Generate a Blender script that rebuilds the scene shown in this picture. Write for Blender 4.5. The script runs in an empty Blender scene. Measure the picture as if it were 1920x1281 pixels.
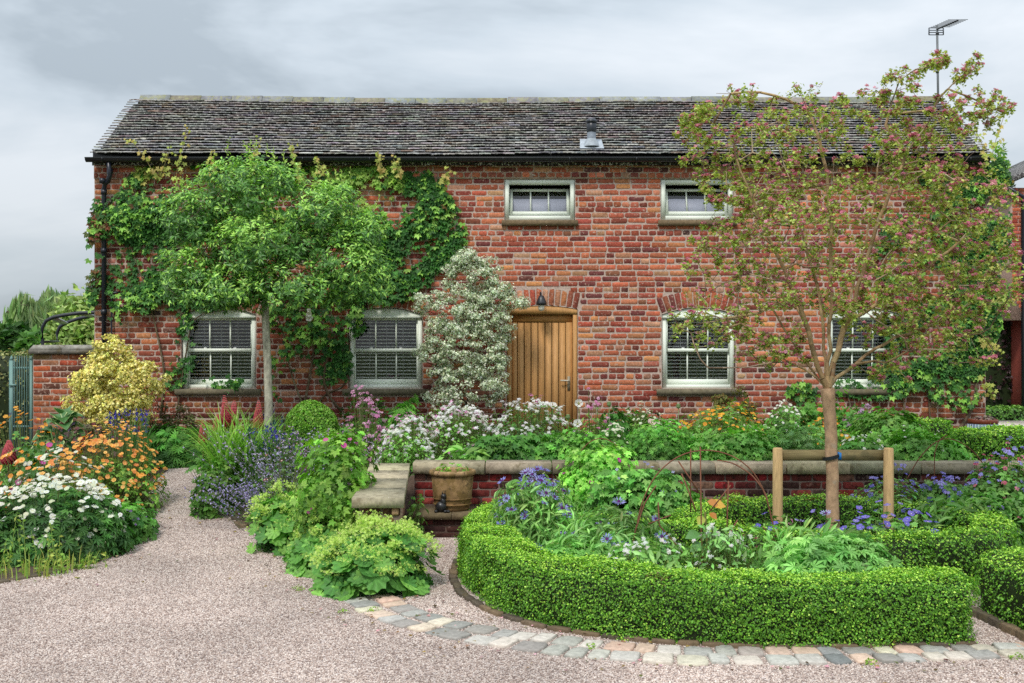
import bpy, math
import numpy as np
from mathutils import Matrix, Vector

scene = bpy.context.scene
COL = scene.collection
F, CX, CY, EYE = 2144.0, 960.0, 640.5, 1.6      # lens in photo pixels, eye 1.6 m over the yard


def lin(r, g, b):
    f = lambda c: (c / 255 / 12.92) if c <= 10.3 else ((c / 255 + .055) / 1.055) ** 2.4
    return (f(r), f(g), f(b))


# ---------------------------------------------------------------- camera, sky, sun, exposure
cam_data = bpy.data.cameras.new('camera')
cam_data.sensor_width = 36.0
cam_data.lens = F / 1920 * 36.0
cam_data.clip_start, cam_data.clip_end = .1, 2000
cam = bpy.data.objects.new('camera', cam_data)
cam.location = (0, 0, EYE)
cam.rotation_euler = (math.radians(90), 0, 0)
COL.objects.link(cam)
scene.camera = cam

SUN_EL, SUN_AZ = 52.0, 200.0       # behind the camera, a little to one side
world = bpy.data.worlds.new('World')
scene.world = world
world.use_nodes = True
wn, wl = world.node_tree.nodes, world.node_tree.links
wn.clear()
w_out = wn.new('ShaderNodeOutputWorld')
w_bg = wn.new('ShaderNodeBackground')
w_bg.inputs['Strength'].default_value = 0.1
wl.new(w_bg.outputs[0], w_out.inputs[0])
w_sky = wn.new('ShaderNodeTexSky')
w_sky.sky_type = 'NISHITA'
w_sky.sun_disc = False
w_sky.sun_elevation = math.radians(SUN_EL)
w_sky.sun_rotation = math.radians(SUN_AZ)
w_tc = wn.new('ShaderNodeTexCoord')
w_map = wn.new('ShaderNodeMapping')
w_map.inputs['Scale'].default_value = (1.5, 1.5, 4.6)
w_map.inputs['Location'].default_value = (2.0, .9, .78)
wl.new(w_tc.outputs['Generated'], w_map.inputs[0])
w_n = wn.new('ShaderNodeTexNoise')
w_n.inputs['Scale'].default_value = 1.35
w_n.inputs['Detail'].default_value = 6
w_n.inputs['Roughness'].default_value = .56
w_n.inputs['Distortion'].default_value = .25
wl.new(w_map.outputs[0], w_n.inputs['Vector'])
w_r = wn.new('ShaderNodeValToRGB')
e = w_r.color_ramp.elements
e[0].position, e[1].position = .38, .64
e[0].color = (2.7, 3.1, 3.45, 1)
e[1].color = (5.0, 5.3, 5.6, 1)
m_ = w_r.color_ramp.elements.new(.47)
m_.color = (3.7, 4.15, 4.55, 1)
wl.new(w_n.outputs['Fac'], w_r.inputs[0])
# an overcast sky is brighter overhead than at the horizon (standard overcast distribution, softened)
w_sep = wn.new('ShaderNodeSeparateXYZ')
wl.new(w_tc.outputs['Generated'], w_sep.inputs[0])
w_mr = wn.new('ShaderNodeMapRange')
w_mr.inputs['From Min'].default_value, w_mr.inputs['From Max'].default_value = 0.0, 1.0
w_mr.inputs['To Min'].default_value, w_mr.inputs['To Max'].default_value = .86, 2.3
wl.new(w_sep.outputs['Z'], w_mr.inputs['Value'])
w_mul = wn.new('ShaderNodeVectorMath')
w_mul.operation = 'SCALE'
wl.new(w_r.outputs[0], w_mul.inputs[0])
wl.new(w_mr.outputs[0], w_mul.inputs['Scale'])
w_mix = wn.new('ShaderNodeMixRGB')
w_mix.inputs[0].default_value = .93      # nearly closed cloud over the clear sky
wl.new(w_sky.outputs[0], w_mix.inputs[1])
wl.new(w_mul.outputs[0], w_mix.inputs[2])
wl.new(w_mix.outputs[0], w_bg.inputs['Color'])

sun_data = bpy.data.lights.new('sun', 'SUN')
sun_data.energy = 1.5
sun_data.angle = math.radians(11)
sun_data.color = (1.0, .95, .88)
sun = bpy.data.objects.new('sun', sun_data)
_el, _az = math.radians(SUN_EL), math.radians(SUN_AZ)
_d = Vector((math.sin(_az) * math.cos(_el), math.cos(_az) * math.cos(_el), math.sin(_el)))
sun.rotation_euler = (-_d).to_track_quat('-Z', 'Y').to_euler()
sun.location = (0, 0, 30)
COL.objects.link(sun)

vs = scene.view_settings
vs.view_transform = 'Standard'
vs.look = 'None'
vs.exposure = 0.6
vs.gamma = 1
vs.use_curve_mapping = False
scene.render.engine = 'CYCLES'
cy = scene.cycles
cy.max_bounces, cy.diffuse_bounces, cy.glossy_bounces = 6, 3, 3
cy.transmission_bounces, cy.transparent_max_bounces = 4, 8
cy.use_denoising = False
scene.render.filter_size = 1.15
cy.caustics_reflective = cy.caustics_refractive = False

# ---------------------------------------------------------------- helpers
rng = np.random.default_rng(11)


def P(px, py, y):
    """photo pixel seen at depth y -> world point"""
    return np.array([(px - CX) * y / F, y, EYE - (py - CY) * y / F])


def X(px, y):
    return (px - CX) * y / F


def Z(py, y):
    return EYE - (py - CY) * y / F


def sm(t):
    t = np.clip(t, 0, 1)
    return t * t * (3 - 2 * t)


def gz(x, y):
    """height of the ground: sunken garden in front, rising along the path to the yard"""
    x, y = np.asarray(x, float), np.asarray(y, float)
    left = -.4 + .4 * sm((y - 11) / 4)
    right = np.where(y < 12.45, -.4, np.where(y < 15.97, .12, 0))
    return np.where(x < -1.2, left, right)


class B:
    """collects geometry, builds ONE mesh with a point colour"""
    def __init__(s):
        s.v, s.f, s.c, s.n = [], [], [], 0

    def add(s, v, faces, c=(1, 1, 1)):
        v = np.asarray(v, float).reshape(-1, 3)
        c = np.broadcast_to(np.asarray(c, float).reshape(-1, 3), (len(v), 3))
        s.v.append(v)
        s.c.append(c)
        for f in faces:
            f = np.asarray(f, int)
            if f.size:
                s.f.append(f + s.n)
        s.n += len(v)
        return s

    def box(s, x0, x1, y0, y1, z0, z1, c=(1, 1, 1)):
        v = [(x0, y0, z0), (x1, y0, z0), (x1, y1, z0), (x0, y1, z0), (x0, y0, z1), (x1, y0, z1), (x1, y1, z1), (x0, y1, z1)]
        return s.add(v, [np.array([(0, 3, 2, 1), (4, 5, 6, 7), (0, 1, 5, 4), (1, 2, 6, 5), (2, 3, 7, 6), (3, 0, 4, 7)])], c)

    def hull(s, pts2, z0, z1, c=(1, 1, 1), taper=0.0):
        """prism over a plan outline (counter-clockwise), top drawn in by taper"""
        p = np.asarray(pts2, float)
        m = p.mean(0)
        k = len(p)
        t = m + (p - m) * (1 - taper)
        v = np.vstack([np.c_[p, np.full(k, z0)], np.c_[t, np.full(k, z1)]])
        i = np.arange(k)
        j = (i + 1) % k
        return s.add(v, [np.c_[i, j, j + k, i + k], (i + k)[None], i[::-1][None]], c)

    def tube(s, pts, r, n=8, c=(1, 1, 1), cap=True):
        p = np.asarray(pts, float)
        r = np.broadcast_to(np.asarray(r, float), (len(p),))
        t = np.gradient(p, axis=0)
        t /= np.linalg.norm(t, axis=1)[:, None] + 1e-9
        ref = np.array([0, 0, 1.]) if abs(t[:, 2]).mean() < .8 else np.array([0, 1., 0])
        a = np.cross(t, ref)
        a /= np.linalg.norm(a, axis=1)[:, None] + 1e-9
        b = np.cross(t, a)
        th = np.arange(n) * 2 * np.pi / n
        v = p[:, None] + r[:, None, None] * (a[:, None] * np.cos(th)[None, :, None] + b[:, None] * np.sin(th)[None, :, None])
        v = v.reshape(-1, 3)
        q = []
        for k in range(len(p) - 1):
            i = np.arange(n)
            j = (i + 1) % n
            q.append(np.c_[k * n + i, k * n + j, (k + 1) * n + j, (k + 1) * n + i])
        f = [np.vstack(q)]
        if cap:
            f += [np.arange(n)[::-1][None], (np.arange(n) + (len(p) - 1) * n)[None]]
        return s.add(v, f, c)

    def lathe(s, cx, cy, prof, n=24, c=(1, 1, 1)):
        prof = np.asarray(prof, float)
        th = np.arange(n) * 2 * np.pi / n
        v = np.concatenate([np.c_[cx + r * np.cos(th), cy + r * np.sin(th), np.full(n, z)] for r, z in prof])
        i = np.arange(n)
        j = (i + 1) % n
        f = np.vstack([np.c_[k * n + i, k * n + j, (k + 1) * n + j, (k + 1) * n + i] for k in range(len(prof) - 1)])
        return s.add(v, [f], c)

    def rep(s, T, pos, R, S, C):
        """repeat template T=(verts, faces[, colour factors]) at pos with frames R and scales S"""
        tv, tf = T[0], T[1]
        n, k = len(pos), len(tv)
        if n == 0:
            return s
        S = np.asarray(S, float)
        if S.ndim == 1:
            S = S[:, None].repeat(3, 1)
        v = np.einsum('nij,nkj->nki', R, tv[None] * S[:, None, :]) + np.asarray(pos)[:, None]
        C = np.broadcast_to(np.asarray(C, float).reshape(-1, 3), (n, 3))
        c = np.repeat(C[:, None], k, 1)
        if len(T) > 2:
            w = T[2][None, :, 3:4]
            c = c * (1 - w) + T[2][None, :, :3] * w
        off = (np.arange(n) * k)[:, None, None]
        return s.add(v.reshape(-1, 3), [(f[None] + off).reshape(-1, f.shape[1]) for f in tf], c.reshape(-1, 3))

    def segs(s, p0, p1, r0, r1, n, C):
        """many tapered rods"""
        p0, p1 = np.asarray(p0, float), np.asarray(p1, float)
        m = len(p0)
        if m == 0:
            return s
        r0, r1 = np.broadcast_to(r0, m), np.broadcast_to(r1, m)
        d = p1 - p0
        d /= np.linalg.norm(d, axis=1)[:, None] + 1e-9
        ref = np.where(abs(d[:, 2:3]) < .9, np.array([[0, 0, 1.]]), np.array([[1., 0, 0]]))
        a = np.cross(d, ref)
        a /= np.linalg.norm(a, axis=1)[:, None] + 1e-9
        b = np.cross(d, a)
        th = np.arange(n) * 2 * np.pi / n
        ring = a[:, None] * np.cos(th)[None, :, None] + b[:, None] * np.sin(th)[None, :, None]
        v = np.concatenate([p0[:, None] + ring * r0[:, None, None], p1[:, None] + ring * r1[:, None, None]], 1)
        i = np.arange(n)
        j = (i + 1) % n
        q = np.c_[i, j, j + n, i + n]
        C = np.broadcast_to(np.asarray(C, float).reshape(-1, 3), (m, 3))
        return s.add(v.reshape(-1, 3), [(q[None] + (np.arange(m) * 2 * n)[:, None, None]).reshape(-1, 4)], np.repeat(C, 2 * n, 0))

    def mesh(s, name, mat, origin=(0, 0, 0), smooth=False):
        v = np.vstack(s.v) - np.asarray(origin, float)
        c = np.vstack(s.c)
        me = bpy.data.meshes.new(name)
        loops = np.concatenate([f.ravel() for f in s.f])
        tot = np.concatenate([np.full(len(f), f.shape[1]) for f in s.f])
        me.vertices.add(len(v))
        me.vertices.foreach_set('co', v.ravel().astype(np.float32))
        me.loops.add(len(loops))
        me.loops.foreach_set('vertex_index', loops.astype(np.int32))
        me.polygons.add(len(tot))
        me.polygons.foreach_set('loop_start', np.concatenate([[0], np.cumsum(tot)[:-1]]).astype(np.int32))
        if smooth:
            me.polygons.foreach_set('use_smooth', np.ones(len(tot), bool))
        a = me.color_attributes.new('Col', 'FLOAT_COLOR', 'POINT')
        a.data.foreach_set('color', np.c_[c, np.ones(len(c))].ravel().astype(np.float32))
        me.materials.append(mat)
        me.update()
        me.validate()
        return me

    def build(s, name, mat, parent=None, loc=None, smooth=False):
        org = base(parent) if parent is not None else (loc if loc is not None else (0, 0, 0))
        o = bpy.data.objects.new(name, s.mesh(name, mat, org, smooth))
        COL.objects.link(o)
        if parent is not None:
            o.parent = parent
        else:
            o.location = org
        ORG[o.name] = org
        return o


ORG = {}


def base(o):
    return ORG[o.name]


def root(name, label, cat, loc, group=None, kind=None):
    o = bpy.data.objects.new(name, None)
    o.empty_display_size = .1
    o.location = loc
    COL.objects.link(o)
    ORG[o.name] = tuple(loc)
    return tag(o, label, cat, group, kind)


def tag(o, label=None, cat=None, group=None, kind=None):
    if label:
        o['label'] = label
    if cat:
        o['category'] = cat
    if group:
        o['group'] = group
    if kind:
        o['kind'] = kind
    return o


def holder(name, parent):
    """an Empty part that only carries sub-parts"""
    o = bpy.data.objects.new(name, None)
    o.empty_display_size = .1
    COL.objects.link(o)
    o.parent = parent
    ORG[o.name] = base(parent)
    return o


def piece(name, me, parent, pos, R=None, S=1.0):
    """one small object of its own sharing mesh data with its like"""
    o = bpy.data.objects.new(name, me)
    M = np.eye(4)
    S = np.broadcast_to(np.asarray(S, float), (3,))
    M[:3, :3] = (np.eye(3) if R is None else R) * S[None, :]
    M[:3, 3] = np.asarray(pos) - np.asarray(base(parent))
    o.matrix_local = Matrix(M)
    o.parent = parent
    COL.objects.link(o)
    return o


def unit(v):
    return v / (np.linalg.norm(v, axis=-1, keepdims=True) + 1e-9)


def frames(nrm, along):
    """columns: across, along, normal"""
    n = unit(nrm)
    d = unit(along - n * (along * n).sum(-1, keepdims=True))
    return np.stack([np.cross(d, n), d, n], -1)


def rdir(n, r=None):
    return unit((r or rng).normal(size=(n, 3)))


_ph = np.random.default_rng(5).uniform(0, 6.28, (8, 3))
_fq = np.random.default_rng(6).normal(size=(8, 3))


def lump(p, f=1.0, seed=0):
    """smooth uneven field, about -1..1"""
    p = np.asarray(p)
    o = 0
    for k in range(8):
        o = o + np.sin((p @ _fq[k]) * f + _ph[k, 0] + seed * 1.7 * (k + 1))
    return o / 3.2


def mixc(cols, n, jit=.12, w=None, r=None):
    """n colours (linear) drawn from a palette of 8-bit colours with jitter in lightness and hue"""
    r = r or rng
    L = np.array([lin(*c) for c in cols])
    i = r.choice(len(L), n, p=None if w is None else np.array(w) / sum(w))
    j = r.choice(len(L), n, p=None if w is None else np.array(w) / sum(w))
    t = r.uniform(0, .5, (n, 1))
    c = L[i] * (1 - t) + L[j] * t
    return np.clip(c * np.exp(r.normal(0, jit, (n, 1))) * np.exp(r.normal(0, jit * .35, (n, 3))), 0, .95)


# ---------------------------------------------------------------- materials
def new_mat(name):
    m = bpy.data.materials.new(name)
    m.use_nodes = True
    nt = m.node_tree
    b = nt.nodes['Principled BSDF']
    return m, nt, b


def nd(nt, t, **kw):
    n = nt.nodes.new(t)
    for k, v in kw.items():
        if hasattr(n, k) and k not in n.inputs:
            setattr(n, k, v)
        else:
            n.inputs[k].default_value = v
    return n


def leaf_mat(name, rough=.5, trans=.3, spec=.35, gain=1.35):
    m, nt, b = new_mat(name)
    a = nd(nt, 'ShaderNodeAttribute', attribute_name='Col')
    L = nt.links
    gv = nd(nt, 'ShaderNodeVectorMath', operation='SCALE')
    gv.inputs['Scale'].default_value = gain
    L.new(a.outputs['Color'], gv.inputs[0])
    L.new(gv.outputs[0], b.inputs['Base Color'])
    b.inputs['Roughness'].default_value = rough
    b.inputs['Specular IOR Level'].default_value = spec
    t = nd(nt, 'ShaderNodeBsdfTranslucent')
    mx = nd(nt, 'ShaderNodeMixShader')
    mx.inputs[0].default_value = trans
    hs = nd(nt, 'ShaderNodeHueSaturation', Saturation=1.12, Value=1.15)
    L.new(gv.outputs[0], hs.inputs['Color'])
    L.new(hs.outputs[0], t.inputs['Color'])
    L.new(b.outputs[0], mx.inputs[1])
    L.new(t.outputs[0], mx.inputs[2])
    L.new(mx.outputs[0], nt.nodes['Material Output'].inputs[0])
    return m


def worn_mat(name, scale=20, dark=.6, light=1.25, rough=.85, bump=.3, spots=None, spot_scale=30, spot_at=.66, detail=5, stretch=(1, 1, 1)):
    """vertex colour x noise mottling, fine relief, optional pale or dark blotches of the thing's own"""
    m, nt, b = new_mat(name)
    L = nt.links
    a = nd(nt, 'ShaderNodeAttribute', attribute_name='Col')
    tc = nd(nt, 'ShaderNodeNewGeometry')
    mp = nd(nt, 'ShaderNodeMapping', Scale=stretch)
    L.new(tc.outputs['Position'], mp.inputs[0])
    n = nd(nt, 'ShaderNodeTexNoise', Scale=scale, Detail=detail, Roughness=.62)
    L.new(mp.outputs[0], n.inputs['Vector'])
    mr = nd(nt, 'ShaderNodeMapRange')
    mr.inputs['From Min'].default_value, mr.inputs['From Max'].default_value = .3, .7
    mr.inputs['To Min'].default_value, mr.inputs['To Max'].default_value = dark, light
    L.new(n.outputs['Fac'], mr.inputs['Value'])
    vm = nd(nt, 'ShaderNodeVectorMath', operation='SCALE')
    L.new(a.outputs['Color'], vm.inputs[0])
    L.new(mr.outputs[0], vm.inputs['Scale'])
    col = vm.outputs[0]
    for k, (sc_, at, rgb, am) in enumerate(spots or []):
        n2 = nd(nt, 'ShaderNodeTexNoise', Scale=sc_, Detail=4, Roughness=.6)
        mp2 = nd(nt, 'ShaderNodeMapping', Location=(3.1 * k + 1.3, 7.7 * k, 1.9))
        L.new(tc.outputs['Position'], mp2.inputs[0])
        L.new(mp2.outputs[0], n2.inputs['Vector'])
        m2 = nd(nt, 'ShaderNodeMapRange')
        m2.inputs['From Min'].default_value, m2.inputs['From Max'].default_value = at, at + .09
        m2.inputs['To Max'].default_value = am
        L.new(n2.outputs['Fac'], m2.inputs['Value'])
        mx = nd(nt, 'ShaderNodeMixRGB')
        mx.inputs[2].default_value = (*lin(*rgb), 1)
        L.new(m2.outputs[0], mx.inputs[0])
        L.new(col, mx.inputs[1])
        col = mx.outputs[0]
    L.new(col, b.inputs['Base Color'])
    b.inputs['Roughness'].default_value = rough
    b.inputs['Specular IOR Level'].default_value = .25
    if bump:
        bp = nd(nt, 'ShaderNodeBump', Strength=bump, Distance=.01)
        L.new(n.outputs['Fac'], bp.inputs['Height'])
        L.new(bp.outputs[0], b.inputs['Normal'])
    return m


def plain_mat(name, rough=.5, spec=.5, metal=0.0):
    m, nt, b = new_mat(name)
    a = nd(nt, 'ShaderNodeAttribute', attribute_name='Col')
    nt.links.new(a.outputs['Color'], b.inputs['Base Color'])
    b.inputs['Roughness'].default_value = rough
    b.inputs['Specular IOR Level'].default_value = spec
    b.inputs['Metallic'].default_value = metal
    return m


M_BRICK = worn_mat('brick', 30, .68, 1.3, .92, .5, [(26, .58, (204, 174, 156), .7), (42, .64, (72, 52, 48), .7), (5, .62, (120, 84, 72), .45)])
M_BRICKD = worn_mat('damp_brick', 26, .5, 1.3, .9, .5, [(14, .6, (150, 130, 118), .45), (10, .56, (38, 30, 28), .7)])
M_MORTAR = worn_mat('mortar', 30, .75, 1.2, .95, .6, [(9, .62, (120, 92, 84), .5)])
M_TILE = worn_mat('roof_tile', 22, .55, 1.5, .9, .5, [(34, .52, (212, 211, 206), .7), (9, .66, (140, 132, 92), .5)])
M_RIDGE = worn_mat('ridge_tile', 14, .7, 1.3, .9, .5, [(16, .5, (150, 150, 110), .7), (8, .6, (95, 100, 60), .6)])
M_STONE = worn_mat('stone', 18, .66, 1.25, .92, .35, [(7, .56, (104, 92, 66), .6), (30, .66, (200, 194, 180), .55)])
M_SETT = worn_mat('sett', 30, .75, 1.2, .85, .4)
M_TERRA = worn_mat('terracotta', 12, .6, 1.25, .9, .5, [(8, .47, (112, 90, 50), .8), (20, .56, (66, 54, 36), .75)])
M_PAINT = plain_mat('sage_paint', .45, .4)
M_BLACK = plain_mat('black_plastic', .35, .5)
M_METAL = plain_mat('painted_metal', .5, .5)
M_LEAD = worn_mat('lead', 16, .75, 1.25, .6, .2)
M_OAK = worn_mat('oak', 14, .72, 1.2, .55, .3, None, stretch=(9, 9, .55))
M_POST = worn_mat('softwood', 12, .72, 1.2, .8, .4, [(7, .66, (105, 82, 52), .6)], stretch=(7, 7, .8))
M_BOARD = worn_mat('weathered_board', 9, .7, 1.2, .85, .2, [(6, .6, (96, 92, 66), .6)], stretch=(.7, 6, 9))
M_BARK = worn_mat('bark', 22, .5, 1.3, .95, .8, [(12, .6, (150, 150, 135), .5), (30, .66, (60, 48, 38), .6)], stretch=(1, 1, .5))
M_BARKR = worn_mat('reddish_bark', 18, .62, 1.25, .9, .6, [(9, .58, (160, 148, 128), .6), (34, .68, (62, 48, 40), .7)], stretch=(1, 1, .7))
M_SOIL = worn_mat('soil', 30, .5, 1.5, 1.0, 1.0)
M_LEAF = leaf_mat('leaf', .5, .36, .3)
M_GLOSSY = leaf_mat('glossy_leaf', .38, .25, .45)
M_PETAL = leaf_mat('petal', .6, .38, .2, 1.0)
M_STEM = leaf_mat('stem', .6, .1, .2, 1.0)
M_RUST = worn_mat('rusty_iron', 40, .7, 1.3, .8, .2)
M_GLAZE = worn_mat('glaze', 20, .75, 1.2, .25, .1)

M_GLASS, nt, b = new_mat('window_glass')
nt.nodes.remove(b)
g1 = nd(nt, 'ShaderNodeBsdfGlossy', Roughness=.01)
g2 = nd(nt, 'ShaderNodeBsdfTransparent')
fr = nd(nt, 'ShaderNodeFresnel', IOR=1.7)
gm = nd(nt, 'ShaderNodeMixShader')
nt.links.new(fr.outputs[0], gm.inputs[0])
nt.links.new(g2.outputs[0], gm.inputs[1])
nt.links.new(g1.outputs[0], gm.inputs[2])
nt.links.new(gm.outputs[0], nt.nodes['Material Output'].inputs[0])

# gravel: pinkish grey chippings, cell by cell
M_GRAVEL, nt, b = new_mat('gravel')
L = nt.links
ge = nd(nt, 'ShaderNodeNewGeometry')
vo = nd(nt, 'ShaderNodeTexVoronoi', Scale=82)
L.new(ge.outputs['Position'], vo.inputs['Vector'])
sp = nd(nt, 'ShaderNodeSeparateColor')
L.new(vo.outputs['Color'], sp.inputs[0])
rp = nd(nt, 'ShaderNodeValToRGB')
el = rp.color_ramp.elements
el[0].position, el[1].position = 0, 1
el[0].color = (*lin(112, 92, 90), 1)
el[1].color = (*lin(226, 212, 206), 1)
q = rp.color_ramp.elements.new(.45)
q.color = (*lin(192, 174, 162), 1)
L.new(sp.outputs[0], rp.inputs[0])
nz = nd(nt, 'ShaderNodeTexNoise', Scale=.8, Detail=7, Roughness=.62)
L.new(ge.outputs['Position'], nz.inputs['Vector'])
mr = nd(nt, 'ShaderNodeMapRange')
mr.inputs['From Min'].default_value, mr.inputs['From Max'].default_value = .3, .7
mr.inputs['To Min'].default_value, mr.inputs['To Max'].default_value = .74, 1.1
L.new(nz.outputs['Fac'], mr.inputs['Value'])
vm = nd(nt, 'ShaderNodeVectorMath', operation='SCALE')
L.new(rp.outputs[0], vm.inputs[0])
L.new(mr.outputs[0], vm.inputs['Scale'])
L.new(vm.outputs[0], b.inputs['Base Color'])
bp = nd(nt, 'ShaderNodeBump', Strength=.9, Distance=.012, invert=True)
L.new(vo.outputs['Distance'], bp.inputs['Height'])
L.new(bp.outputs[0], b.inputs['Normal'])
b.inputs['Roughness'].default_value = .9

M_CHIP, nt, b = new_mat('gravel_chip')
oi = nd(nt, 'ShaderNodeObjectInfo')
rp2 = nd(nt, 'ShaderNodeValToRGB')
el = rp2.color_ramp.elements
el[0].color = (*lin(132, 112, 104), 1)
el[1].color = (*lin(232, 220, 210), 1)
q = rp2.color_ramp.elements.new(.5)
q.color = (*lin(200, 180, 168), 1)
nt.links.new(oi.outputs['Random'], rp2.inputs[0])
nz = nd(nt, 'ShaderNodeTexNoise', Scale=.8, Detail=7, Roughness=.62)
nt.links.new(oi.outputs['Location'], nz.inputs['Vector'])
mr = nd(nt, 'ShaderNodeMapRange')
mr.inputs['From Min'].default_value, mr.inputs['From Max'].default_value = .3, .7
mr.inputs['To Min'].default_value, mr.inputs['To Max'].default_value = .74, 1.1
nt.links.new(nz.outputs['Fac'], mr.inputs['Value'])
vm = nd(nt, 'ShaderNodeVectorMath', operation='SCALE')
nt.links.new(rp2.outputs[0], vm.inputs[0])
nt.links.new(mr.outputs[0], vm.inputs['Scale'])
nt.links.new(vm.outputs[0], b.inputs['Base Color'])
b.inputs['Roughness'].default_value = .85

# ground: dark garden soil near the house, meadow beyond
M_GROUND, nt, b = new_mat('ground')
L = nt.links
ge = nd(nt, 'ShaderNodeNewGeometry')
nz = nd(nt, 'ShaderNodeTexNoise', Scale=24, Detail=6)
L.new(ge.outputs['Position'], nz.inputs['Vector'])
r1 = nd(nt, 'ShaderNodeValToRGB')
r1.color_ramp.elements[0].color = (*lin(44, 34, 28), 1)
r1.color_ramp.elements[1].color = (*lin(112, 92, 78), 1)
L.new(nz.outputs['Fac'], r1.inputs[0])
r2 = nd(nt, 'ShaderNodeValToRGB')
r2.color_ramp.elements[0].color = (*lin(52, 72, 32), 1)
r2.color_ramp.elements[1].color = (*lin(112, 132, 66), 1)
L.new(nz.outputs['Fac'], r2.inputs[0])
dl = nd(nt, 'ShaderNodeVectorMath', operation='DISTANCE')
dl.inputs[1].default_value = (0, 10, 0)
L.new(ge.outputs['Position'], dl.inputs[0])
m3 = nd(nt, 'ShaderNodeMapRange')
m3.inputs['From Min'].default_value, m3.inputs['From Max'].default_value = 11.5, 13
L.new(dl.outputs['Value'], m3.inputs['Value'])
mx = nd(nt, 'ShaderNodeMixRGB')
L.new(m3.outputs[0], mx.inputs[0])
L.new(r1.outputs[0], mx.inputs[1])
L.new(r2.outputs[0], mx.inputs[2])
L.new(mx.outputs[0], b.inputs['Base Color'])
bp = nd(nt, 'ShaderNodeBump', Strength=.8, Distance=.03)
L.new(nz.outputs['Fac'], bp.inputs['Height'])
L.new(bp.outputs[0], b.inputs['Normal'])
b.inputs['Roughness'].default_value = 1
# ================================================================ GROUND
def sheet(xs, ys, dz=0.0, keep=None):
    """grid following the ground; keep(x, y) chooses cells"""
    gx, gy = np.meshgrid(xs, ys)
    v = np.c_[gx.ravel(), gy.ravel(), (gz(gx, gy) + dz).ravel()]
    n, m = len(xs), len(ys)
    i = np.arange((m - 1) * n).reshape(m - 1, n)[:, :-1].ravel()
    f = np.c_[i, i + 1, i + n + 1, i + n]
    if keep is not None:
        c = v[f].mean(1)
        f = f[keep(c[:, 0], c[:, 1])]
    u, inv = np.unique(f, return_inverse=True)
    return v[u], [inv.reshape(f.shape)]


xs = np.unique(np.concatenate([[-600, -250, -100, -50, -30, -20], np.arange(-14, -1.4, .35), [-1.3, -1.12], np.arange(-1, 14, .5), [20, 30, 50, 100, 250, 600]]))
ys = np.unique(np.concatenate([[-300, -60, -20, -8], np.arange(0, 12.2, .35), [12.38, 12.5], np.arange(12.8, 15.9, .35), [15.9, 16.0], np.arange(16.5, 30, 1), [40, 60, 100, 200, 400, 900]]))
g = B()
g.add(*sheet(xs, ys))
tag(g.build('ground', M_GROUND), kind='structure')


def inside(poly):
    poly = np.asarray(poly)

    def f(x, y):
        c = np.zeros(len(x), bool)
        j = len(poly) - 1
        for i in range(len(poly)):
            xi, yi = poly[i]
            xj, yj = poly[j]
            if yi != yj:
                c ^= ((yi > y) != (yj > y)) & (x < (xj - xi) * (y - yi) / (yj - yi) + xi)
            j = i
        return c
    return f


LEFT_EDGE = [(-6.5, 8.3), (-4.27, 9.45), (-3.93, 9.95), (-3.74, 10.8), (-3.84, 11.9), (-4.05, 12.7), (-4.3, 13.8), (-4.4, 14.75)]
RIGHT_EDGE = [(-3.9, 14.75), (-3.72, 13.9), (-3.25, 13.1), (-2.75, 11.9), (-2.0, 10.25), (-1.6, 9.45), (-1.0, 9.2), (-.92, 9.6)]
GRAVEL = [(-9, 2)] + [(-9, 7.5)] + LEFT_EDGE + RIGHT_EDGE + [(-1.05, 11.62), (6, 11.62), (6, 2)]
gf = inside(GRAVEL)
g = B()
g.add(*sheet(np.arange(-9, 6.01, .09), np.arange(2, 15, .09), .006, gf))
gravel = tag(g.build('gravel', M_GRAVEL), kind='structure')

# loose chippings lying on the gravel where the photograph lets them be seen
g = B()
g.add(*sheet(np.arange(-4.8, 4.2, .09), np.arange(6.2, 12.5, .09), .008, lambda x, y: gf(x, y) & (abs(x) < y * .46 + .1) & ~((x > -.3) & (y > 8.6) & (x < 3.0))))
chips = g.build('gravel_chips', M_CHIP)
tag(chips, 'loose pinkish chippings on the path', 'gravel', kind='stuff')
ng = bpy.data.node_groups.new('chippings', 'GeometryNodeTree')
ng.interface.new_socket('Geometry', in_out='INPUT', socket_type='NodeSocketGeometry')
ng.interface.new_socket('Geometry', in_out='OUTPUT', socket_type='NodeSocketGeometry')
gi, go = ng.nodes.new('NodeGroupInput'), ng.nodes.new('NodeGroupOutput')
dp = ng.nodes.new('GeometryNodeDistributePointsOnFaces')
dp.inputs['Density'].default_value = 5200
io = ng.nodes.new('GeometryNodeInstanceOnPoints')
ic = ng.nodes.new('GeometryNodeMeshIcoSphere')
ic.inputs['Radius'].default_value = 1
ic.inputs['Subdivisions'].default_value = 1
sm_ = ng.nodes.new('GeometryNodeSetMaterial')
sm_.inputs['Material'].default_value = M_CHIP
rr = ng.nodes.new('FunctionNodeRandomValue')
rr.data_type = 'FLOAT_VECTOR'
rr.inputs['Min'].default_value, rr.inputs['Max'].default_value = (-.5, -.5, 0), (.5, .5, 6.28)
rs = ng.nodes.new('FunctionNodeRandomValue')
rs.data_type = 'FLOAT_VECTOR'
rs.inputs['Min'].default_value, rs.inputs['Max'].default_value = (.0035, .0035, .0025), (.0085, .0075, .006)
rs.inputs['Seed'].default_value = 3
for a, c in ((gi.outputs[0], dp.inputs[0]), (dp.outputs['Points'], io.inputs['Points']), (ic.outputs[0], sm_.inputs[0]), (sm_.outputs[0], io.inputs['Instance']),
             (rr.outputs[0], io.inputs['Rotation']), (rs.outputs[0], io.inputs['Scale']), (io.outputs[0], go.inputs[0])):
    ng.links.new(a, c)
chips.modifiers.new('chippings', 'NODES').node_group = ng

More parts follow.
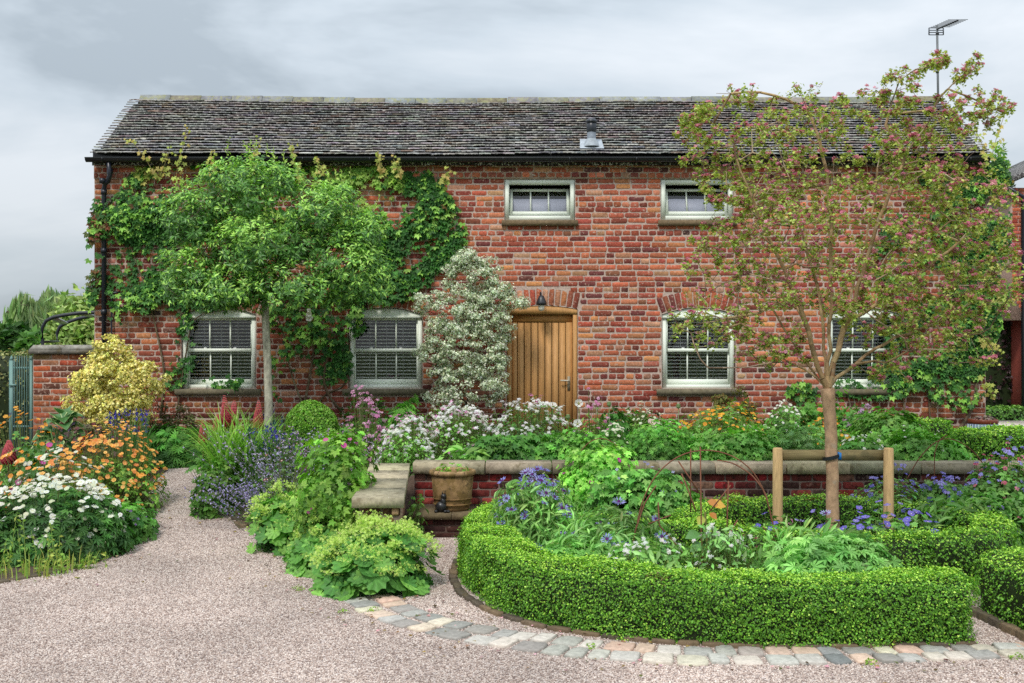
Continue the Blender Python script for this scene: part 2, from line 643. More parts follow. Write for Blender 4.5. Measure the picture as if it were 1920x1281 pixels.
BED = [(-.1, 11.1), (-.3, 10.4), (-.2, 9.4), (0, 8.7), (.4, 8.25), (1, 7.95), (1.6, 7.85), (2.9, 7.85), (2.95, 9.0), (4.6, 9.1), (4.9, 10.2), (5.8, 10.8), (5.8, 12.3), (.2, 12.3)]
g = B()
g.add(*sheet(np.arange(-1.1, 6.0, .09), np.arange(7.5, 12.42, .09), .012, inside(BED)), lin(66, 52, 42))
tag(g.build("soil_bed", M_SOIL), kind="structure")

# ================================================================ BRICKS
PAL = [(186, 108, 76), (170, 92, 70), (150, 76, 62), (122, 62, 54), (96, 56, 53), (206, 140, 90), (196, 140, 116), (172, 130, 102), (70, 58, 55)]
PW = [4.2, 4.2, 3.8, 2.4, 1.3, 1.6, 1.1, .7, .35]


def brick_shape(lx, lz, d, r, proud, depth=.05):
    """worn brick: uneven eight-cornered face standing proud of the joint; local x along, z up, y in"""
    k = r.uniform(.008, .02, 8)
    hx, hz = lx / 2, lz / 2
    o = np.array([(-hx, -hz + k[0]), (-hx + k[1], -hz), (hx - k[2], -hz), (hx, -hz + k[3]), (hx, hz - k[4]), (hx - k[5], hz), (-hx + k[6], hz), (-hx, hz - k[7])])
    o += r.normal(0, .0022, o.shape)
    i = o * np.array([1 - .005 / lx * 2, 1 - .005 / lz * 2])
    v = np.vstack([np.c_[i[:, 0], np.full(8, -proud) + r.normal(0, .0012, 8), i[:, 1]], np.c_[o[:, 0], np.full(8, -proud + .004), o[:, 1]], np.c_[o[:, 0], np.full(8, depth), o[:, 1]]])
    a = np.arange(8)
    bb = (a + 1) % 8
    return v, [a[None], np.c_[a + 8, bb + 8, bb, a], np.c_[a + 16, bb + 16, bb + 8, a + 8]]


def brick_colour(n, r, pal=PAL, w=PW):
    return mixc(pal, n, .16, w, r)


def brick_bank(name, lx, lz, n, r, mat, pal=PAL, w=PW):
    out = []
    for _ in range(n):
        v, f = brick_shape(lx, lz, 0, r, r.uniform(.002, .007))
        out.append(B().add(v, f, brick_colour(1, r, pal, w)).mesh(name, mat))
    return out


rb = np.random.default_rng(21)
HX0, HX1, HY = X(177, 16), X(1848, 16), 16.0
EAVE = Z(297, 16)
COURSE = 10.75 * 16 / F
house = root('brick_barn', 'long two storey red brick barn house with tiled roof and oak door', 'house', (0, HY, 0))

# openings: x0, x1, sill z, spring z, rise
WIN = [(340, 480), (653, 792), (1241, 1379), (1552, 1690)]
OPEN = [[X(a, 16), X(b_, 16), Z(729, 16), Z(590, 16), .098] for a, b_ in WIN]
UP = [[X(a, 16), X(b_, 16), Z(413, 16), Z(336, 16), 0] for a, b_ in ((946, 1078), (1239, 1375))]
DOOR = [X(950, 16), X(1083, 16), 0.0, Z(580, 16), .05]
ALL = OPEN + UP + [DOOR]


def arc_of(o):
    w = (o[1] - o[0]) / 2
    R = (w * w + o[4] ** 2) / (2 * o[4])
    return (o[0] + o[1]) / 2, o[3] + o[4] - R, R, w


def top_at(o, x):
    if o[4] == 0:
        return o[3]
    cx, cz, R, w = arc_of(o)
    return cz + math.sqrt(max(R * R - (x - cx) ** 2, 0))


# wall body (bedding mortar) with the openings left out and their reveals
g = B()
cuts = {HX0, HX1}
for o in ALL:
    cuts |= set(np.linspace(o[0], o[1], 13 if o[4] else 2).round(5))
cuts = sorted(cuts)
mc = lin(192, 170, 158)
for a, c in zip(cuts[:-1], cuts[1:]):
    m = (a + c) / 2
    here = sorted([o for o in ALL if o[0] - 1e-4 < m < o[1] + 1e-4], key=lambda o: o[2])
    za = zc = -.45
    for o in here + [None]:
        ta, tc_ = (o[2], o[2]) if o else (EAVE + .12, EAVE + .12)
        if ta > za + 1e-4:
            g.add([(a, HY, za), (c, HY, zc), (c, HY, tc_), (a, HY, ta)], [np.array([[0, 1, 2, 3]])], mc)
        if o:
            za, zc = top_at(o, a), top_at(o, c)
            g.add([(a, HY, za), (c, HY, zc), (c, HY + .14, zc), (a, HY + .14, za)], [np.array([[0, 1, 2, 3]])], mc)
            g.add([(a, HY, o[2]), (c, HY, o[2]), (c, HY + .14, o[2]), (a, HY + .14, o[2])], [np.array([[3, 2, 1, 0]])], mc)
for o in ALL:
    for x in (o[0], o[1]):
        g.add([(x, HY, o[2]), (x, HY + .14, o[2]), (x, HY + .14, top_at(o, x)), (x, HY, top_at(o, x))], [np.array([[0, 1, 2, 3]])], lin(120, 66, 54))
g.box(HX0, HX1, HY - .022, HY - .0005, UP[0][3] + .004, EAVE + .1, mc)
# other three walls and the gables
HB = 19.4
RY, RZ = 17.62, Z(185, 17.62)
for x in (HX0, HX1):
    g.add([(x, HY, -.45), (x, HB, -.45), (x, HB, EAVE), (x, RY, RZ - .12), (x, HY, EAVE)], [np.array([[0, 1, 2, 3, 4]])], lin(150, 74, 58))
g.add([(HX0, HB, -.45), (HX1, HB, -.45), (HX1, HB, EAVE), (HX0, HB, EAVE)], [np.array([[0, 1, 2, 3]])], lin(150, 74, 58))
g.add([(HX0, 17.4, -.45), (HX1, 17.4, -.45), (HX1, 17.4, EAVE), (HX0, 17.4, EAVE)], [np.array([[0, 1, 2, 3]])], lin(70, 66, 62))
wall = g.build('wall', M_MORTAR, house)


def blocked(z0, z1):
    out = []
    zm = (z0 + z1) / 2
    for o in ALL:
        if o[4]:
            cx, cz, R, w = arc_of(o)
            if o[2] - .02 < zm <= o[3]:
                out.append((o[0], o[1]))
            elif o[3] < zm < cz + R + .235:
                ro = R + .24
                hw = min(math.sqrt(max(ro * ro - (zm - cz) ** 2, 0)), (zm - cz) * (w / (o[3] - cz)) + .012)
                out.append((cx - hw, cx + hw))
            if o is not DOOR and o[2] - .085 < zm < o[2]:
                out.append((o[0] - .05, o[1] + .05))
        else:
            if o[2] - .02 < zm < o[3]:
                out.append((o[0], o[1]))
            elif o[2] - .085 < zm < o[2]:
                out.append((o[0] - .04, o[1] + .04))
    return out


bricks = []            # x, z, length, height, rotation
row, z = 0, Z(853, 16) - 3 * COURSE
z = EAVE + .04 - 56 * COURSE
while z < EAVE + .02:
    z1 = z + COURSE
    head = row % 5 == 2
    L0 = .1185 if head else .2365
    x = HX0 + (-.06 if head else (-.1 if row % 2 else .0))
    bl = blocked(z, z1)
    while x < HX1 - .01:
        Lb = L0 * (1 + rb.normal(0, .045))
        if not head and rb.random() < .05:
            Lb *= .52
        a, c = max(x, HX0 - .002), min(x + Lb, HX1 + .002)
        x += Lb
        for p0, p1 in bl:
            if a < p1 and c > p0:
                if a < p0 and c - p0 < (p0 - a):
                    c = p0
                elif c > p1:
                    a = p1
                elif a < p0:
                    c = p0
                else:
                    a = c
        if c - a > .045 and z > -.4:
            j = .0135 + rb.uniform(-.003, .006)
            bricks.append(((a + c) / 2 + rb.normal(0, .001), (z + z1) / 2 + rb.normal(0, .0018) + .006 * math.sin(x * .7 + row), c - a - j, COURSE - .0145 + rb.normal(0, .0022), rb.normal(0, .008)))
    z, row = z1, row + 1
for o in OPEN + [DOOR]:                        # bricks on end over each opening
    cx, cz, R, w = arc_of(o)
    al = math.asin(w / R)
    nb = int(round(2 * al * (R + .11) / .084))
    for k in range(nb):
        t = -al + (k + .5) * 2 * al / nb
        hb = .222
        bricks.append((cx + (R + .008 + hb / 2) * math.sin(t), cz + (R + .008 + hb / 2) * math.cos(t), .071, hb, -t))
bricks = np.array(bricks)
tx, tz = X(1120, 16), Z(520, 16)
dist = np.hypot((bricks[:, 0] - tx) * .75, bricks[:, 1] - tz) - .6 * (bricks[:, 2] > .19)
order = np.argsort(dist)
single = set(order[:300].tolist())
bank = brick_bank('brick', .2245, .0685, 60, rb, M_BRICK)
g = B()
for k, (x, z, lx, lz, t) in enumerate(bricks):
    R = np.array([[math.cos(t), 0, -math.sin(t)], [0, 1, 0], [math.sin(t), 0, math.cos(t)]])
    yb = HY - (.022 if z > UP[0][3] else 0)
    if k in single:
        piece('brick', bank[rb.integers(60)], wall, (x, yb, z), R, (lx / .2245, 1, lz / .0685))
    else:
        v, f = brick_shape(lx, lz, 0, rb, rb.uniform(.002, .007))
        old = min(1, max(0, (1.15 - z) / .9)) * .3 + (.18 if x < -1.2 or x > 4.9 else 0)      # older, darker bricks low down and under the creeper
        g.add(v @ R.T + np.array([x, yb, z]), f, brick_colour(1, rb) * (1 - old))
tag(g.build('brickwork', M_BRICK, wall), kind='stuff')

# ---------------------------------------------------------------- roof
rt = np.random.default_rng(31)
YE, ZE = 15.83, Z(291, 15.83)
sl = np.array([0, RY - YE, RZ - ZE])
SL = np.linalg.norm(sl)
sd = sl / SL
sn = np.array([0, -sd[2], sd[1]])
NC = 22
GA = (SL - .1) / NC
rx0, rx1 = X(167, YE), HX1 + .03
g = B()
dv = []
for x in (rx0 + .03, rx1 - .03):
    dv += [(x, YE + .03, ZE - .06), (x, RY, RZ - .08), (x, RY + 1.85, ZE - .06), (x, RY, RZ - .2), (x, YE + .03, ZE - .14)]
g.add(dv, [np.array([[0, 1, 6, 5], [1, 2, 7, 6], [4, 3, 8, 9][::-1], [0, 5, 9, 4]]), np.array([[0, 4, 3, 1], [5, 6, 8, 9]]), np.array([[1, 3, 2], [6, 7, 8]])], lin(46, 42, 40))
roof = g.build('roof', M_TILE, house)
TP = [(164, 162, 164), (146, 144, 147), (180, 178, 176), (128, 126, 132), (176, 172, 164), (150, 130, 120)]


def tile_shape(w, r):
    """hand-made clay tile: a thin slab with an uneven lower edge; local x across, y up the slope, z out"""
    L, t = GA * 1.45, r.uniform(.014, .021)
    e = r.normal(0, .004, 3)
    k = r.normal(0, .003, 2)
    xs_ = np.array([-w / 2, 0, w / 2])
    lo = np.c_[xs_, e, np.array([.046 + k[0], .05, .046 + k[1]])]
    hi = np.c_[xs_, np.full(3, L), np.array([-.004, -.003, -.004])]
    v = np.vstack([lo, lo - [0, 0, t], hi, hi - [0, 0, t]])
    return v, [np.array([[0, 1, 7, 6], [1, 2, 8, 7], [3, 4, 1, 0], [4, 5, 2, 1], [0, 6, 9, 3], [5, 11, 8, 2]])]


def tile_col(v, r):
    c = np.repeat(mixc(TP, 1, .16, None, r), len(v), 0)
    c[3:6] = lin(36, 34, 35)          # shadow line between courses, painted dark into the tail edge
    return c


tbank = []
for _ in range(40):
    v, f = tile_shape(.163, rt)
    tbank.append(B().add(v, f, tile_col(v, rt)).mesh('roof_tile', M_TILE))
tl = []
for k in range(NC):
    s_ = k * GA
    n = int((rx1 - rx0) / .166)
    for i in range(n + 1):
        x = rx0 + (i + (.5 if k % 2 else 0)) * .166 + rt.normal(0, .002)
        wf = 1.0
        if x < rx0 + .09:
            x, wf = (x + .0825 + rx0 + .02) / 2, (x + .0825 - rx0 - .02) / .165
        elif x > rx1 - .09:
            x, wf = (x - .0825 + rx1 - .02) / 2, (rx1 - .02 - x + .0825) / .165
        if wf > .2:
            wav = .012 * math.sin(x * 1.3 + k * .21) + .008 * math.sin(x * 3.1 - k * .5) + rt.normal(0, .0035)
            sag = -.022 * math.sin((x - rx0) / (rx1 - rx0) * math.pi) + .012 * math.sin(x * .9)
            tl.append((x, s_ + wav, sag, rt.normal(0, .012), wf))
tl = np.array(tl)
# the tiles that show largest: the eaves courses in the open stretch of roof
score = tl[:, 1] + .06 * abs(tl[:, 0] - X(1000, 16))
one = set(np.argsort(score)[:300].tolist())
g = B()
RB = np.stack([np.array([1., 0, 0]), sd, sn], 1)
for k, (x, s_, sag, t, wf) in enumerate(tl):
    p = np.array([x, YE, ZE]) + sd * s_ + sn * (sag * .5) + np.array([0, 0, sag * s_ / SL])
    R = RB @ np.array([[math.cos(t), -math.sin(t), 0], [math.sin(t), math.cos(t), 0], [0, 0, 1]])
    if k in one:
        piece('roof_tile', tbank[rt.integers(40)], roof, p, R, (wf, 1, 1))
    else:
        v, f = tile_shape(.163 * wf, rt)
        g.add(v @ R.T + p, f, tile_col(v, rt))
tag(g.build('tile_courses', M_TILE, roof), kind='stuff')
# ridge tiles: angled clay capping, one after another
n = 26
rw = (rx1 - rx0 - .28) / n
for i in range(n):
    a = rx0 + .14 + i * rw
    zz = RZ + .012 - .022 * math.sin((i + .5) / n * math.pi) + .012 * math.sin(a * .9) + rt.normal(0, .004)
    hw, hh, t = .18, .155, .022
    pr = np.array([(-hw, -hh), (-.04, .022), (.04, .022), (hw, -hh), (hw - t, -hh - .01), (0.02, -.02), (-.02, -.02), (-hw + t, -hh - .01)])
    v = np.vstack([np.c_[np.full(8, x), RY + pr[:, 0], zz + pr[:, 1]] for x in (a + .004, a + rw - .004)])
    q = np.arange(8)
    B().add(v, [np.c_[q, (q + 1) % 8, (q + 1) % 8 + 8, q + 8], q[None, ::-1], (q + 8)[None]], mixc([(132, 136, 134), (120, 118, 110), (142, 146, 148), (128, 120, 100)], 1, .1, None, rt)).build('ridge_tile', M_RIDGE, roof)
B().box(rx0 + .16, rx1 - .16, RY - .205, RY - .165, RZ - .2, RZ - .15, lin(150, 104, 82)).build('mortar_bedding', M_MORTAR, roof)

# eaves: gutter with its brackets, fascia
g = B()
th = np.linspace(math.pi, 2 * math.pi, 9)
for r_, fl in ((.058, 1), (.05, -1)):
    gx0, gx1 = X(163, YE), X(1853, YE)
    v = np.vstack([np.c_[np.full(9, x), YE - .03 + r_ * np.cos(th), ZE - .045 + r_ * np.sin(th)] for x in (gx0, gx1)])
    q = np.arange(8)
    g.add(v, [np.c_[q, q + 1, q + 10, q + 9]], lin(30, 32, 38))
for x in (gx0, gx1):
    v = np.vstack([np.c_[np.full(9, x), YE - .03 + .058 * np.cos(th), ZE - .045 + .058 * np.sin(th)]])
    g.add(v, [np.arange(9)[None]], lin(28, 30, 34))
g.tube([(gx0, YE - .088, ZE - .047), (gx1, YE - .088, ZE - .047)], .008, 6, lin(40, 42, 46))
gutter = g.build('gutter', M_BLACK, house)
for k in range(14):
    x = HX0 + .2 + k * .92
    B().tube([(x + .0 * t, YE - .03 + .064 * math.cos(t), ZE - .045 + .064 * math.sin(t)) for t in np.linspace(math.pi, 2 * math.pi, 7)] + [(x, HY - .01, ZE - .06)], .009, 5, lin(34, 36, 40)).build('bracket', M_BLACK, gutter)
B().box(HX0, HX1, HY - .06, HY - .034, EAVE - .06, EAVE + .1, lin(34, 34, 36)).build('fascia', M_BLACK, house)

px_ = X(208, 15.9)
g = B()
pth = [(px_, YE - .02, ZE - .1), (px_, 15.85, Z(330, 15.9)), (px_ - .03, 15.87, Z(341, 15.9)), (X(196, 15.9) + .01, 15.9, Z(344, 15.9)), (X(194, 15.9), 15.92, Z(354, 15.9)), (X(194, 15.9), 15.92, 0)]
g.tube(pth, .034, 10, lin(30, 34, 46))
dpipe = g.build('downpipe', M_BLACK, house)
for py in (322, 340, 360, 470, 585):
    zz = Z(py, 15.9)
    x = px_ if py < 340 else X(194, 15.9)
    B().lathe(x, 15.92 if py > 341 else 15.86, [(.03, zz - .035), (.043, zz - .035), (.043, zz + .035), (.03, zz + .035)], 10, lin(28, 32, 42)).build('collar', M_BLACK, dpipe)
B().tube([(X(222, 15.9), 15.97, Z(548, 15.9)), (X(210, 15.9), 15.95, Z(549, 15.9)), (X(207, 15.9), 15.95, Z(556, 15.9)), (X(207, 15.9), 15.95, .1)], .017, 8, lin(30, 32, 42)).build('waste_pipe', M_BLACK, house)

# flue through the tiles
fy = YE + .2
fz = ZE + .2 * sd[2] / sd[1]
fx = X(1109, fy)
flue = B().tube([(fx, fy, fz - .15), (fx, fy, Z(246, fy))], .062, 16, lin(120, 128, 138)).build('flue_pipe', M_LEAD, house, smooth=False)
B().lathe(fx, fy, [(.064, Z(248, fy)), (.07, Z(247, fy)), (.07, Z(231, fy)), (.06, Z(230, fy)), (.085, Z(230, fy)), (.085, Z(227, fy)), (.05, Z(223, fy)), (0, Z(222, fy))], 16, lin(44, 48, 56)).build('cap', M_BLACK, flue)
v = []
for a_, b_ in ((-.17, -.1), (.17, -.1), (.15, .22), (-.15, .22)):
    v.append(np.array([fx + a_, fy, fz]) + sd * b_ + sn * .042)
B().add(v, [np.array([[0, 1, 2, 3]])], lin(168, 176, 184)).lathe(fx, fy, [(.12, fz + .02), (.085, fz + .1), (.066, fz + .13)], 16, lin(160, 168, 176)).build('flashing', M_LEAD, flue)

# ---------------------------------------------------------------- windows
SAGE = lin(232, 238, 225)
for o in OPEN:
    x0, x1, zb, zs, rise = o
    yf = HY + .035
    g = B()
    fw = .06
    xi0, xi1 = x0 + .008, x1 - .008
    zt = zs - .02
    g.box(xi0, xi0 + fw, yf, yf + .11, zb, zt, SAGE).box(xi1 - fw, xi1, yf, yf + .11, zb, zt, SAGE)
    g.box(xi0 + fw, xi1 - fw, yf + .004, yf + .11, zb, zb + .055, SAGE)
    win = g.build('window', M_PAINT, house)
    # arched head board
    n = 13
    xx = np.linspace(xi0, xi1, n)
    tp = np.array([top_at(o, x) - .01 for x in xx])
    tp = np.maximum(tp, zt + .002)
    v = np.vstack([np.c_[xx, np.full(n, y_), z_] for y_, z_ in ((yf - .008, np.full(n, zt)), (yf - .008, tp), (yf + .1, tp), (yf + .1, np.full(n, zt)))])
    q = np.arange(n - 1)
    g = B().add(v, [np.c_[q, q + 1, q + n + 1, q + n], np.c_[q + n, q + n + 1, q + 2 * n + 1, q + 2 * n]], SAGE)
    g.box(xi0 + .002, xi1 - .002, yf - .022, yf - .01, zt - .035, zt + .004, SAGE)
    g.build('arched_head', M_PAINT, win)
    mid = Z(657, 16)
    ya = yf + .035
    for k, (z0, z1) in enumerate(((mid - .025, zt - .035), (zb + .055, mid + .025))):
        yy = ya + .035 * k
        a, c = xi0 + fw, xi1 - fw
        s_ = .022
        bt = .075 if k else .05
        g = B().box(a, a + s_, yy, yy + .04, z0, z1, SAGE).box(c - s_, c, yy, yy + .04, z0, z1, SAGE)
        g.box(a + s_, c - s_, yy + .002, yy + .04, z0, z0 + bt, SAGE).box(a + s_, c - s_, yy + .002, yy + .04, z1 - (.024 if not k else .05), z1, SAGE)
        g.build('sash', M_PAINT, win)
        gx = np.linspace(a + s_, c - s_, 4)
        for t in gx[1:3]:
            B().box(t - .009, t + .009, yy + .006, yy + .034, z0 + bt, z1 - .024, SAGE).build('glazing_bar', M_PAINT, win)
        for t0, t1 in zip(gx[:-1], gx[1:]):
            dy = rb.normal(0, .0015)
            B().add([(t0, yy + .018 + dy, z0 + bt), (t1, yy + .018 - dy, z0 + bt), (t1, yy + .018 - dy, z1 - .024), (t0, yy + .018 + dy, z1 - .024)], [np.array([[0, 1, 2, 3]])]).build('pane', M_GLASS, win)
    # white slatted shutters standing inside
    zz = zb + .1
    while zz < zt - .06:
        t = .001
        B().add([(xi0 + fw - .01, yf + .116, zz - .009), (xi1 - fw + .01, yf + .116, zz - .009), (xi1 - fw + .01, yf + .158, zz + .003), (xi0 + fw - .01, yf + .158, zz + .003),
                 (xi0 + fw - .01, yf + .116, zz + .009), (xi1 - fw + .01, yf + .116, zz + .009), (xi1 - fw + .01, yf + .158, zz + .018), (xi0 + fw - .01, yf + .158, zz + .018)],
                [np.array([(0, 3, 2, 1), (4, 5, 6, 7), (0, 1, 5, 4), (2, 3, 7, 6)])], lin(240, 242, 240)).build('blind_slat', M_PAINT, win)
        zz += .0487
    for t in (.24, .5, .76):
        xx_ = xi0 + fw + (xi1 - xi0 - 2 * fw) * t
        B().box(xx_ - .004, xx_ + .004, yf + .1105, yf + .1145, zb + .08, zt - .05, lin(225, 226, 224)).build('tilt_rod', M_PAINT, win)
    for t in (.27, .73):
        xx_ = xi0 + fw + (xi1 - xi0 - 2 * fw) * t
        B().box(xx_ - .02, xx_ + .02, ya + .012, ya + .03, mid + .025, mid + .037, lin(238, 238, 236)).build('sash_catch', M_PAINT, win)
    B().hull([(x0 - .075, HY - .07), (x1 + .075, HY - .07), (x1 + .075, HY + .13), (x0 - .075, HY + .13)], zb - .085, zb - .004, lin(116, 108, 88), .0).build('sill', M_STONE, win)

for o in UP:
    x0, x1, zb, zt, _ = o
    yf = HY + .006
    fw = .065
    g = B().box(x0 + .006, x0 + fw, yf, yf + .1, zb, zt - .006, SAGE).box(x1 - fw, x1 - .006, yf, yf + .1, zb, zt - .006, SAGE)
    g.box(x0 + fw, x1 - fw, yf + .002, yf + .1, zt - fw - .006, zt - .006, SAGE).box(x0 + fw, x1 - fw, yf + .002, yf + .1, zb, zb + fw, SAGE)
    win = g.build('window', M_PAINT, house)
    a, c = x0 + fw + .004, x1 - fw - .004
    yy = yf + .06
    # the casement is tipped: its foot stands out a little, its head leans in
    tilt = lambda zz: yy - .045 + (zz - zb - fw) / (zt - zb - 2 * fw) * .16
    def slab(xa, xb, za, zc, d=.04, off=0):
        return [(xa, tilt(za) + off, za), (xb, tilt(za) + off, za), (xb, tilt(zc) + off, zc), (xa, tilt(zc) + off, zc), (xa, tilt(za) + d, za), (xb, tilt(za) + d, za), (xb, tilt(zc) + d, zc), (xa, tilt(zc) + d, zc)]
    BX = [np.array([(0, 1, 2, 3), (7, 6, 5, 4), (0, 4, 5, 1), (1, 5, 6, 2), (2, 6, 7, 3), (3, 7, 4, 0)])]
    z0, z1 = zb + fw + .012, zt - fw - .05
    g = B()
    for xa, xb, za, zc, of in ((a, a + .045, z0, z1, 0), (c - .045, c, z0, z1, 0), (a + .045, c - .045, z0, z0 + .05, .002), (a + .045, c - .045, z1 - .04, z1, .002)):
        g.add(slab(xa, xb, za, zc, .04, of), BX, SAGE)
    g.build('casement', M_PAINT, win)
    gx = np.linspace(a + .045, c - .045, 4)
    for t in gx[1:3]:
        B().add(slab(t - .01, t + .01, z0 + .05, z1 - .04, .035, .003), BX, SAGE).build('glazing_bar', M_PAINT, win)
    for t0, t1 in zip(gx[:-1], gx[1:]):
        B().add(slab(t0, t1, z0 + .05, z1 - .04, .02, .018)[:4], [np.array([[0, 1, 2, 3]])]).build('pane', M_GLASS, win)
    B().box(x0 + .02, x1 - .02, HY + .155, HY + .16, zb + .0, zb + .315, lin(214, 218, 236)).build('half_blind', M_PAINT, win)
    B().box(x0 - .04, x1 + .04, HY - .06, HY + .12, zb - .08, zb - .004, lin(122, 104, 80)).build('sill', M_STONE, win)

# ---------------------------------------------------------------- oak door and its lamp
x0, x1, zb, zs, rise = DOOR
OAK = lin(188, 140, 86)
g = B()
yf = HY + .01
g.box(x0 + .004, x0 + .07, yf, yf + .12, zb, zs - .075, OAK).box(x1 - .065, x1 - .004, yf, yf + .12, zb, zs - .075, OAK)
n = 11
xx = np.linspace(x0 + .004, x1 - .004, n)
tp = np.array([top_at(DOOR, x) - .008 for x in xx])
v = np.vstack([np.c_[xx, np.full(n, y_), z_] for y_, z_ in ((yf - .004, np.full(n, zs - .072)), (yf - .004, tp), (yf + .12, tp), (yf + .12, np.full(n, zs - .072)))])
q = np.arange(n - 1)
g.add(v, [np.c_[q, q + 1, q + n + 1, q + n], np.c_[q + n, q + n + 1, q + 2 * n + 1, q + 2 * n], np.c_[q + 3 * n, q + 3 * n + 1, q + 1, q]], OAK)
door = g.build('door', M_OAK, house)
a, c = x0 + .075, x1 - .07
yd = yf + .06
zt = zs - .08
B().box(a, c, yd - .006, yd + .04, zt - .1, zt, lin(182, 132, 78)).build('top_rail', M_OAK, door)
B().box(c - .09, c, yd - .006, yd + .04, zb + .02, zt - .102, lin(190, 142, 88)).build('stile', M_OAK, door)
B().box(a, a + .07, yd - .006, yd + .04, zb + .02, zt - .102, lin(190, 142, 88)).build('stile', M_OAK, door)
pw = np.linspace(a + .072, c - .092, 8)
for t0, t1 in zip(pw[:-1], pw[1:]):
    B().box(t0 + .006, t1 - .006, yd + .002, yd + .03, zb + .02, zt - .102, lin(*(np.array([194, 146, 92]) + rb.integers(-12, 12)))).box(t0 + .012, t0 + .024, yd - .0015, yd + .002, zb + .02, zt - .102, OAK).build('plank', M_OAK, door)
B().box(a, c, yd + .031, yd + .04, zb + .02, zt - .102, lin(40, 26, 14)).build('backing', M_OAK, door)
hz = Z(714, 16)
h = B().box(c - .07, c - .03, yd - .016, yd - .0062, hz - .14, hz + .06, lin(150, 140, 118)).build('handle_plate', M_METAL, door)
B().tube([(c - .05, yd - .01, hz), (c - .05, yd - .05, hz), (c - .07, yd - .06, hz), (c - .17, yd - .06, hz + .002)], .011, 8, lin(196, 188, 170)).build('lever', M_METAL, door)
lx, ly = X(1015, 15.8), 15.82
lamp = B().tube([(lx - .01, HY - .01, Z(556, 15.9)), (lx - .01, HY - .09, Z(548, 15.9)), (lx, ly, Z(551, 15.9)), (lx, ly, Z(560, 15.9))], .01, 6, lin(34, 34, 38)).build('wall_lamp', M_BLACK, house)
B().lathe(lx, ly, [(.0, Z(553, 15.8)), (.035, Z(555, 15.8)), (.05, Z(560, 15.8)), (.072, Z(567, 15.8)), (.075, Z(572, 15.8)), (.068, Z(572, 15.8)), (.04, Z(562, 15.8))], 16, lin(44, 44, 48)).build('lamp_shade', M_BLACK, lamp, smooth=True)
B().lathe(lx, ly, [(.02, Z(569, 15.8)), (.038, Z(572, 15.8)), (.046, Z(577, 15.8)), (.036, Z(582, 15.8)), (.0, Z(584, 15.8))], 14, lin(226, 222, 206)).build('bulb', M_PAINT, lamp, smooth=True)

# ---------------------------------------------------------------- aerial behind the ridge
ay = 18.1
am = (X(1758, ay), ay, Z(200, ay))
aer = root('television_aerial', 'grey television aerial on a thin mast above the roof ridge', 'aerial', (am[0], ay, RZ - .5))
B().tube([(X(1760, ay), ay, RZ - .5), (X(1757, ay), ay, Z(48, ay))], .019, 8, lin(110, 114, 118)).build('mast', M_METAL, aer)
for py in (62, 93, 118, 134):
    B().tube([(X(1757.6, ay), ay, Z(py + 3, ay)), (X(1757.6, ay), ay, Z(py, ay))], .027, 8, lin(34, 34, 36)).build('clamp', M_METAL, aer)
bx0, bx1, bz0, bz1 = X(1744, ay), X(1771, ay), Z(64, ay), Z(51, ay)
g = B()
for zz in (bz0, bz1, bz0 + (bz1 - bz0) * .35, bz0 + (bz1 - bz0) * .66):
    g.tube([(bx0, ay + .05, zz), (bx1, ay + .05, zz)], .008, 5, lin(70, 76, 84))
for xx_ in (bx0, bx1):
    g.tube([(xx_, ay + .05, bz0), (xx_, ay + .05, bz1)], .01, 5, lin(70, 76, 84))
g.build('reflector', M_METAL, aer)
p0, p1 = P(1757, 55, ay), P(1796, 38.5, ay) + np.array([0, -.9, 0.0])
p1 = P(1796, 38.5, ay - .9)
B().tube([p0, p1], .013, 6, lin(40, 42, 48)).build('boom', M_METAL, aer)
pd = unit(np.cross(p1 - p0, [0, 0, 1.]))
for t in np.linspace(.18, 1, 9):
    m = p0 + (p1 - p0) * t
    B().tube([m - pd * .15 + [0, 0, .012], m + pd * .15 + [0, 0, .012]], .005, 4, lin(120, 124, 130)).build('rod', M_METAL, aer)

# ================================================================ GARDEN WALLS
def brick_run(name_root, parent, y, x0, x1, z0, rows, course, lx, rnd, mat, pal, w, bankn=24, stuff=False):
    bk = brick_bank('brick', lx - .012, course - .0125, bankn, rnd, mat, pal, w)
    for r_ in range(rows):
        x = x0 - (lx / 2 if r_ % 2 else 0)
        while x < x1 - .02:
            a, c = max(x, x0), min(x + lx * (1 + rnd.normal(0, .03)), x1)
            x = c if c > x else x + lx
            if c - a > .05:
                piece('brick', bk[rnd.integers(bankn)], parent, ((a + c) / 2, y, z0 + (r_ + .5) * course), None, ((c - a - .012) / (lx - .012), 1, 1))


DP = [(120, 50, 46), (98, 42, 42), (134, 66, 56), (84, 52, 46), (150, 120, 104), (68, 46, 42), (146, 40, 44)]
DW = [3, 3, 2, 2, 1, 1.5, 1]
rw_ = np.random.default_rng(41)
WY = 12.3
rwall = root('retaining_wall', 'low brick retaining wall with stone coping between two levels of garden', 'garden wall', (2, WY, -.4))
wx0, wx1 = -1.05, 6.2
cz1 = Z(868, 12.25)
cz0 = Z(889, 12.25)
body = B().box(wx0, wx1, WY, WY + .26, -.5, cz0, lin(120, 104, 96)).build('wall_body', M_MORTAR, rwall)
brick_run('brick', body, WY, wx0, wx1, -.5, 8, (cz0 + .5) / 8, .232, rw_, M_BRICKD, DP, DW)
x = wx0 - .02
while x < wx1:
    Lc = rw_.uniform(.55, .8)
    j = rw_.normal(0, .009, 8)
    B().hull([(x + .006, WY - .06 + j[0]), (x + Lc - .006, WY - .06 + j[1]), (x + Lc - .006, WY + .3), (x + .006, WY + .3)], cz0 + .002, cz1 - .006 + j[2] * .5, mixc([(158, 148, 124), (138, 128, 108), (176, 166, 142)], 1, .12, None, rw_), .004).build('coping_stone', M_STONE, rwall)
    x += Lc
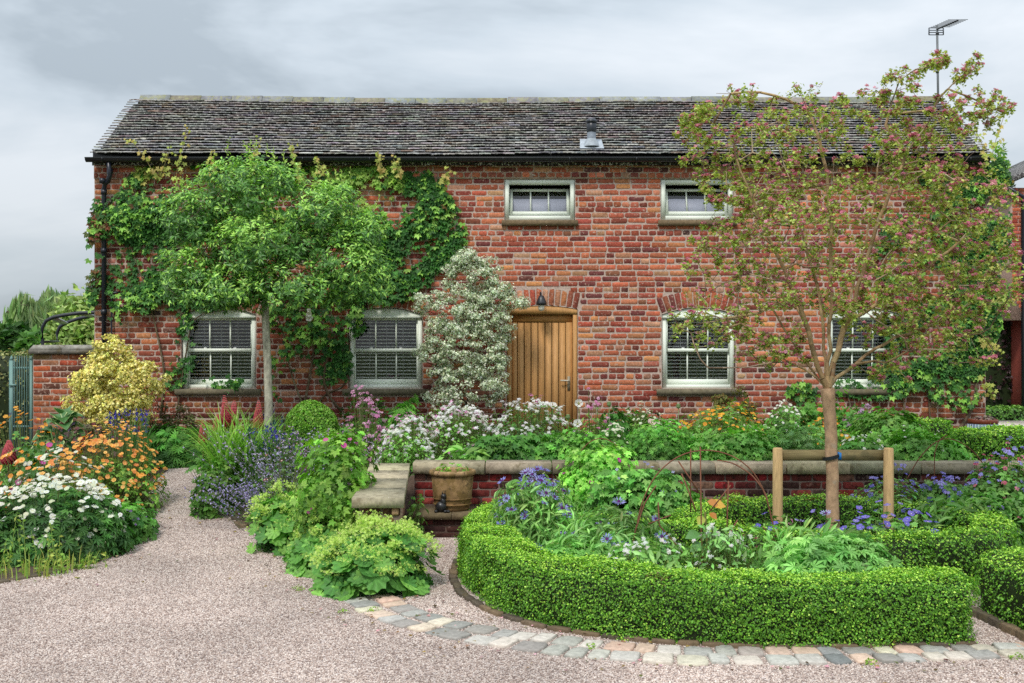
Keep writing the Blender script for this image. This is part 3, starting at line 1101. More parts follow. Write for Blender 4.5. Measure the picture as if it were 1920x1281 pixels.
# the return that comes forward, capped with thick flags
A0, A1 = np.array([X(768, 12.2), 12.24]), np.array([X(757, 9.5), 9.5])
for i in range(4):
    t0, t1 = i / 4, (i + 1) / 4
    p, q = A0 + (A1 - A0) * t0, A0 + (A1 - A0) * t1
    j = rw_.normal(0, .008, 4)
    B().hull([(q[0], q[1] + .006), (p[0], p[1] - .004), (p[0] - .42 + j[0], p[1] - .004), (q[0] - .42 + j[1], q[1] + .006)], cz1 - .085, cz1 + j[2] * .3, mixc([(170, 160, 138), (156, 146, 122), (180, 168, 140)], 1, .05, None, rw_), .01).build('coping_flag', M_STONE, rwall)
rb2 = B().hull([(A1[0] - .05, A1[1] + .06), (A0[0] - .05, A0[1]), (A0[0] - .38, A0[1]), (A1[0] - .38, A1[1] + .06)], -.5, cz1 - .087, lin(128, 110, 98)).build('return_body', M_MORTAR, rwall)
bk = brick_bank('brick', .22, .066, 14, rw_, M_BRICKD, [(150, 118, 92), (126, 82, 62), (164, 140, 116), (104, 70, 54)], None)
for r_ in range(8):
    zz = cz1 - .087 - (r_ + .5) * .078
    for x_ in ((A1[0] - .16, A1[0] - .32) if r_ % 2 else (A1[0] - .11, A1[0] - .27)):
        piece('brick', bk[rw_.integers(14)], rb2, (x_, A1[1] + .06, zz), None, (.65, 1, 1))
    RR = np.array([[0, -1., 0], [1., 0, 0], [0, 0, 1.]])
    dd = unit(np.append(A0 - A1, 0))
    RR = np.stack([dd, np.array([-dd[1], dd[0], 0]), np.array([0, 0, 1.])], 1)
    for k in range(11):
        m = A1 + (A0 - A1) * ((k + (.75 if r_ % 2 else .3)) * .24 + .08) / np.linalg.norm(A0 - A1)
        if m[1] < 11.9:
            piece('brick', bk[rw_.integers(14)], rb2, (m[0] - .05, m[1], zz), RR)

# brick plinth in front of the wall, with a stone ledge that carries the urn
plinth = root('brick_plinth', 'low brick step with mossy stone ledge under the terracotta urn', 'step', (-.6, 11.9, -.4))
pz = Z(963, 11.65)
pb = B().box(-1.02, -.12, 11.68, 12.23, -.5, pz - .06, lin(92, 74, 66)).build('step_body', M_MORTAR, plinth)
brick_run('brick', pb, 11.68, -1.02, -.12, -.42, 3, (pz - .06 + .42) / 3, .23, rw_, M_BRICKD, [(84, 44, 42), (66, 44, 40), (104, 58, 50)], None, 10)
for a, c in ((-1.04, -.62), (-.615, -.1)):
    B().hull([(a, 11.62), (c, 11.62), (c, 12.232), (a, 12.232)], pz - .058, pz, lin(112, 98, 74), .008).build('ledge_stone', M_STONE, plinth)

ux, uy = X(848, 11.9), 11.93
uz = Z(881, 11.9)
urn = root('terracotta_urn', 'large weathered terracotta urn with rolled rim standing against the low wall', 'plant pot', (ux, uy, pz))
H = uz - pz
B().lathe(ux, uy, [(0, pz + .002), (.172, pz + .002), (.178, pz + .05 * H), (.2, pz + .3 * H), (.222, pz + .9 * H), (.2, pz + .92 * H), (.17, pz + .8 * H), (0, pz + .8 * H)], 32, lin(140, 112, 76)).build('body', M_TERRA, urn, smooth=True)
B().lathe(ux, uy, [(.216, uz - .055), (.238, uz - .05), (.247, uz - .03), (.24, uz - .006), (.222, uz), (.2, uz - .012), (.198, uz - .05)], 32, lin(164, 134, 98)).build('rim', M_TERRA, urn, smooth=True)
for t in (.16, .3):
    B().lathe(ux, uy, [(.18 + .03 * t, pz + H * t - .014), (.2 + .04 * t, pz + H * t), (.18 + .03 * t, pz + H * t + .014)], 32, lin(146, 114, 76)).build('band', M_TERRA, urn, smooth=True)
B().lathe(ux, uy, [(0, uz - .06), (.2, uz - .06)], 20, lin(40, 32, 26)).build('compost', M_SOIL, urn)

ox, oy = X(827, 11.72), 11.74
orn = root('garden_ornament', 'small black crouching figure ornament on the ledge beside the urn', 'ornament', (ox, oy, pz))
BLK = lin(40, 40, 42)
def ell(g, c, r, col, n=10):
    t = np.linspace(-math.pi / 2, math.pi / 2, 7)
    th = np.arange(n) * 2 * math.pi / n
    v = np.array([(c[0] + r[0] * math.cos(a) * math.cos(b_), c[1] + r[1] * math.cos(a) * math.sin(b_), c[2] + r[2] * math.sin(a)) for a in t for b_ in th])
    i = np.arange(n)
    return g.add(v, [np.vstack([np.c_[k * n + i, k * n + (i + 1) % n, (k + 1) * n + (i + 1) % n, (k + 1) * n + i] for k in range(6)])], col)
g = B()
ell(g, (ox, oy, pz + .055), (.06, .05, .058), BLK)
ell(g, (ox + .02, oy, pz + .1), (.032, .034, .06), BLK)
g.build('body', M_BLACK, orn, smooth=True)
g = B()
ell(g, (ox + .026, oy - .01, pz + .165), (.03, .032, .03), BLK)
g.hull([(ox + .004, oy - .006), (ox + .018, oy - .006), (ox + .012, oy + .006)], pz + .18, pz + .215, BLK, .7).hull([(ox + .034, oy - .006), (ox + .048, oy - .006), (ox + .042, oy + .006)], pz + .18, pz + .215, BLK, .7)
g.build('head', M_BLACK, orn)
for dx in (-.05, .045, .075):
    g = B()
    ell(g, (ox + dx, oy - .045, pz + .016), (.02, .03, .016), BLK)
    g.build('paw', M_BLACK, orn, smooth=True)

# old garden wall beside the gate
gy = 15.75
gw = root('gate_wall', 'short red brick garden wall with lichened stone cap beside the gate', 'garden wall', (X(110, gy), gy, 0))
gx0, gx1 = X(62, gy), HX0 + .0
gt = Z(664, gy)
gb = B().box(gx0, gx1 + .0, gy, gy + .3, -.05, gt, lin(168, 146, 132)).build('wall_body', M_MORTAR, gw)
brick_run('brick', gb, gy, gx0, gx1, gt - 17 * .0805, 17, .0805, .238, rw_, M_BRICK, [(178, 84, 56), (160, 62, 50), (150, 118, 84), (186, 104, 70), (104, 62, 52)], None, 24)
c0 = gx0 - .04
for Lc in (.45, .46):
    v = [(c0, gy - .06, gt), (c0 + Lc, gy - .06, gt), (c0 + Lc, gy + .36, gt), (c0, gy + .36, gt)]
    B().hull([(c0 + .003, gy - .06), (c0 + Lc, gy - .06), (c0 + Lc, gy + .36), (c0 + .003, gy + .36)], gt + .002, gt + .06, lin(112, 108, 100)).hull([(c0 + .003, gy - .06), (c0 + Lc, gy - .06), (c0 + Lc, gy + .36), (c0 + .003, gy + .36)], gt + .061, gt + .125, lin(150, 147, 138), .22).build('cap_stone', M_STONE, gw)
    c0 += Lc + .004

# iron gate
GT = lin(112, 148, 142)
gate = root('iron_gate', 'tall pale green metal gate of pointed upright bars', 'gate', (X(40, gy), gy, 0))
ty = gy + .05
x0, x1 = X(20, ty), X(60, ty)
for x_, w_ in ((x0 + .012, .026), (x1 - .01, .018)):
    B().box(x_ - w_, x_ + w_, ty - .02, ty + .02, -.05, Z(676, ty), GT).hull([(x_ - w_, ty - .02), (x_ + w_, ty - .02), (x_ + w_, ty + .02), (x_ - w_, ty + .02)], Z(676, ty) + .001, Z(667, ty), GT, .8).build('gate_post', M_METAL, gate)
for py in (690, 800):
    B().box(x0 + .04, x1 - .03, ty - .014, ty + .014, Z(py, ty) - .014, Z(py, ty) + .014, GT).build('rail', M_METAL, gate)
for k in range(7):
    x_ = x0 + .066 + k * .0335
    B().tube([(x_, ty - .022, .0), (x_, ty - .022, Z(674, ty)), (x_, ty - .022, Z(666, ty))], [.0065, .0065, .001], 6, GT).build('bar', M_METAL, gate)
B().box(x0 - .01, x0 + .09, ty - .04, ty - .031, Z(722, ty) - .012, Z(722, ty) + .012, GT).build('latch', M_METAL, gate)

# metal rose arch beyond the wall
arch = root('garden_arch', 'black metal garden arch rising behind the gate wall', 'garden arch', (X(140, 19), 19, 0))
hoop = [[], []]
for k, (pp, yy) in enumerate((([(80, 640), (79, 615), (86, 602), (100, 595), (120, 591), (150, 587), (185, 586)], 19.0), ([(107, 640), (107, 625), (112, 613), (123, 606), (145, 598), (175, 592), (195, 591)], 20.2))):
    pts = [P(a, c, yy) for a, c in pp]
    pts = [np.array([pts[0][0], yy, 0])] + pts
    m = pts[-1][0]
    pts += [np.array([2 * m - p[0], yy, p[2]]) for p in pts[-2::-1]]
    B().tube(pts, .03, 8, lin(40, 44, 52)).build('hoop', M_METAL, arch)
    hoop[k] = pts
for i, col_ in ((1, (74, 82, 84)), (3, (190, 196, 204)), (5, (190, 196, 204))):
    p, q = hoop[0][i + 1 if i > 1 else 1], hoop[1][i + 1 if i > 1 else 1]
    d = np.array([.05, 0, .012])
    B().add([p - d, p + d, q + d, q - d, p - d - [0, 0, .02], p + d - [0, 0, .02], q + d - [0, 0, .02], q - d - [0, 0, .02]], [np.array([(0, 1, 2, 3), (7, 6, 5, 4), (0, 4, 5, 1), (1, 5, 6, 2), (2, 6, 7, 3), (3, 7, 4, 0)])], lin(*col_)).build('rung', M_METAL, arch)

# neighbour's gable at the edge of the yard
ny = 23.0
nb_ = root('neighbouring_barn', 'red brick gable of a neighbouring barn with a black downpipe', 'building', (X(1990, ny), ny, 0))
nx0, nx1, nt = X(1898, ny), X(1898, ny) + 4, Z(352, ny)
nb0 = Z(600, ny)
nwall = B().box(nx0, nx1, ny + .02, ny + 5, nb0, nt, lin(178, 152, 140)).box(nx0 + .32, nx1, ny + .3, ny + 5, -.1, nb0, lin(120, 60, 50)).build('wall', M_MORTAR, nb_)
g = B()
zz, r_ = nb0, 0
while zz < nt - .04:
    x = nx0 - (.11 if r_ % 2 else 0) + max(0, (nb0 + .55 - zz) * .32 - .02)
    xl = nx0 + max(0, (nb0 + .5 - zz) * .5)
    while x < nx0 + 1.6:
        a, c = max(x, xl), x + .236
        if c - a > .05:
            v, f = brick_shape(c - a - .012, .066, 0, rw_, .008)
            g.add(v + np.array([(a + c) / 2, ny + .018, zz + .04]), f, brick_colour(1, rw_, [(190, 108, 76), (178, 90, 66), (164, 80, 62)], None))
        x += .24
    zz += .078
    r_ += 1
tag(g.build('brickwork', M_BRICK, nwall), kind='stuff')
B().add([(nx0 - .25, ny - .2, nt), (nx1, ny - .2, nt + 1.9), (nx1, ny + 5, nt + 1.9), (nx0 - .25, ny + 5, nt), (nx0 - .25, ny - .2, nt + .12), (nx1, ny - .2, nt + 2.02), (nx1, ny + 5, nt + 2.02), (nx0 - .25, ny + 5, nt + .12)],
        [np.array([(0, 3, 2, 1), (4, 5, 6, 7), (0, 1, 5, 4), (1, 2, 6, 5), (2, 3, 7, 6), (3, 0, 4, 7)])], lin(72, 70, 72)).build('roof', M_TILE, nb_)
B().tube([(nx0 - .2, ny - .12, nt + .02), (X(1915, ny), ny - .1, nt - .2), (X(1916, ny), ny - .1, .0)], .05, 10, lin(36, 40, 54)).build('downpipe', M_BLACK, nb_)

# pale paving of the yard at the side of the house
for i, (a, c) in enumerate(((6.9, 8.3), (8.31, 9.8), (9.81, 11.4), (11.41, 13))):
    for k, (y0, y1) in enumerate(((17, 18.9), (18.91, 20.6), (20.61, 22.4))):
        o = B().hull([(a, y0), (c, y0), (c, y1), (a, y1)], .0, .05, mixc([(206, 196, 184), (196, 188, 178)], 1, .03, None, rw_)).build('yard_slab', M_SETT)
        tag(o, kind='structure')

# glazed pot at the corner of the house
gx_, gy_ = X(1843, 15.45), 15.45
pt, pb_ = Z(786, gy_), .12
pot = root('glazed_pot', 'squat blue grey glazed pot with rusty brown rim at the house corner', 'plant pot', (gx_, gy_, pb_))
B().lathe(gx_, gy_, [(0, pb_), (.13, pb_), (.175, pb_ + .1), (.195, pb_ + .25), (.188, pt - .06)], 28, lin(128, 148, 168)).build('body', M_GLAZE, pot, smooth=True)
g = B()
for t in np.arange(28) * 2 * math.pi / 28:
    g.tube([(gx_ + r_ * math.cos(t), gy_ + r_ * math.sin(t), zz) for r_, zz in ((.176, pb_ + .1), (.197, pb_ + .25), (.191, pt - .065))], .006, 4, lin(178, 192, 206))
g.build('flutes', M_GLAZE, pot)
B().lathe(gx_, gy_, [(.186, pt - .06), (.198, pt - .045), (.198, pt - .01), (.188, pt), (.17, pt), (.165, pt - .05), (0, pt - .04)], 28, lin(112, 58, 40)).build('rim', M_GLAZE, pot, smooth=True)

# ================================================================ STONE EDGINGS
rs_ = np.random.default_rng(51)


def spline(pts, n):
    p = np.asarray(pts, float)
    d = np.r_[0, np.cumsum(np.linalg.norm(np.diff(p, axis=0), axis=1))]
    # smooth by chained quadratic interpolation of a densified polyline
    t = np.linspace(0, d[-1], n)
    q = np.stack([np.interp(t, d, p[:, k]) for k in range(p.shape[1])], 1)
    for _ in range(6):
        q[1:-1] = (q[:-2] + 2 * q[1:-1] + q[2:]) / 4
    return q


def walk(q, step):
    d = np.r_[0, np.cumsum(np.linalg.norm(np.diff(q, axis=0), axis=1))]
    out, s_ = [], 0
    while s_ < d[-1]:
        L_ = step * rs_.uniform(.75, 1.25)
        m = s_ + L_ / 2
        c = np.array([np.interp(m, d, q[:, k]) for k in (0, 1)])
        e_ = np.array([np.interp(min(m + .05, d[-1]), d, q[:, k]) - np.interp(max(m - .05, 0), d, q[:, k]) for k in (0, 1)])
        out.append((c, e_ / (np.linalg.norm(e_) + 1e-9), L_))
        s_ += L_
    return out


def stone_mesh(name, r, mat, cols, hgt=.05):
    k = 12
    th = (np.arange(k) + .5) * 2 * math.pi / k
    e4 = (abs(np.cos(th)) ** 9 + abs(np.sin(th)) ** 9) ** (-1 / 9)
    o = np.c_[np.cos(th) * e4, np.sin(th) * e4] * .5 * r.uniform(.93, 1.02, (k, 1))
    rings = [(1.0, 0), (1.0, .72), (.95, .93), (.84, 1.0)]
    v = np.vstack([np.c_[o * s_, np.full(k, h_ * hgt) + (r.normal(0, .0025, k) if h_ == 1 else 0)] for s_, h_ in rings])
    i = np.arange(k)
    f = [np.vstack([np.c_[j * k + i, j * k + (i + 1) % k, (j + 1) * k + (i + 1) % k, (j + 1) * k + i] for j in range(3)]), (i + 3 * k)[None]]
    return B().add(v, f, mixc(cols, 1, .06, None, r)).mesh(name, mat)


SETT = [(206, 198, 184), (190, 182, 170), (168, 166, 162), (122, 124, 128), (204, 176, 156), (214, 204, 184), (196, 186, 168), (150, 146, 140)]
sbank = [stone_mesh('cobble', rs_, M_SETT, SETT) for _ in range(36)]


def G(px, py):
    y = F * (EYE + .4) / (py - CY)
    return (X(px, y), y)


edge = root('cobbled_border', 'curved double row of pale granite setts across the gravel', 'stone edging', (0, 7.2, -.4))
outer = spline([G(*p) for p in ((600, 1100), (630, 1122), (665, 1150), (740, 1180), (850, 1205), (960, 1223), (1100, 1240), (1250, 1250), (1400, 1251), (1550, 1250), (1700, 1246), (1930, 1236))], 160)
inner = spline([G(*p) for p in ((690, 1094), (735, 1115), (795, 1148), (880, 1173), (1000, 1190), (1150, 1207), (1300, 1217), (1450, 1218), (1600, 1217), (1750, 1215), (1930, 1211))], 160)
for lo, hi in ((0.03, .48), (.52, .97)):
    mid_ = outer * (1 - (lo + hi) / 2) + inner * ((lo + hi) / 2)
    wd = np.linalg.norm(outer - inner, axis=1).mean() * (hi - lo)
    for c, t, L_ in walk(mid_, .175):
        wl_ = np.linalg.norm(outer - inner, axis=1)[np.argmin(np.linalg.norm(mid_ - c, axis=1))] * (hi - lo)
        a = math.atan2(t[1], t[0]) + rs_.normal(0, .05)
        R = np.array([[math.cos(a), -math.sin(a), 0], [math.sin(a), math.cos(a), 0], [0, 0, 1.]])
        piece('cobble', sbank[rs_.integers(36)], edge, (c[0] + rs_.normal(0, .008), c[1] + rs_.normal(0, .008), -.4 - .026 + rs_.normal(0, .003)), R, (L_ - .012, wl_ * rs_.uniform(.9, 1.0), 1))

ebank = [stone_mesh('edging_stone', rs_, M_STONE, [(112, 98, 78), (92, 84, 70), (124, 108, 84)], .055) for _ in range(14)]


def edging(name, label, pts, step=.2, wdt=.075, dz=-.012):
    q = spline(pts, 120)
    rt_ = root(name, label, 'stone edging', (q[60][0], q[60][1], gz(q[60][0], q[60][1]).item()))
    for c, t, L_ in walk(q, step):
        a = math.atan2(t[1], t[0]) + rs_.normal(0, .04)
        R = np.array([[math.cos(a), -math.sin(a), 0], [math.sin(a), math.cos(a), 0], [0, 0, 1.]])
        piece('edging_stone', ebank[rs_.integers(14)], rt_, (c[0], c[1], gz(c[0], c[1]).item() - .01 + dz), R, (L_ - .012, wdt * rs_.uniform(.85, 1.1), 1))


edging('stone_edging', 'narrow brown stone kerb under the foot of the curved box hedge', [(-.5, 10.4), (-.5, 9.6), (-.4, 9.0), (-.16, 8.4), (.2, 7.95), (.62, 7.7), (1.1, 7.52), (1.6, 7.44), (2.2, 7.44), (3.0, 7.5)])
edging('stone_edging', 'stone kerb at the foot of the cropped hedge right of the gap', [(3.33, 8.95), (3.36, 8.4), (3.4, 7.9), (3.46, 7.2)], dz=.015)
edging('stone_edging', 'half buried grey stones edging the white masterwort bed', [(-5.6, 8.75), (-4.27, 9.42), (-3.9, 9.93), (-3.7, 10.8), (-3.8, 11.9), (-4.0, 12.7)], .26, .12, -.02)
edging('stone_edging', 'half buried stones edging the path below the catmint', [(-3.72, 13.9), (-3.28, 13.1), (-2.8, 11.9)], .26, .12, -.015)
# ================================================================ PLANT BUILDING BLOCKS
def T(v, f, c=None):
    v = np.array(v, float)
    f = [np.array(k) for k in f]
    return (v, f) if c is None else (v, f, np.array(c, float))


# leaves: x across, y along, z up from the blade
LEAF = T([(0, 0, 0), (.5, .45, .14), (0, 1, 0), (-.5, .45, .14)], [[(0, 1, 2), (0, 2, 3)]])
LANCE = T([(0, 0, 0), (.34, .25, .1), (.4, .55, .1), (0, 1, -.12), (-.4, .55, .1), (-.34, .25, .1), (0, .5, 0)], [[(0, 1, 6), (1, 2, 6), (2, 3, 6), (6, 3, 4), (6, 4, 5), (0, 6, 5)]])


def fan(angles, lens, w=.42, z=.1, notch=None):
    v, f = [], []
    for a, l in zip(angles, lens):
        a = math.radians(a)
        d, p = np.array([math.sin(a), math.cos(a)]), np.array([math.cos(a), -math.sin(a)])
        k = len(v)
        v += [(0, 0, 0), (*(d * l * .55 + p * w * l / 2), z), (*(d * l), -.05), (*(d * l * .55 - p * w * l / 2), z)]
        f += [(k, k + 1, k + 2), (k, k + 2, k + 3)]
    return T(v, [f])


PALM5 = fan((-95, -48, 0, 48, 95), (.6, .85, 1, .85, .6), .5)
PALM3 = fan((-70, 0, 70), (.75, 1, .75), .62)
PALM7 = fan((-120, -80, -40, 0, 40, 80, 120), (.55, .75, .92, 1, .92, .75, .55), .3)
PINN = fan((-60, -25, 0, 25, 60, -75, 75), (.62, .85, 1, .85, .62, .4, .4), .2, .05)
SPRIG3 = fan((-52, 0, 52), (.85, 1, .85), .62, .22)
LANCE4 = T([(0, 0, 0), (.42, .42, .12), (0, 1, -.1), (-.42, .42, .12), (0, .5, 0)], [[(0, 1, 4), (1, 2, 4), (4, 2, 3), (0, 4, 3)]])
SPRIG = fan((-55, 0, 55, 125, -125), (.8, 1, .8, .7, .7), .55, .22)     # a tuft of five small leaves

# flowers face along +z


def petals(n, l, w, cup, ctr=None, cr=.16, cz=.1, base=.08):
    v, f, c = [], [], []
    for k in range(n):
        a = 2 * math.pi * k / n
        d, p = np.array([math.sin(a), math.cos(a)]), np.array([math.cos(a), -math.sin(a)])
        b_ = len(v)
        v += [(*(d * base), 0), (*(d * l * .7 + p * w / 2), cup * .6), (*(d * l), cup), (*(d * l * .7 - p * w / 2), cup * .6)]
        f += [(b_, b_ + 1, b_ + 2), (b_, b_ + 2, b_ + 3)]
        c += [(0, 0, 0, 0)] * 4
    if ctr is not None:
        b_ = len(v)
        v += [(0, 0, cz)] + [(cr * math.cos(t), cr * math.sin(t), cz * .25) for t in np.arange(6) * math.pi / 3]
        f += [(b_, b_ + 1 + k, b_ + 1 + (k + 1) % 6) for k in range(6)]
        c += [(*lin(*ctr), 1)] * 7
    else:
        pass
    return T(v, [f], c)


F_MASTER = petals(11, 1, .5, .12, (226, 226, 196), .42, .25)
F_GEUM = petals(6, 1, 1.1, .35, (226, 150, 60), .3, .2)
F_CRANE = petals(5, 1, 1.05, .18, (225, 205, 235), .2, .08)
F_CENT = petals(12, 1, .2, .25, (96, 40, 110), .34, .3, .2)
F_POPPY = petals(5, 1, 1.45, .75, (120, 120, 60), .26, .3)
F_SMALL = petals(4, 1, .95, .12)
F_COLUMB = petals(5, 1, .75, -.55)


def scale_from(n, s0, s1, r):
    return r.uniform(s0, s1, n)


def leaves(g, Tm, pos, nrm, size, col, r, droop=.5, aspect=1.0):
    """leaves whose blades face nrm; tips point out and down by droop"""
    n = len(pos)
    along = rdir(n, r) * .9 + unit(nrm) * .35
    along[:, 2] -= droop
    R = frames(nrm, along)
    S = np.broadcast_to(np.asarray(size, float), (n,))
    return g.rep(Tm, pos, R, np.stack([S * aspect, S, S], 1), col)


def dome(n, c, rx, ry, h, r, inner=.55, bump=.16, f=6.0, low=-.05, box=2.0):
    """points in the outer shell of an uneven dome, with outward directions"""
    u = rdir(n * 2 + 20, r)
    u = u[u[:, 2] > low][:n]
    while len(u) < n:
        w = rdir(n, r)
        u = np.vstack([u, w[w[:, 2] > low]])[:n]
    u = u / (np.sum(abs(u) ** box, 1, keepdims=True) ** (1 / box))
    k = inner + (1 - inner) * np.sqrt(r.random(n))
    q = np.asarray(c, float)
    bmp = 1 + bump * lump(u * np.array([rx, ry, h]) + q, f)
    p = q + u * np.array([rx, ry, h]) * (k * bmp)[:, None]
    return p, unit(u * np.array([1 / rx, 1 / ry, 1 / h]))


def spot(px0, px1, ytop, y, zb=None):
    """centre, half width and height of a plant between two pixel columns at depth y"""
    cx = X((px0 + px1) / 2, y)
    z0 = gz(cx, y).item() if zb is None else zb
    return np.array([cx, y, z0]), (px1 - px0) / 2 * y / F, max(.05, Z(ytop, y) - z0)


GREENS = [(92, 134, 52), (116, 158, 64), (76, 112, 46), (138, 176, 82)]
SEED = [100]


def clump(name, label, cat, px0, px1, ytop, y, depth=None, zb=None, leaf=PALM5, nl=600, size=.06, cols=GREENS, droop=.5, inner=.45, aspect=1.0, mat=None,
          flowers=(), bump=.16, stems=40, group=None, low=-.05, up=.35, jit=.2, fh=1.0, f=6.0):
    """one herbaceous plant: dome of leaves over stems, with flowers held above it.
    flowers: list of (template, n, size, colours, single?, spread(0 flat top..1 all over), lift)"""
    SEED[0] += 1
    nl = int(nl * .9)
    r = np.random.default_rng(SEED[0])
    c, rx, h = spot(px0, px1, ytop, y, zb)
    ry = depth or min(rx, .45)
    rt_ = root(name, label, cat, tuple(c), group)
    p, u = dome(nl, c, rx, ry, h * fh, r, inner, bump, f, low, 3.0)
    nr = unit(u + rdir(nl, r) * .55 + np.array([0, 0, up]))
    g = B()
    leaves(g, leaf, p, nr, r.uniform(.6, 1.25, nl) * size, np.clip(mixc(cols, nl, jit, None, r) * (1 + .3 * lump(p, 5, 4))[:, None], 0, .9), r, droop, aspect)
    fol = g.build('foliage', mat or M_LEAF, rt_)
    sg = B()
    k = r.choice(nl, min(stems, nl), False)
    b0 = c + (p[k] - c) * np.array([.35, .35, 0])
    b0[:, 2] = c[2] - .01
    sg.segs(b0, p[k], .004, .0025, 3, mixc([(92, 116, 56), (112, 124, 70)], len(k), .1, None, r))
    for fl in flowers:
        tm, n, fs, fc, single, spread, lift = fl
        fp, fu = dome(n, c, rx * .96, ry * .96, h * (1 + lift), r, .8, bump, f, 1 - 1.0 * (.35 + .6 * spread), 2.6)
        fp = fp + r.normal(0, .012, fp.shape)
        nn = unit(fu * .55 + rdir(n, r) * .45 + np.array([0, -.3, .65]))
        Rr = frames(nn, rdir(n, r))
        ss = r.uniform(.75, 1.2, n) * fs
        cc = mixc(fc, n, .08, None, r)
        bb = fp * 1.0
        bb[:, :2] = c[:2] + (fp[:, :2] - c[:2]) * .6
        bb[:, 2] = c[2] + (fp[:, 2] - c[2]) * .35
        sg.segs(bb, fp, .0028, .002, 3, mixc([(104, 124, 66), (126, 138, 82)], n, .1, None, r))
        if single:
            bank = []
            for q in range(min(10, n)):
                bank.append(B().rep((tm[0] + r.normal(0, .05, tm[0].shape),) + tuple(tm[1:]), np.zeros((1, 3)), np.eye(3)[None], np.ones(1), cc[q:q + 1]).mesh('flower', M_PETAL))
            for i in range(n):
                piece('flower', bank[i % len(bank)], rt_, fp[i], Rr[i], ss[i])
        else:
            g2 = B()
            g2.rep(tm, fp, Rr, ss, cc)
            g2.build('blossom', M_PETAL, rt_)
    if sg.n:
        sg.build('stems', M_STEM, rt_)
    return rt_, c, rx, ry, h, r


def blades_template(curl, n=6):
    """a strap leaf arching over: base at origin, runs along y, rises along z"""
    t = np.linspace(0, 1, n)
    a = .35 * 0 + curl * t ** 1.4
    dy, dz = np.sin(a), np.cos(a)
    y = np.r_[0, np.cumsum(dy[:-1])] / (n - 1)
    z = np.r_[0, np.cumsum(dz[:-1])] / (n - 1)
    w = np.array([.7, 1, .95, .8, .5, .03])[:n] / 2
    v = np.vstack([np.c_[-w, y, z], np.c_[w, y, z]])
    i = np.arange(n - 1)
    return (v, [np.c_[i, i + n, i + n + 1, i + 1]])


BLADES = [blades_template(c) for c in (.5, 1.1, 1.8, 2.5)]


def blades(g, c, rad, n, L, w, cols, r, kinds=(0, 1, 2, 3), up=0.0):
    for k in kinds:
        m = n // len(kinds)
        th = r.uniform(0, 2 * math.pi, m)
        d = np.stack([np.cos(th), np.sin(th), np.zeros(m)], 1)
        p = np.asarray(c) + d * (rad * np.sqrt(r.random(m)))[:, None]
        R = np.stack([np.cross(d, np.tile([0, 0, 1.], (m, 1))), d, np.tile([0, 0, 1.], (m, 1))], -1)
        Ls = r.uniform(.6, 1.1, m) * L
        g.rep(BLADES[k], p, R, np.stack([np.full(m, w) * r.uniform(.7, 1.2, m), Ls, Ls], 1), mixc(cols, m, .14, None, r))


def spike_flower(g, p0, p1, rad, rings, per, col0, col1, r, tw=.35):
    """florets whorled up a stem from p0 to p1; colour runs from col0 (foot) to col1 (tip)"""
    p0, p1 = np.asarray(p0, float), np.asarray(p1, float)
    ax = unit(p1 - p0)
    a = unit(np.cross(ax, [.3, 1, .2]))
    b_ = np.cross(ax, a)
    for k in range(rings):
        t = k / (rings - 1)
        rr_ = rad * (1 - .78 * t ** 1.8) * (.75 + .25 * min(1, t * 6))
        th = np.arange(per) * 2 * math.pi / per + k * .5
        d = a * np.cos(th)[:, None] + b_ * np.sin(th)[:, None]
        c = p0 + (p1 - p0) * t + d * rr_ * .55
        R = frames(d * .6 + ax * .8, d + ax * .1)
        cc = (1 - t) * np.array(lin(*col0)) + t * np.array(lin(*col1))
        s_ = rr_ * 1.15
        g.rep(SEEDPOD, c, R, np.stack([np.full(per, s_ * .85), np.full(per, s_), np.full(per, s_)], 1), np.clip(cc * np.exp(r.normal(0, .15, (per, 1))), 0, 1))


SEEDPOD = T([(0, -.1, 0), (.4, .35, .1), (0, .9, .25), (-.4, .35, .1), (0, .3, .55)], [[(0, 1, 4), (1, 2, 4), (2, 3, 4), (3, 0, 4)]])


# ---------------------------------------------------------------- hedges
BOXC = [(108, 160, 48), (88, 140, 44), (128, 178, 58), (72, 118, 38)]
BOXTIP = [(168, 208, 78), (150, 196, 66), (184, 214, 94)]


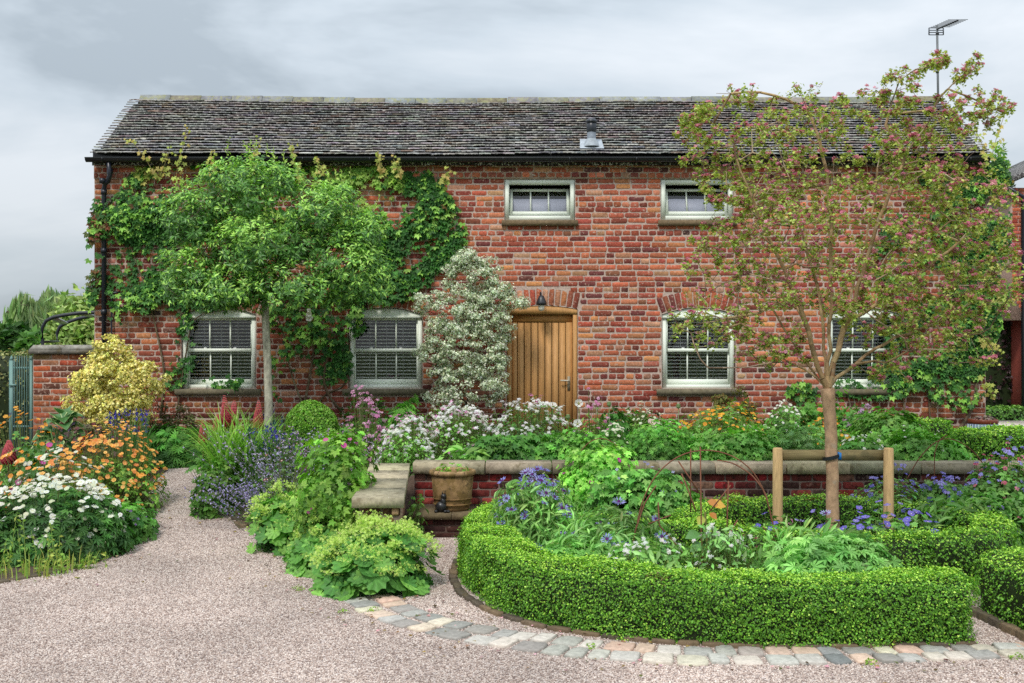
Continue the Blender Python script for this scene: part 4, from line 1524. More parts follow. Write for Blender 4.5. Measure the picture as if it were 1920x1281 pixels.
def hedge(name, label, line, w, zt, n, zb=-.4, size=.024, cols=BOXC, tips=BOXTIP, group=None, tip=.42, back=1.0):
    """clipped box hedge along a plan line: woody core, dense small leaves, fresh tips on the outermost shoots"""
    SEED[0] += 1
    r = np.random.default_rng(SEED[0])
    q = spline(line, 90)
    d = np.gradient(q, axis=0)
    d /= np.linalg.norm(d, axis=1)[:, None]
    nrm = np.c_[d[:, 1], -d[:, 0]]
    rt_ = root(name, label, 'hedge', (q[45][0], q[45][1], zb), group)
    # core
    g = B()
    k = 8
    hw, H = w / 2, zt - zb
    prof = [(-hw + .05, -.02), (-hw + .035, H * .5), (-hw + .05, H - .07), (-hw + .1, H - .045), (hw - .1, H - .045), (hw - .05, H - .07), (hw - .035, H * .5), (hw - .05, -.02)]
    v = np.vstack([np.c_[q[i, 0] + nrm[i, 0] * a, q[i, 1] + nrm[i, 1] * a, zb + b_] for i in range(90) for a, b_ in [np.array(prof).T]])
    i = np.arange(k - 1)
    f = np.vstack([np.c_[s_ * k + i, s_ * k + i + 1, (s_ + 1) * k + i + 1, (s_ + 1) * k + i] for s_ in range(89)])
    g.add(v, [f, np.arange(k)[None], (np.arange(k) + 89 * k)[::-1][None]], lin(38, 50, 24))
    g.build('woody_core', M_STEM, rt_)
    # surface points: perimeter of section x length, plus both ends
    dl = np.r_[0, np.cumsum(np.linalg.norm(np.diff(q, axis=0), axis=1))]
    Lt = dl[-1]
    per = 2 * H + w
    ne = int(n * (w * 1.0) / (Lt + w))
    nb = n - ne
    s_ = r.random(nb) * Lt
    u = r.random(nb) * (back * H + w + H) + H * (1 - back)
    a = np.where(u < H, -hw, np.where(u < H + w, u - H - hw, hw))
    z = np.where(u < H, u, np.where(u < H + w, H, per - u))
    na = np.where(u < H, -1., np.where(u < H + w, 0, 1.))
    nz_ = np.where((u >= H) & (u < H + w), 1., 0.)
    # round the upper shoulders
    ed = np.clip((z - (H - .07)) / .07, 0, 1) * np.clip((abs(a) - (hw - .07)) / .07, 0, 1)
    z = z - .028 * ed
    a = a * (1 - .028 / hw * ed)
    na, nz_ = na + np.sign(a) * ed * .8, nz_ + ed * .8
    cx = np.stack([np.interp(s_, dl, q[:, 0]), np.interp(s_, dl, q[:, 1])], 1)
    nn = unit(np.stack([np.interp(s_, dl, nrm[:, 0]), np.interp(s_, dl, nrm[:, 1])], 1))
    p = np.c_[cx + nn * a[:, None], zb + z]
    o = np.c_[nn * na[:, None], nz_]
    pe, oe = [], []
    for e_, sg_ in ((0, -1), (89, 1)):
        m = ne // 2
        aa, zz = r.uniform(-hw, hw, m), r.random(m) * H
        bul = .05 * np.sqrt(np.clip(1 - (aa / hw) ** 2, 0, 1))
        pe.append(np.c_[q[e_] + nrm[e_] * aa[:, None] + d[e_] * sg_ * bul[:, None], zb + zz])
        oe.append(np.c_[np.tile(d[e_] * sg_, (m, 1)) + nrm[e_] * (aa / hw * .5)[:, None], np.zeros(m)])
    p, o = np.vstack([p] + pe), unit(np.vstack([o] + oe))
    n = len(p)
    dep = np.abs(r.normal(0, 1, n))
    off = .010 + .026 * lump(p, 7) + .014 * lump(p, 23, 2) - dep * .028
    off = np.where(r.random(n) < .08, off + r.uniform(0, .04, n), off)
    p = p + o * off[:, None]
    p[:, 2] = np.maximum(p[:, 2], zb + .015)
    nr = unit(o * .8 + rdir(n, r) * .75 + np.array([0, 0, .35]))
    fresh = r.random(n) < np.clip(tip * (o[:, 2] * 1.1 + .28 + .25 * lump(p, 4, 3)) - dep * .3 + .12 * (off > .03), 0, .9)
    c = np.where(fresh[:, None], mixc(tips, n, .1, None, r), mixc(cols, n, .16, None, r))
    dry = (lump(p, 5.5, 6) > 1.5) & (r.random(n) < .5)
    c = np.where(dry[:, None], mixc([(128, 112, 66), (98, 96, 54)], n, .15, None, r), c)
    g = B()
    leaves(g, SPRIG3, p, nr, r.uniform(.65, 1.2, n) * size * .66, c, r, -.2, .9)
    g.build('foliage', M_GLOSSY, rt_)
    return rt_


# ---------------------------------------------------------------- trees
class Skeleton:
    def __init__(s):
        s.p, s.par = [], []

    def limb(s, pts, start=None, step=.12, r=None, wob=.01):
        """a limb along pts; starts at the nearest existing node"""
        pts = np.asarray(pts, float)
        d = np.r_[0, np.cumsum(np.linalg.norm(np.diff(pts, axis=0), axis=1))]
        n = max(2, int(d[-1] / step) + 1)
        t = np.linspace(0, d[-1], n)
        q = np.stack([np.interp(t, d, pts[:, k]) for k in range(3)], 1)
        for _ in range(2):
            q[1:-1] = (q[:-2] + 2 * q[1:-1] + q[2:]) / 4
        if r is not None:
            q[1:] += r.normal(0, wob, q[1:].shape)
        if s.p:
            a = np.array(s.p)
            prev = int(np.argmin(np.linalg.norm(a - q[0], axis=1)))
            q = q[1:]
        else:
            prev = -1
        for x in q:
            s.p.append(x)
            s.par.append(prev)
            prev = len(s.p) - 1

    def fill(s, tips, step=.14, r=None, rise=.6, wob=.02, inward=None):
        """join every tip to the skeleton by the nearest lower node"""
        tips = np.asarray(tips, float)
        A = np.zeros((len(s.p) + len(tips) * 14, 3))
        n = len(s.p)
        A[:n] = s.p
        order = np.argsort(np.min(np.linalg.norm(tips[:, None] - A[None, :n:3], axis=2), axis=1))
        for k in order:
            t = tips[k]
            dv_ = t - A[:n]
            cost = np.linalg.norm(dv_, axis=1) + rise * np.maximum(0, -dv_[:, 2])
            i = int(np.argmin(cost))
            L_ = np.linalg.norm(t - A[i])
            m = min(12, max(1, int(round(L_ / step))))
            prev = i
            side = r.normal(0, .12, 3) * L_
            for j in range(1, m + 1):
                f_ = j / m
                x = A[i] + (t - A[i]) * f_ + side * math.sin(math.pi * f_) + r.normal(0, wob, 3) * (1 if j < m else 0)
                if n >= len(A):
                    break
                A[n] = x
                s.p.append(x)
                s.par.append(prev)
                prev = n
                n += 1

    def radii(s, tip, k, rmax):
        n = len(s.p)
        c = np.zeros(n)
        for i in range(n - 1, -1, -1):
            if c[i] == 0:
                c[i] = 1
            if s.par[i] >= 0:
                c[s.par[i]] += c[i]
        s.cnt = c
        return np.minimum(tip * c ** k, rmax)

    def limbs(s, parent, rad, low, cols, r, lo, sides, mat):
        """each main limb with the boughs it carries as a part of its own"""
        n = len(s.p)
        top = np.full(n, -1)
        for i in range(n):
            if not low[i]:
                q = s.par[i]
                top[i] = i if (q < 0 or low[q]) else top[q]
        p, par = np.array(s.p), np.array(s.par)
        for t in np.unique(top[top >= 0]):
            i = np.where((top == t) & (par >= 0) & (rad > lo))[0]
            if len(i) > 2:
                B().segs(p[par[i]], p[i], np.minimum(rad[par[i]], rad[i] * 1.6), rad[i], sides, mixc(cols, len(i), .06, None, r)).build('limb', mat, parent, smooth=True)

    def rods(s, g, rad, cols, r, lo=0, hi=1e9, sides=5):
        p = np.array(s.p)
        par = np.array(s.par)
        i = np.where((par >= 0) & (rad > lo) & (rad <= hi))[0]
        r0 = np.minimum(rad[par[i]], rad[i] * 1.6)
        return g.segs(p[par[i]], p[i], r0, rad[i], sides, mixc(cols, len(i), .08, None, r))
# ================================================================ HEDGES
ZT = Z(1090, 7.45)
hedge('box_hedge', 'large curved clipped box hedge sweeping round the front flower bed', [(-.0, 11.15), (-.16, 10.7), (-.235, 10.1), (-.17, 9.4), (0, 8.75), (.2, 8.35), (.4, 8.13), (.72, 7.9), (1.12, 7.73), (1.55, 7.65), (2.0, 7.64), (2.45, 7.66), (2.98, 7.7)], .44, ZT, 78000, size=.02, back=.2)
th = np.linspace(math.radians(-75), math.radians(285), 60)
hedge('box_hedge', 'low ring of clipped box hedge round the staked tree', [(2.98 + 1.32 * math.cos(t) * (1.06 if math.cos(t) > 0 else 1), 10.55 + 1.18 * math.sin(t)) for t in th], .36, ZT - .03, 33000, size=.026, back=.7)
hedge('box_hedge', 'box hedge with a clipped corner, across the gravel gap from the curved one', [(3.72, 7.0), (3.62, 8.3), (3.68, 8.55), (4.0, 8.62), (5.2, 8.5)], .44, ZT, 20000, size=.022)
hedge('box_hedge', 'short low box hedge running to the ring from the blue cornflowers', [(.5, 10.35), (1.7, 10.25)], .34, ZT - .03, 9000, size=.026)
hedge('box_hedge', 'square clipped box hedge on the upper level in front of the glazed pot', [(X(1796, 13.3), 13.35), (6.6, 13.35)], .5, Z(808, 13.1), 16000, zb=.12, size=.03)
hedge('box_hedge', 'small dark box hedge close under the creeper covered house corner', [(X(1694, 14.6), 14.6), (X(1775, 14.6), 14.6)], .4, Z(789, 14.4), 5000, zb=.12, size=.03, tip=.25)
hedge('leafy_hedge', 'low bright green leafy hedge behind the pale yard paving', [(8.9, 22.9), (13, 22.9)], .7, Z(766, 22.6), 4500, zb=0, size=.07, cols=[(96, 140, 60), (76, 118, 52)], tips=[(128, 168, 78)])
hedge('purple_hedge', 'tall dark purple brown hedge behind the yard beside the house', [(8.2, 24.2), (13, 24.2)], .9, Z(590, 24), 5000, zb=0, size=.11, cols=[(52, 36, 40), (70, 44, 48), (40, 40, 32)], tips=[(84, 52, 54)], tip=.1)
hedge('mixed_hedge', 'pale speckled leafy hedge standing behind the green gate', [(-14, 17.6), (-7.0, 17.6)], .8, Z(664, 17.2), 8000, zb=0, size=.06, cols=[(120, 128, 78), (92, 108, 60), (150, 150, 100)], tips=[(168, 168, 110)])


def ball(label, px0, px1, y0, y, n):
    SEED[0] += 1
    r = np.random.default_rng(SEED[0])
    c, rx, h = spot(px0, px1, y0, y)
    rt_ = root('box_ball', label, 'shrub', tuple(c), 'clipped box balls')
    m = np.array([c[0], c[1], c[2] + h - rx])
    p, u = dome(n, m, rx, rx, rx, r, .9, .05, 9, -.7)
    g = B()
    ell(g, m, (rx * .86,) * 3, lin(36, 50, 24), 14)
    g.build('woody_core', M_STEM, rt_)
    g = B()
    nr = unit(u * .8 + rdir(n, r) * .7)
    fresh = r.random(n) < .3 + .25 * u[:, 2]
    leaves(g, SPRIG3, p, nr, r.uniform(.7, 1.2, n) * .023, np.where(fresh[:, None], mixc([(132, 166, 70), (116, 154, 62)], n, .1, None, r), mixc(BOXC, n, .15, None, r)), r, -.2, .9)
    g.build('foliage', M_GLOSSY, rt_)


ball('large round clipped box ball in front of the brick wall', 536, 634, 755, 13.9, 9000)
ball('smaller clipped box ball among the pale lilac flowers', 575, 655, 806, 13.3, 5000)

# ================================================================ TREES
# --- pink hawthorn, staked
r = np.random.default_rng(71)
TY = 10.55
tb = np.array([X(1563, TY), TY, -.4])
haw = root('hawthorn_tree', 'young pink blossoming hawthorn tree tied to a wooden stake frame', 'tree', tuple(tb))
sk = Skeleton()
fork = P(1552, 728, TY)
sk.limb([tb, P(1560, 880, TY), P(1557, 800, TY), fork], r=r, wob=.003, step=.09)


def limb(pts, dy):
    k = len(pts)
    sk.limb([P(a, b_, TY + dy * (i / (k - 1)) ** 1.2) for i, (a, b_) in enumerate(pts)], r=r, wob=.008)


limb([(1550, 732), (1535, 690), (1522, 640), (1508, 590), (1470, 510), (1430, 420), (1390, 320), (1365, 250)], -.5)
limb([(1551, 730), (1553, 690), (1557, 600), (1560, 500), (1556, 400), (1548, 300), (1520, 215)], .1)
limb([(1552, 728), (1562, 690), (1583, 610), (1600, 530), (1625, 450), (1640, 360), (1655, 260), (1650, 180)], .5)
limb([(1583, 610), (1612, 540), (1640, 430), (1680, 330), (1735, 230), (1790, 180)], -.5)
limb([(1590, 605), (1640, 575), (1700, 530), (1770, 480), (1830, 420), (1875, 380)], -.3)
limb([(1553, 726), (1580, 700), (1620, 670), (1650, 645), (1720, 620), (1800, 580), (1880, 545)], .5)
limb([(1549, 735), (1520, 695), (1490, 650), (1440, 560), (1360, 500), (1300, 450)], .55)
limb([(1508, 590), (1470, 560), (1420, 590), (1350, 600), (1275, 615)], -.6)
limb([(1552, 722), (1545, 660), (1540, 560), (1500, 430), (1480, 330), (1440, 230)], .7)
limb([(1620, 670), (1660, 690), (1720, 640)], -.5)
limb([(1555, 700), (1575, 640), (1610, 560), (1690, 440), (1760, 350), (1830, 280)], .8)
limb([(1549, 720), (1510, 690), (1460, 672), (1400, 690), (1330, 690)], -.35)
limb([(1700, 530), (1760, 560), (1830, 590), (1850, 640)], .4)
limb([(1655, 260), (1670, 190), (1690, 135), (1760, 122)], .2)
limb([(1520, 215), (1470, 175), (1400, 175), (1345, 178)], -.1)
limb([(1735, 230), (1775, 165), (1812, 128)], .1)
limb([(1790, 180), (1840, 185), (1880, 215)], .1)
limb([(1365, 250), (1320, 215), (1288, 222)], .1)
# crown volume: lobes (px, py, rx, ry, weight)
LOB = [(1560, 420, 250, 210, 3.2), (1400, 300, 110, 110, 1.2), (1330, 260, 60, 70, .5), (1500, 220, 110, 60, .9), (1690, 300, 130, 110, 1.3), (1800, 400, 110, 120, 1.3), (1850, 520, 75, 90, .9), (1380, 520, 120, 110, 1.3),
       (1330, 600, 90, 60, .5), (1660, 170, 55, 50, .45), (1760, 220, 100, 55, .6), (1850, 210, 40, 35, .2), (1720, 600, 130, 90, 1.0), (1440, 640, 100, 60, .5), (1640, 520, 160, 120, 1.4), (1800, 650, 60, 60, .3), (1470, 400, 130, 130, 1.3), (1385, 176, 44, 9, .28), (1812, 130, 16, 13, .12), (1745, 122, 30, 10, .15), (1300, 222, 26, 14, .15), (1870, 205, 20, 16, .12), (1670, 690, 70, 40, .25)]
wt = np.array([l[4] for l in LOB])


def crown_tips(n):
    k = r.choice(len(LOB), n, p=wt / wt.sum())
    L_ = np.array(LOB)[k]
    u = rdir(n, r) * (r.random((n, 1)) ** .42)
    yy = TY + u[:, 1] * 1.35 * np.clip(L_[:, 2] / 200, .35, 1.1)
    return np.stack([(L_[:, 0] + u[:, 0] * L_[:, 2] - CX) * TY / F, yy, EYE - (L_[:, 1] - u[:, 2] * L_[:, 3] - CY) * TY / F], 1)


sk.fill(crown_tips(260), .16, r, .9)
n1 = len(sk.p)
sk.fill(crown_tips(1500), .1, r, .7)
rad = sk.radii(.0019, .48, .066)
pp = np.array(sk.p)
low = pp[:, 2] < fork[2] + .02
rad = np.where(low, .057 + .013 * np.clip((fork[2] - .9 - pp[:, 2]) / 1, 0, 1), rad)
rad = np.where((~low) & (rad > .04), .04, rad)
g = B()
ti = [i for i in range(len(pp)) if low[i] and i < 30]
g.tube(pp[ti], rad[ti] * np.where(np.arange(len(ti)) > len(ti) - 3, 1.12, 1), 14, lin(178, 146, 116))
g.build('trunk', M_BARKR, haw, smooth=True)
sk.limbs(haw, rad, low, [(170, 142, 104), (152, 124, 92), (180, 154, 116)], r, .0075, 7, M_BARKR)
g = B()
sk.rods(g, rad, [(158, 134, 112), (184, 164, 140), (120, 96, 76)], r, 0, .0075, 4)
g.build('twigs', M_BARKR, haw)
# leaves in tight rosettes along the outer shoots
cand = np.where((sk.cnt < 7) & (np.arange(len(pp)) > 60))[0]
lo_ = r.choice(cand, 8800)
lo_ = lo_[r.random(len(lo_)) < np.clip(.72 + .55 * lump(pp[lo_], 3.4, 4), .08, 1)]
g = B()
m = 7
ctr = np.repeat(pp[lo_] + r.normal(0, .012, (len(lo_), 3)), m, 0)
q_ = ctr + rdir(len(ctr), r) * r.uniform(.008, .042, (len(ctr), 1))
HC = [(142, 162, 74), (164, 180, 90), (114, 134, 60), (184, 186, 110), (150, 124, 80)]
leaves(g, LEAF, q_, unit(rdir(len(q_), r) * .8 + np.array([0, -.1, .9])), r.uniform(.024, .042, len(q_)), mixc(HC, len(q_), .17, [4, 3, 3, 1.6, .7], r), r, .25, .75)
g.build('crown', M_LEAF, haw)
bl = lo_[r.random(len(lo_)) < .4]
g = B()
m = 7
ctr = pp[bl] + np.array([0, 0, .02]) + r.normal(0, .012, (len(bl), 3))
d_ = rdir(len(ctr) * m, r) * r.uniform(.3, 1, (len(ctr) * m, 1))
q_ = np.repeat(ctr, m, 0) + d_ * np.array([.028, .028, .013])
g.rep(F_SMALL, q_, frames(unit(rdir(len(q_), r) * .6 + np.array([0, -.25, .8])), rdir(len(q_), r)), r.uniform(.012, .019, len(q_)), mixc([(216, 136, 156), (200, 116, 138), (228, 170, 182), (176, 88, 104)], len(q_), .12, [4, 3, 2, 1.3], r))
g.build('blossom', M_PETAL, haw)

# stake frame and tie
stk = root('tree_stake_frame', 'pair of round wooden stakes with a crossbar supporting the tree', 'tree stake', (tb[0], TY + .05, -.4))
for px, ty_ in ((1461, 841), (1670, 841)):
    zt_ = Z(ty_, TY)
    rr_ = 9.2 * TY / F
    B().lathe(X(px, TY), TY + .06, [(rr_ * 1.05, -.45), (rr_ * 1.04, .2), (rr_, zt_ - .012), (rr_ - .008, zt_), (0, zt_ + .002)], 18, lin(196, 164, 118)).build('stake', M_POST, stk)
B().box(X(1470, TY), X(1663, TY), TY + .09, TY + .13, Z(866, TY), Z(846, TY), lin(138, 124, 88)).build('crossbar', M_BOARD, stk)
tie = root('tree_tie', 'black rubber strap with a blue end tying trunk to crossbar', 'strap', (tb[0], TY, Z(858, TY)))
x_ = X(1558, TY)
pts = [(x_ + .076 * math.cos(t), TY + .076 * math.sin(t), Z(857, TY) + .018 * math.cos(t)) for t in np.linspace(math.pi * .8, math.pi * 2.15, 14)]
g = B()
pa = np.array(pts)
v = np.vstack([pa + [0, 0, -.017], pa + [0, 0, .017]])
i_ = np.arange(13)
g.add(v, [np.c_[i_, i_ + 1, i_ + 15, i_ + 14]], lin(26, 30, 34))
g.build('strap', M_BLACK, tie)
B().box(x_ + .066, x_ + .092, TY - .02, TY + .1, Z(862, TY), Z(849, TY), lin(30, 118, 190)).build('strap_end', M_METAL, tie)

# --- standard tree with a broad clipped head in front of the house
r = np.random.default_rng(72)
SY = 14.3
sb = np.array([X(505, SY), SY, .0])
std = root('standard_tree', 'small pale trunked tree with a broad glossy green lobed crown', 'tree', tuple(sb))
sk = Skeleton()
sk.limb([sb, P(503, 720, SY), P(499, 620, SY), P(497, 550, SY)], r=r, wob=.003, step=.09)
fk = P(497, 555, SY)
for pts, dy in (([(497, 552), (470, 520), (430, 490), (380, 480)], -.3), ([(497, 552), (490, 480), (475, 400), (470, 350)], .1), ([(497, 552), (530, 510), (590, 470), (650, 460)], .2), ([(497, 552), (520, 480), (560, 410), (600, 370)], -.4), ([(497, 552), (450, 470), (400, 420)], .5), ([(497, 552), (560, 530), (640, 520), (690, 505)], -.3)):
    sk.limb([P(a, b_, SY + dy * i / 3) for i, (a, b_) in enumerate(pts)], r=r, wob=.01)
LOB = [(370, 405, 68, 60, 1.6), (366, 518, 68, 60, 1.6), (462, 350, 88, 64, 2.0), (470, 460, 96, 56, 2.0), (605, 395, 80, 62, 1.8), (655, 500, 74, 80, 2.2), (560, 535, 100, 50, 1.7), (450, 530, 80, 44, 1.1), (560, 455, 70, 40, .9), (430, 555, 80, 26, .9), (540, 340, 46, 30, .4), (690, 430, 34, 34, .4)]
wt = np.array([l[4] for l in LOB])


def std_pts(n, pw):
    k = r.choice(len(LOB), n, p=wt / wt.sum())
    L_ = np.array(LOB)[k]
    u = rdir(n, r)
    rad_ = (r.random((n, 1)) ** pw) * (1 + .2 * lump(u * 1.0 + L_[:, :1] * .05, 4.0)[:, None])
    q = u * rad_
    yy = SY + q[:, 1] * .72 * np.clip(L_[:, 2] / 90, .6, 1.1)
    return np.stack([(L_[:, 0] + q[:, 0] * L_[:, 2] - CX) * SY / F, yy, EYE - (L_[:, 1] - q[:, 2] * L_[:, 3] - CY) * SY / F], 1), u


sk.fill(std_pts(300, .5)[0], .16, r, .6)
rad = sk.radii(.003, .42, .05)
pp = np.array(sk.p)
low = (pp[:, 2] < fk[2]) & (np.arange(len(pp)) < 40)
rad[low] = .046
ti = np.where(low)[0]
B().tube(pp[ti], np.linspace(.056, .046, len(ti)), 12, lin(178, 174, 156)).build('trunk', M_BARK, std, smooth=True)
sk.limbs(std, rad, low, [(96, 92, 74), (80, 74, 58)], r, 0, 5, M_BARK)
g = B()
nt_ = 3000
tp_, tu = std_pts(nt_, .26)
m = 13
n = nt_ * m
ax = np.repeat(unit(tu * .7 + np.array([0, -.15, .45])), m, 0)
d_ = unit(rdir(n, r) * .9 + ax * .75)
p = np.repeat(tp_, m, 0) + d_ * r.uniform(.0, .04, (n, 1)) - ax * r.uniform(0, .08, (n, 1))
u = np.repeat(tu, m, 0)
nr = unit(ax * .9 + rdir(n, r) * .45 + np.array([0, -.1, .25]))
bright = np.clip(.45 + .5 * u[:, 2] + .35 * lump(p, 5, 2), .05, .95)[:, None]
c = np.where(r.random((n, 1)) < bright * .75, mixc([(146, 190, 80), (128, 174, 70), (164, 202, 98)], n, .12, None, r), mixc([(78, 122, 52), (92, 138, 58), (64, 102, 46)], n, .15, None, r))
Rl = frames(nr, d_)
Sl = r.uniform(.045, .082, n)
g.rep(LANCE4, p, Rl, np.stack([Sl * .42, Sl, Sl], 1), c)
# upright fresh shoots
for _ in range(70):
    k = r.choice(len(LOB), p=wt / wt.sum())
    l_ = LOB[k]
    a = r.uniform(-.8, .8)
    b0 = P(l_[0] + a * l_[2], l_[1] - l_[3] * math.sqrt(1 - a * a) * .95, SY + r.uniform(-.4, .3))
    if b0[2] < Z(430, SY):
        continue
    L_ = r.uniform(.08, .24)
    m = 9
    t = np.linspace(.1, 1, m)[:, None]
    q_ = b0 + np.array([r.normal(0, .25), r.normal(0, .2), 1]) * L_ * t
    leaves(g, LANCE, q_, unit(rdir(m, r) + [0, -.2, .5]), np.linspace(.07, .035, m), mixc([(168, 192, 96), (150, 182, 84)], m, .08, None, r), r, -.9, .4)
    g.segs(q_[:-1], q_[1:], .003, .002, 3, lin(140, 150, 80))
g.build('crown', M_GLOSSY, std)

# --- trees beyond the gate and the yard


def far_tree(name, label, px, py_top, y, wpx, lobes, cols, n, size, zb=0.0, weep=0.0, trunk=(86, 74, 60), aspect=.6, tm=LEAF, tr=.16, group=None, base_py=None):
    SEED[0] += 1
    r = np.random.default_rng(SEED[0])
    bx = X(px, y)
    rt_ = root(name, label, 'tree', (bx, y, zb), group)
    zt_ = Z(py_top, y)
    sk = Skeleton()
    sk.limb([(bx, y, zb - .1), (bx + .05 * (zt_ - zb), y, zb + (zt_ - zb) * .45), (bx, y, zb + (zt_ - zb) * .8)], r=r, wob=.03, step=.5)
    C = []
    for lx, lz, lr, lh in lobes:          # across (px), height share, radius px, height share
        C.append((X(px + lx, y), y + r.uniform(-.5, .5) * lr * y / F, zb + lz * (zt_ - zb), lr * y / F, lh * (zt_ - zb)))
    C = np.array(C)
    k = r.choice(len(C), n, p=C[:, 3] ** 1.6 / (C[:, 3] ** 1.6).sum())
    u = rdir(n, r)
    rr_ = r.random((n, 1)) ** .4 * (1 + .22 * lump(u * 2 + C[k][:, :3], 2.2)[:, None])
    p = C[k][:, :3] + u * rr_ * C[k][:, [3, 3, 4]]
    p = p[p[:, 2] > zb + .1]
    u = u[:len(p)]
    n = len(p)
    sk.fill(p[:140], .5, r, .5, .05)
    rad = sk.radii(.012 * y / 20, .5, tr)
    g = B()
    sk.rods(g, rad, [trunk], r, 0, 9, 6)
    g.build('trunk', M_BARK, rt_)
    g = B()
    nr = unit(rdir(n, r) * .8 + np.array([0, -.3, .6]))
    along = rdir(n, r) * (1 - weep) + np.array([0, 0, -1.0]) * (weep + .15)
    R = frames(nr if not weep else unit(rdir(n, r) * [1, 1, .2] + [0, -.6, 0]), along)
    S = r.uniform(.6, 1.3, n) * size
    g.rep(tm, p, R, np.stack([S * aspect, S * (1 + 2.2 * weep), S], 1), mixc(cols, n, .2, None, r))
    g.build('crown', M_LEAF, rt_)


WIL = [(128, 150, 96), (106, 130, 82), (146, 168, 112)]
far_tree('willow_tree', 'tall weeping willow tree far beyond the gate wall', 38, 545, 46, 60, [(0, .62, 34, .34), (-6, .4, 42, .32), (10, .8, 22, .2), (14, .3, 40, .3)], WIL, 6500, .34, weep=.8, aspect=.4, group='willows beyond the garden')
far_tree('willow_tree', 'second willow tree, behind the pale leaved shrub by the arch', 108, 535, 50, 60, [(0, .62, 40, .34), (16, .4, 46, .32), (-12, .8, 22, .2), (-18, .35, 40, .3), (20, .75, 30, .2)], WIL, 7000, .36, weep=.7, aspect=.4, group='willows beyond the garden')
far_tree('dark_bush', 'rounded dark green bush beyond the hedge, below the willows', 10, 600, 34, 60, [(0, .6, 52, .38), (30, .45, 45, .4)], [(58, 92, 42), (74, 112, 50), (48, 76, 38)], 6500, .26)
far_tree('dark_bush', 'smaller mid green bush at the foot of the willow by the wall', 62, 628, 33, 40, [(0, .6, 32, .4), (24, .5, 26, .4)], [(72, 108, 50), (88, 126, 58)], 3500, .24)
far_tree('pale_shrub_tree', 'pale green bushy young tree rising behind the garden arch', 138, 548, 23.5, 60, [(0, .7, 46, .3), (-24, .55, 36, .28), (24, .55, 38, .35), (0, .35, 50, .3), (30, .85, 20, .12)], [(150, 172, 96), (126, 152, 78), (172, 188, 120), (100, 126, 62)], 5200, .17, aspect=.5, tr=.06)
far_tree('conifer_tree', 'feathery bright green tree showing past the creeper at the house end', 1872, 266, 27.5, 34, [(0, .86, 18, .12), (2, .66, 34, .24), (4, .42, 34, .3), (-4, .76, 26, .18)], [(122, 158, 66), (98, 136, 54), (146, 176, 84)], 7000, .13, aspect=.4, tr=.08)
far_tree('dark_shrub_tree', 'dense dark green shrub filling the gap beside the house', 1880, 430, 25.5, 34, [(0, .8, 36, .22), (14, .5, 46, .3), (-8, .62, 34, .25)], [(48, 78, 38), (62, 96, 44), (38, 60, 32)], 6000, .15, tr=.07)

# ================================================================ CLIMBERS AND SHRUBS ON THE WALL
r = np.random.default_rng(73)


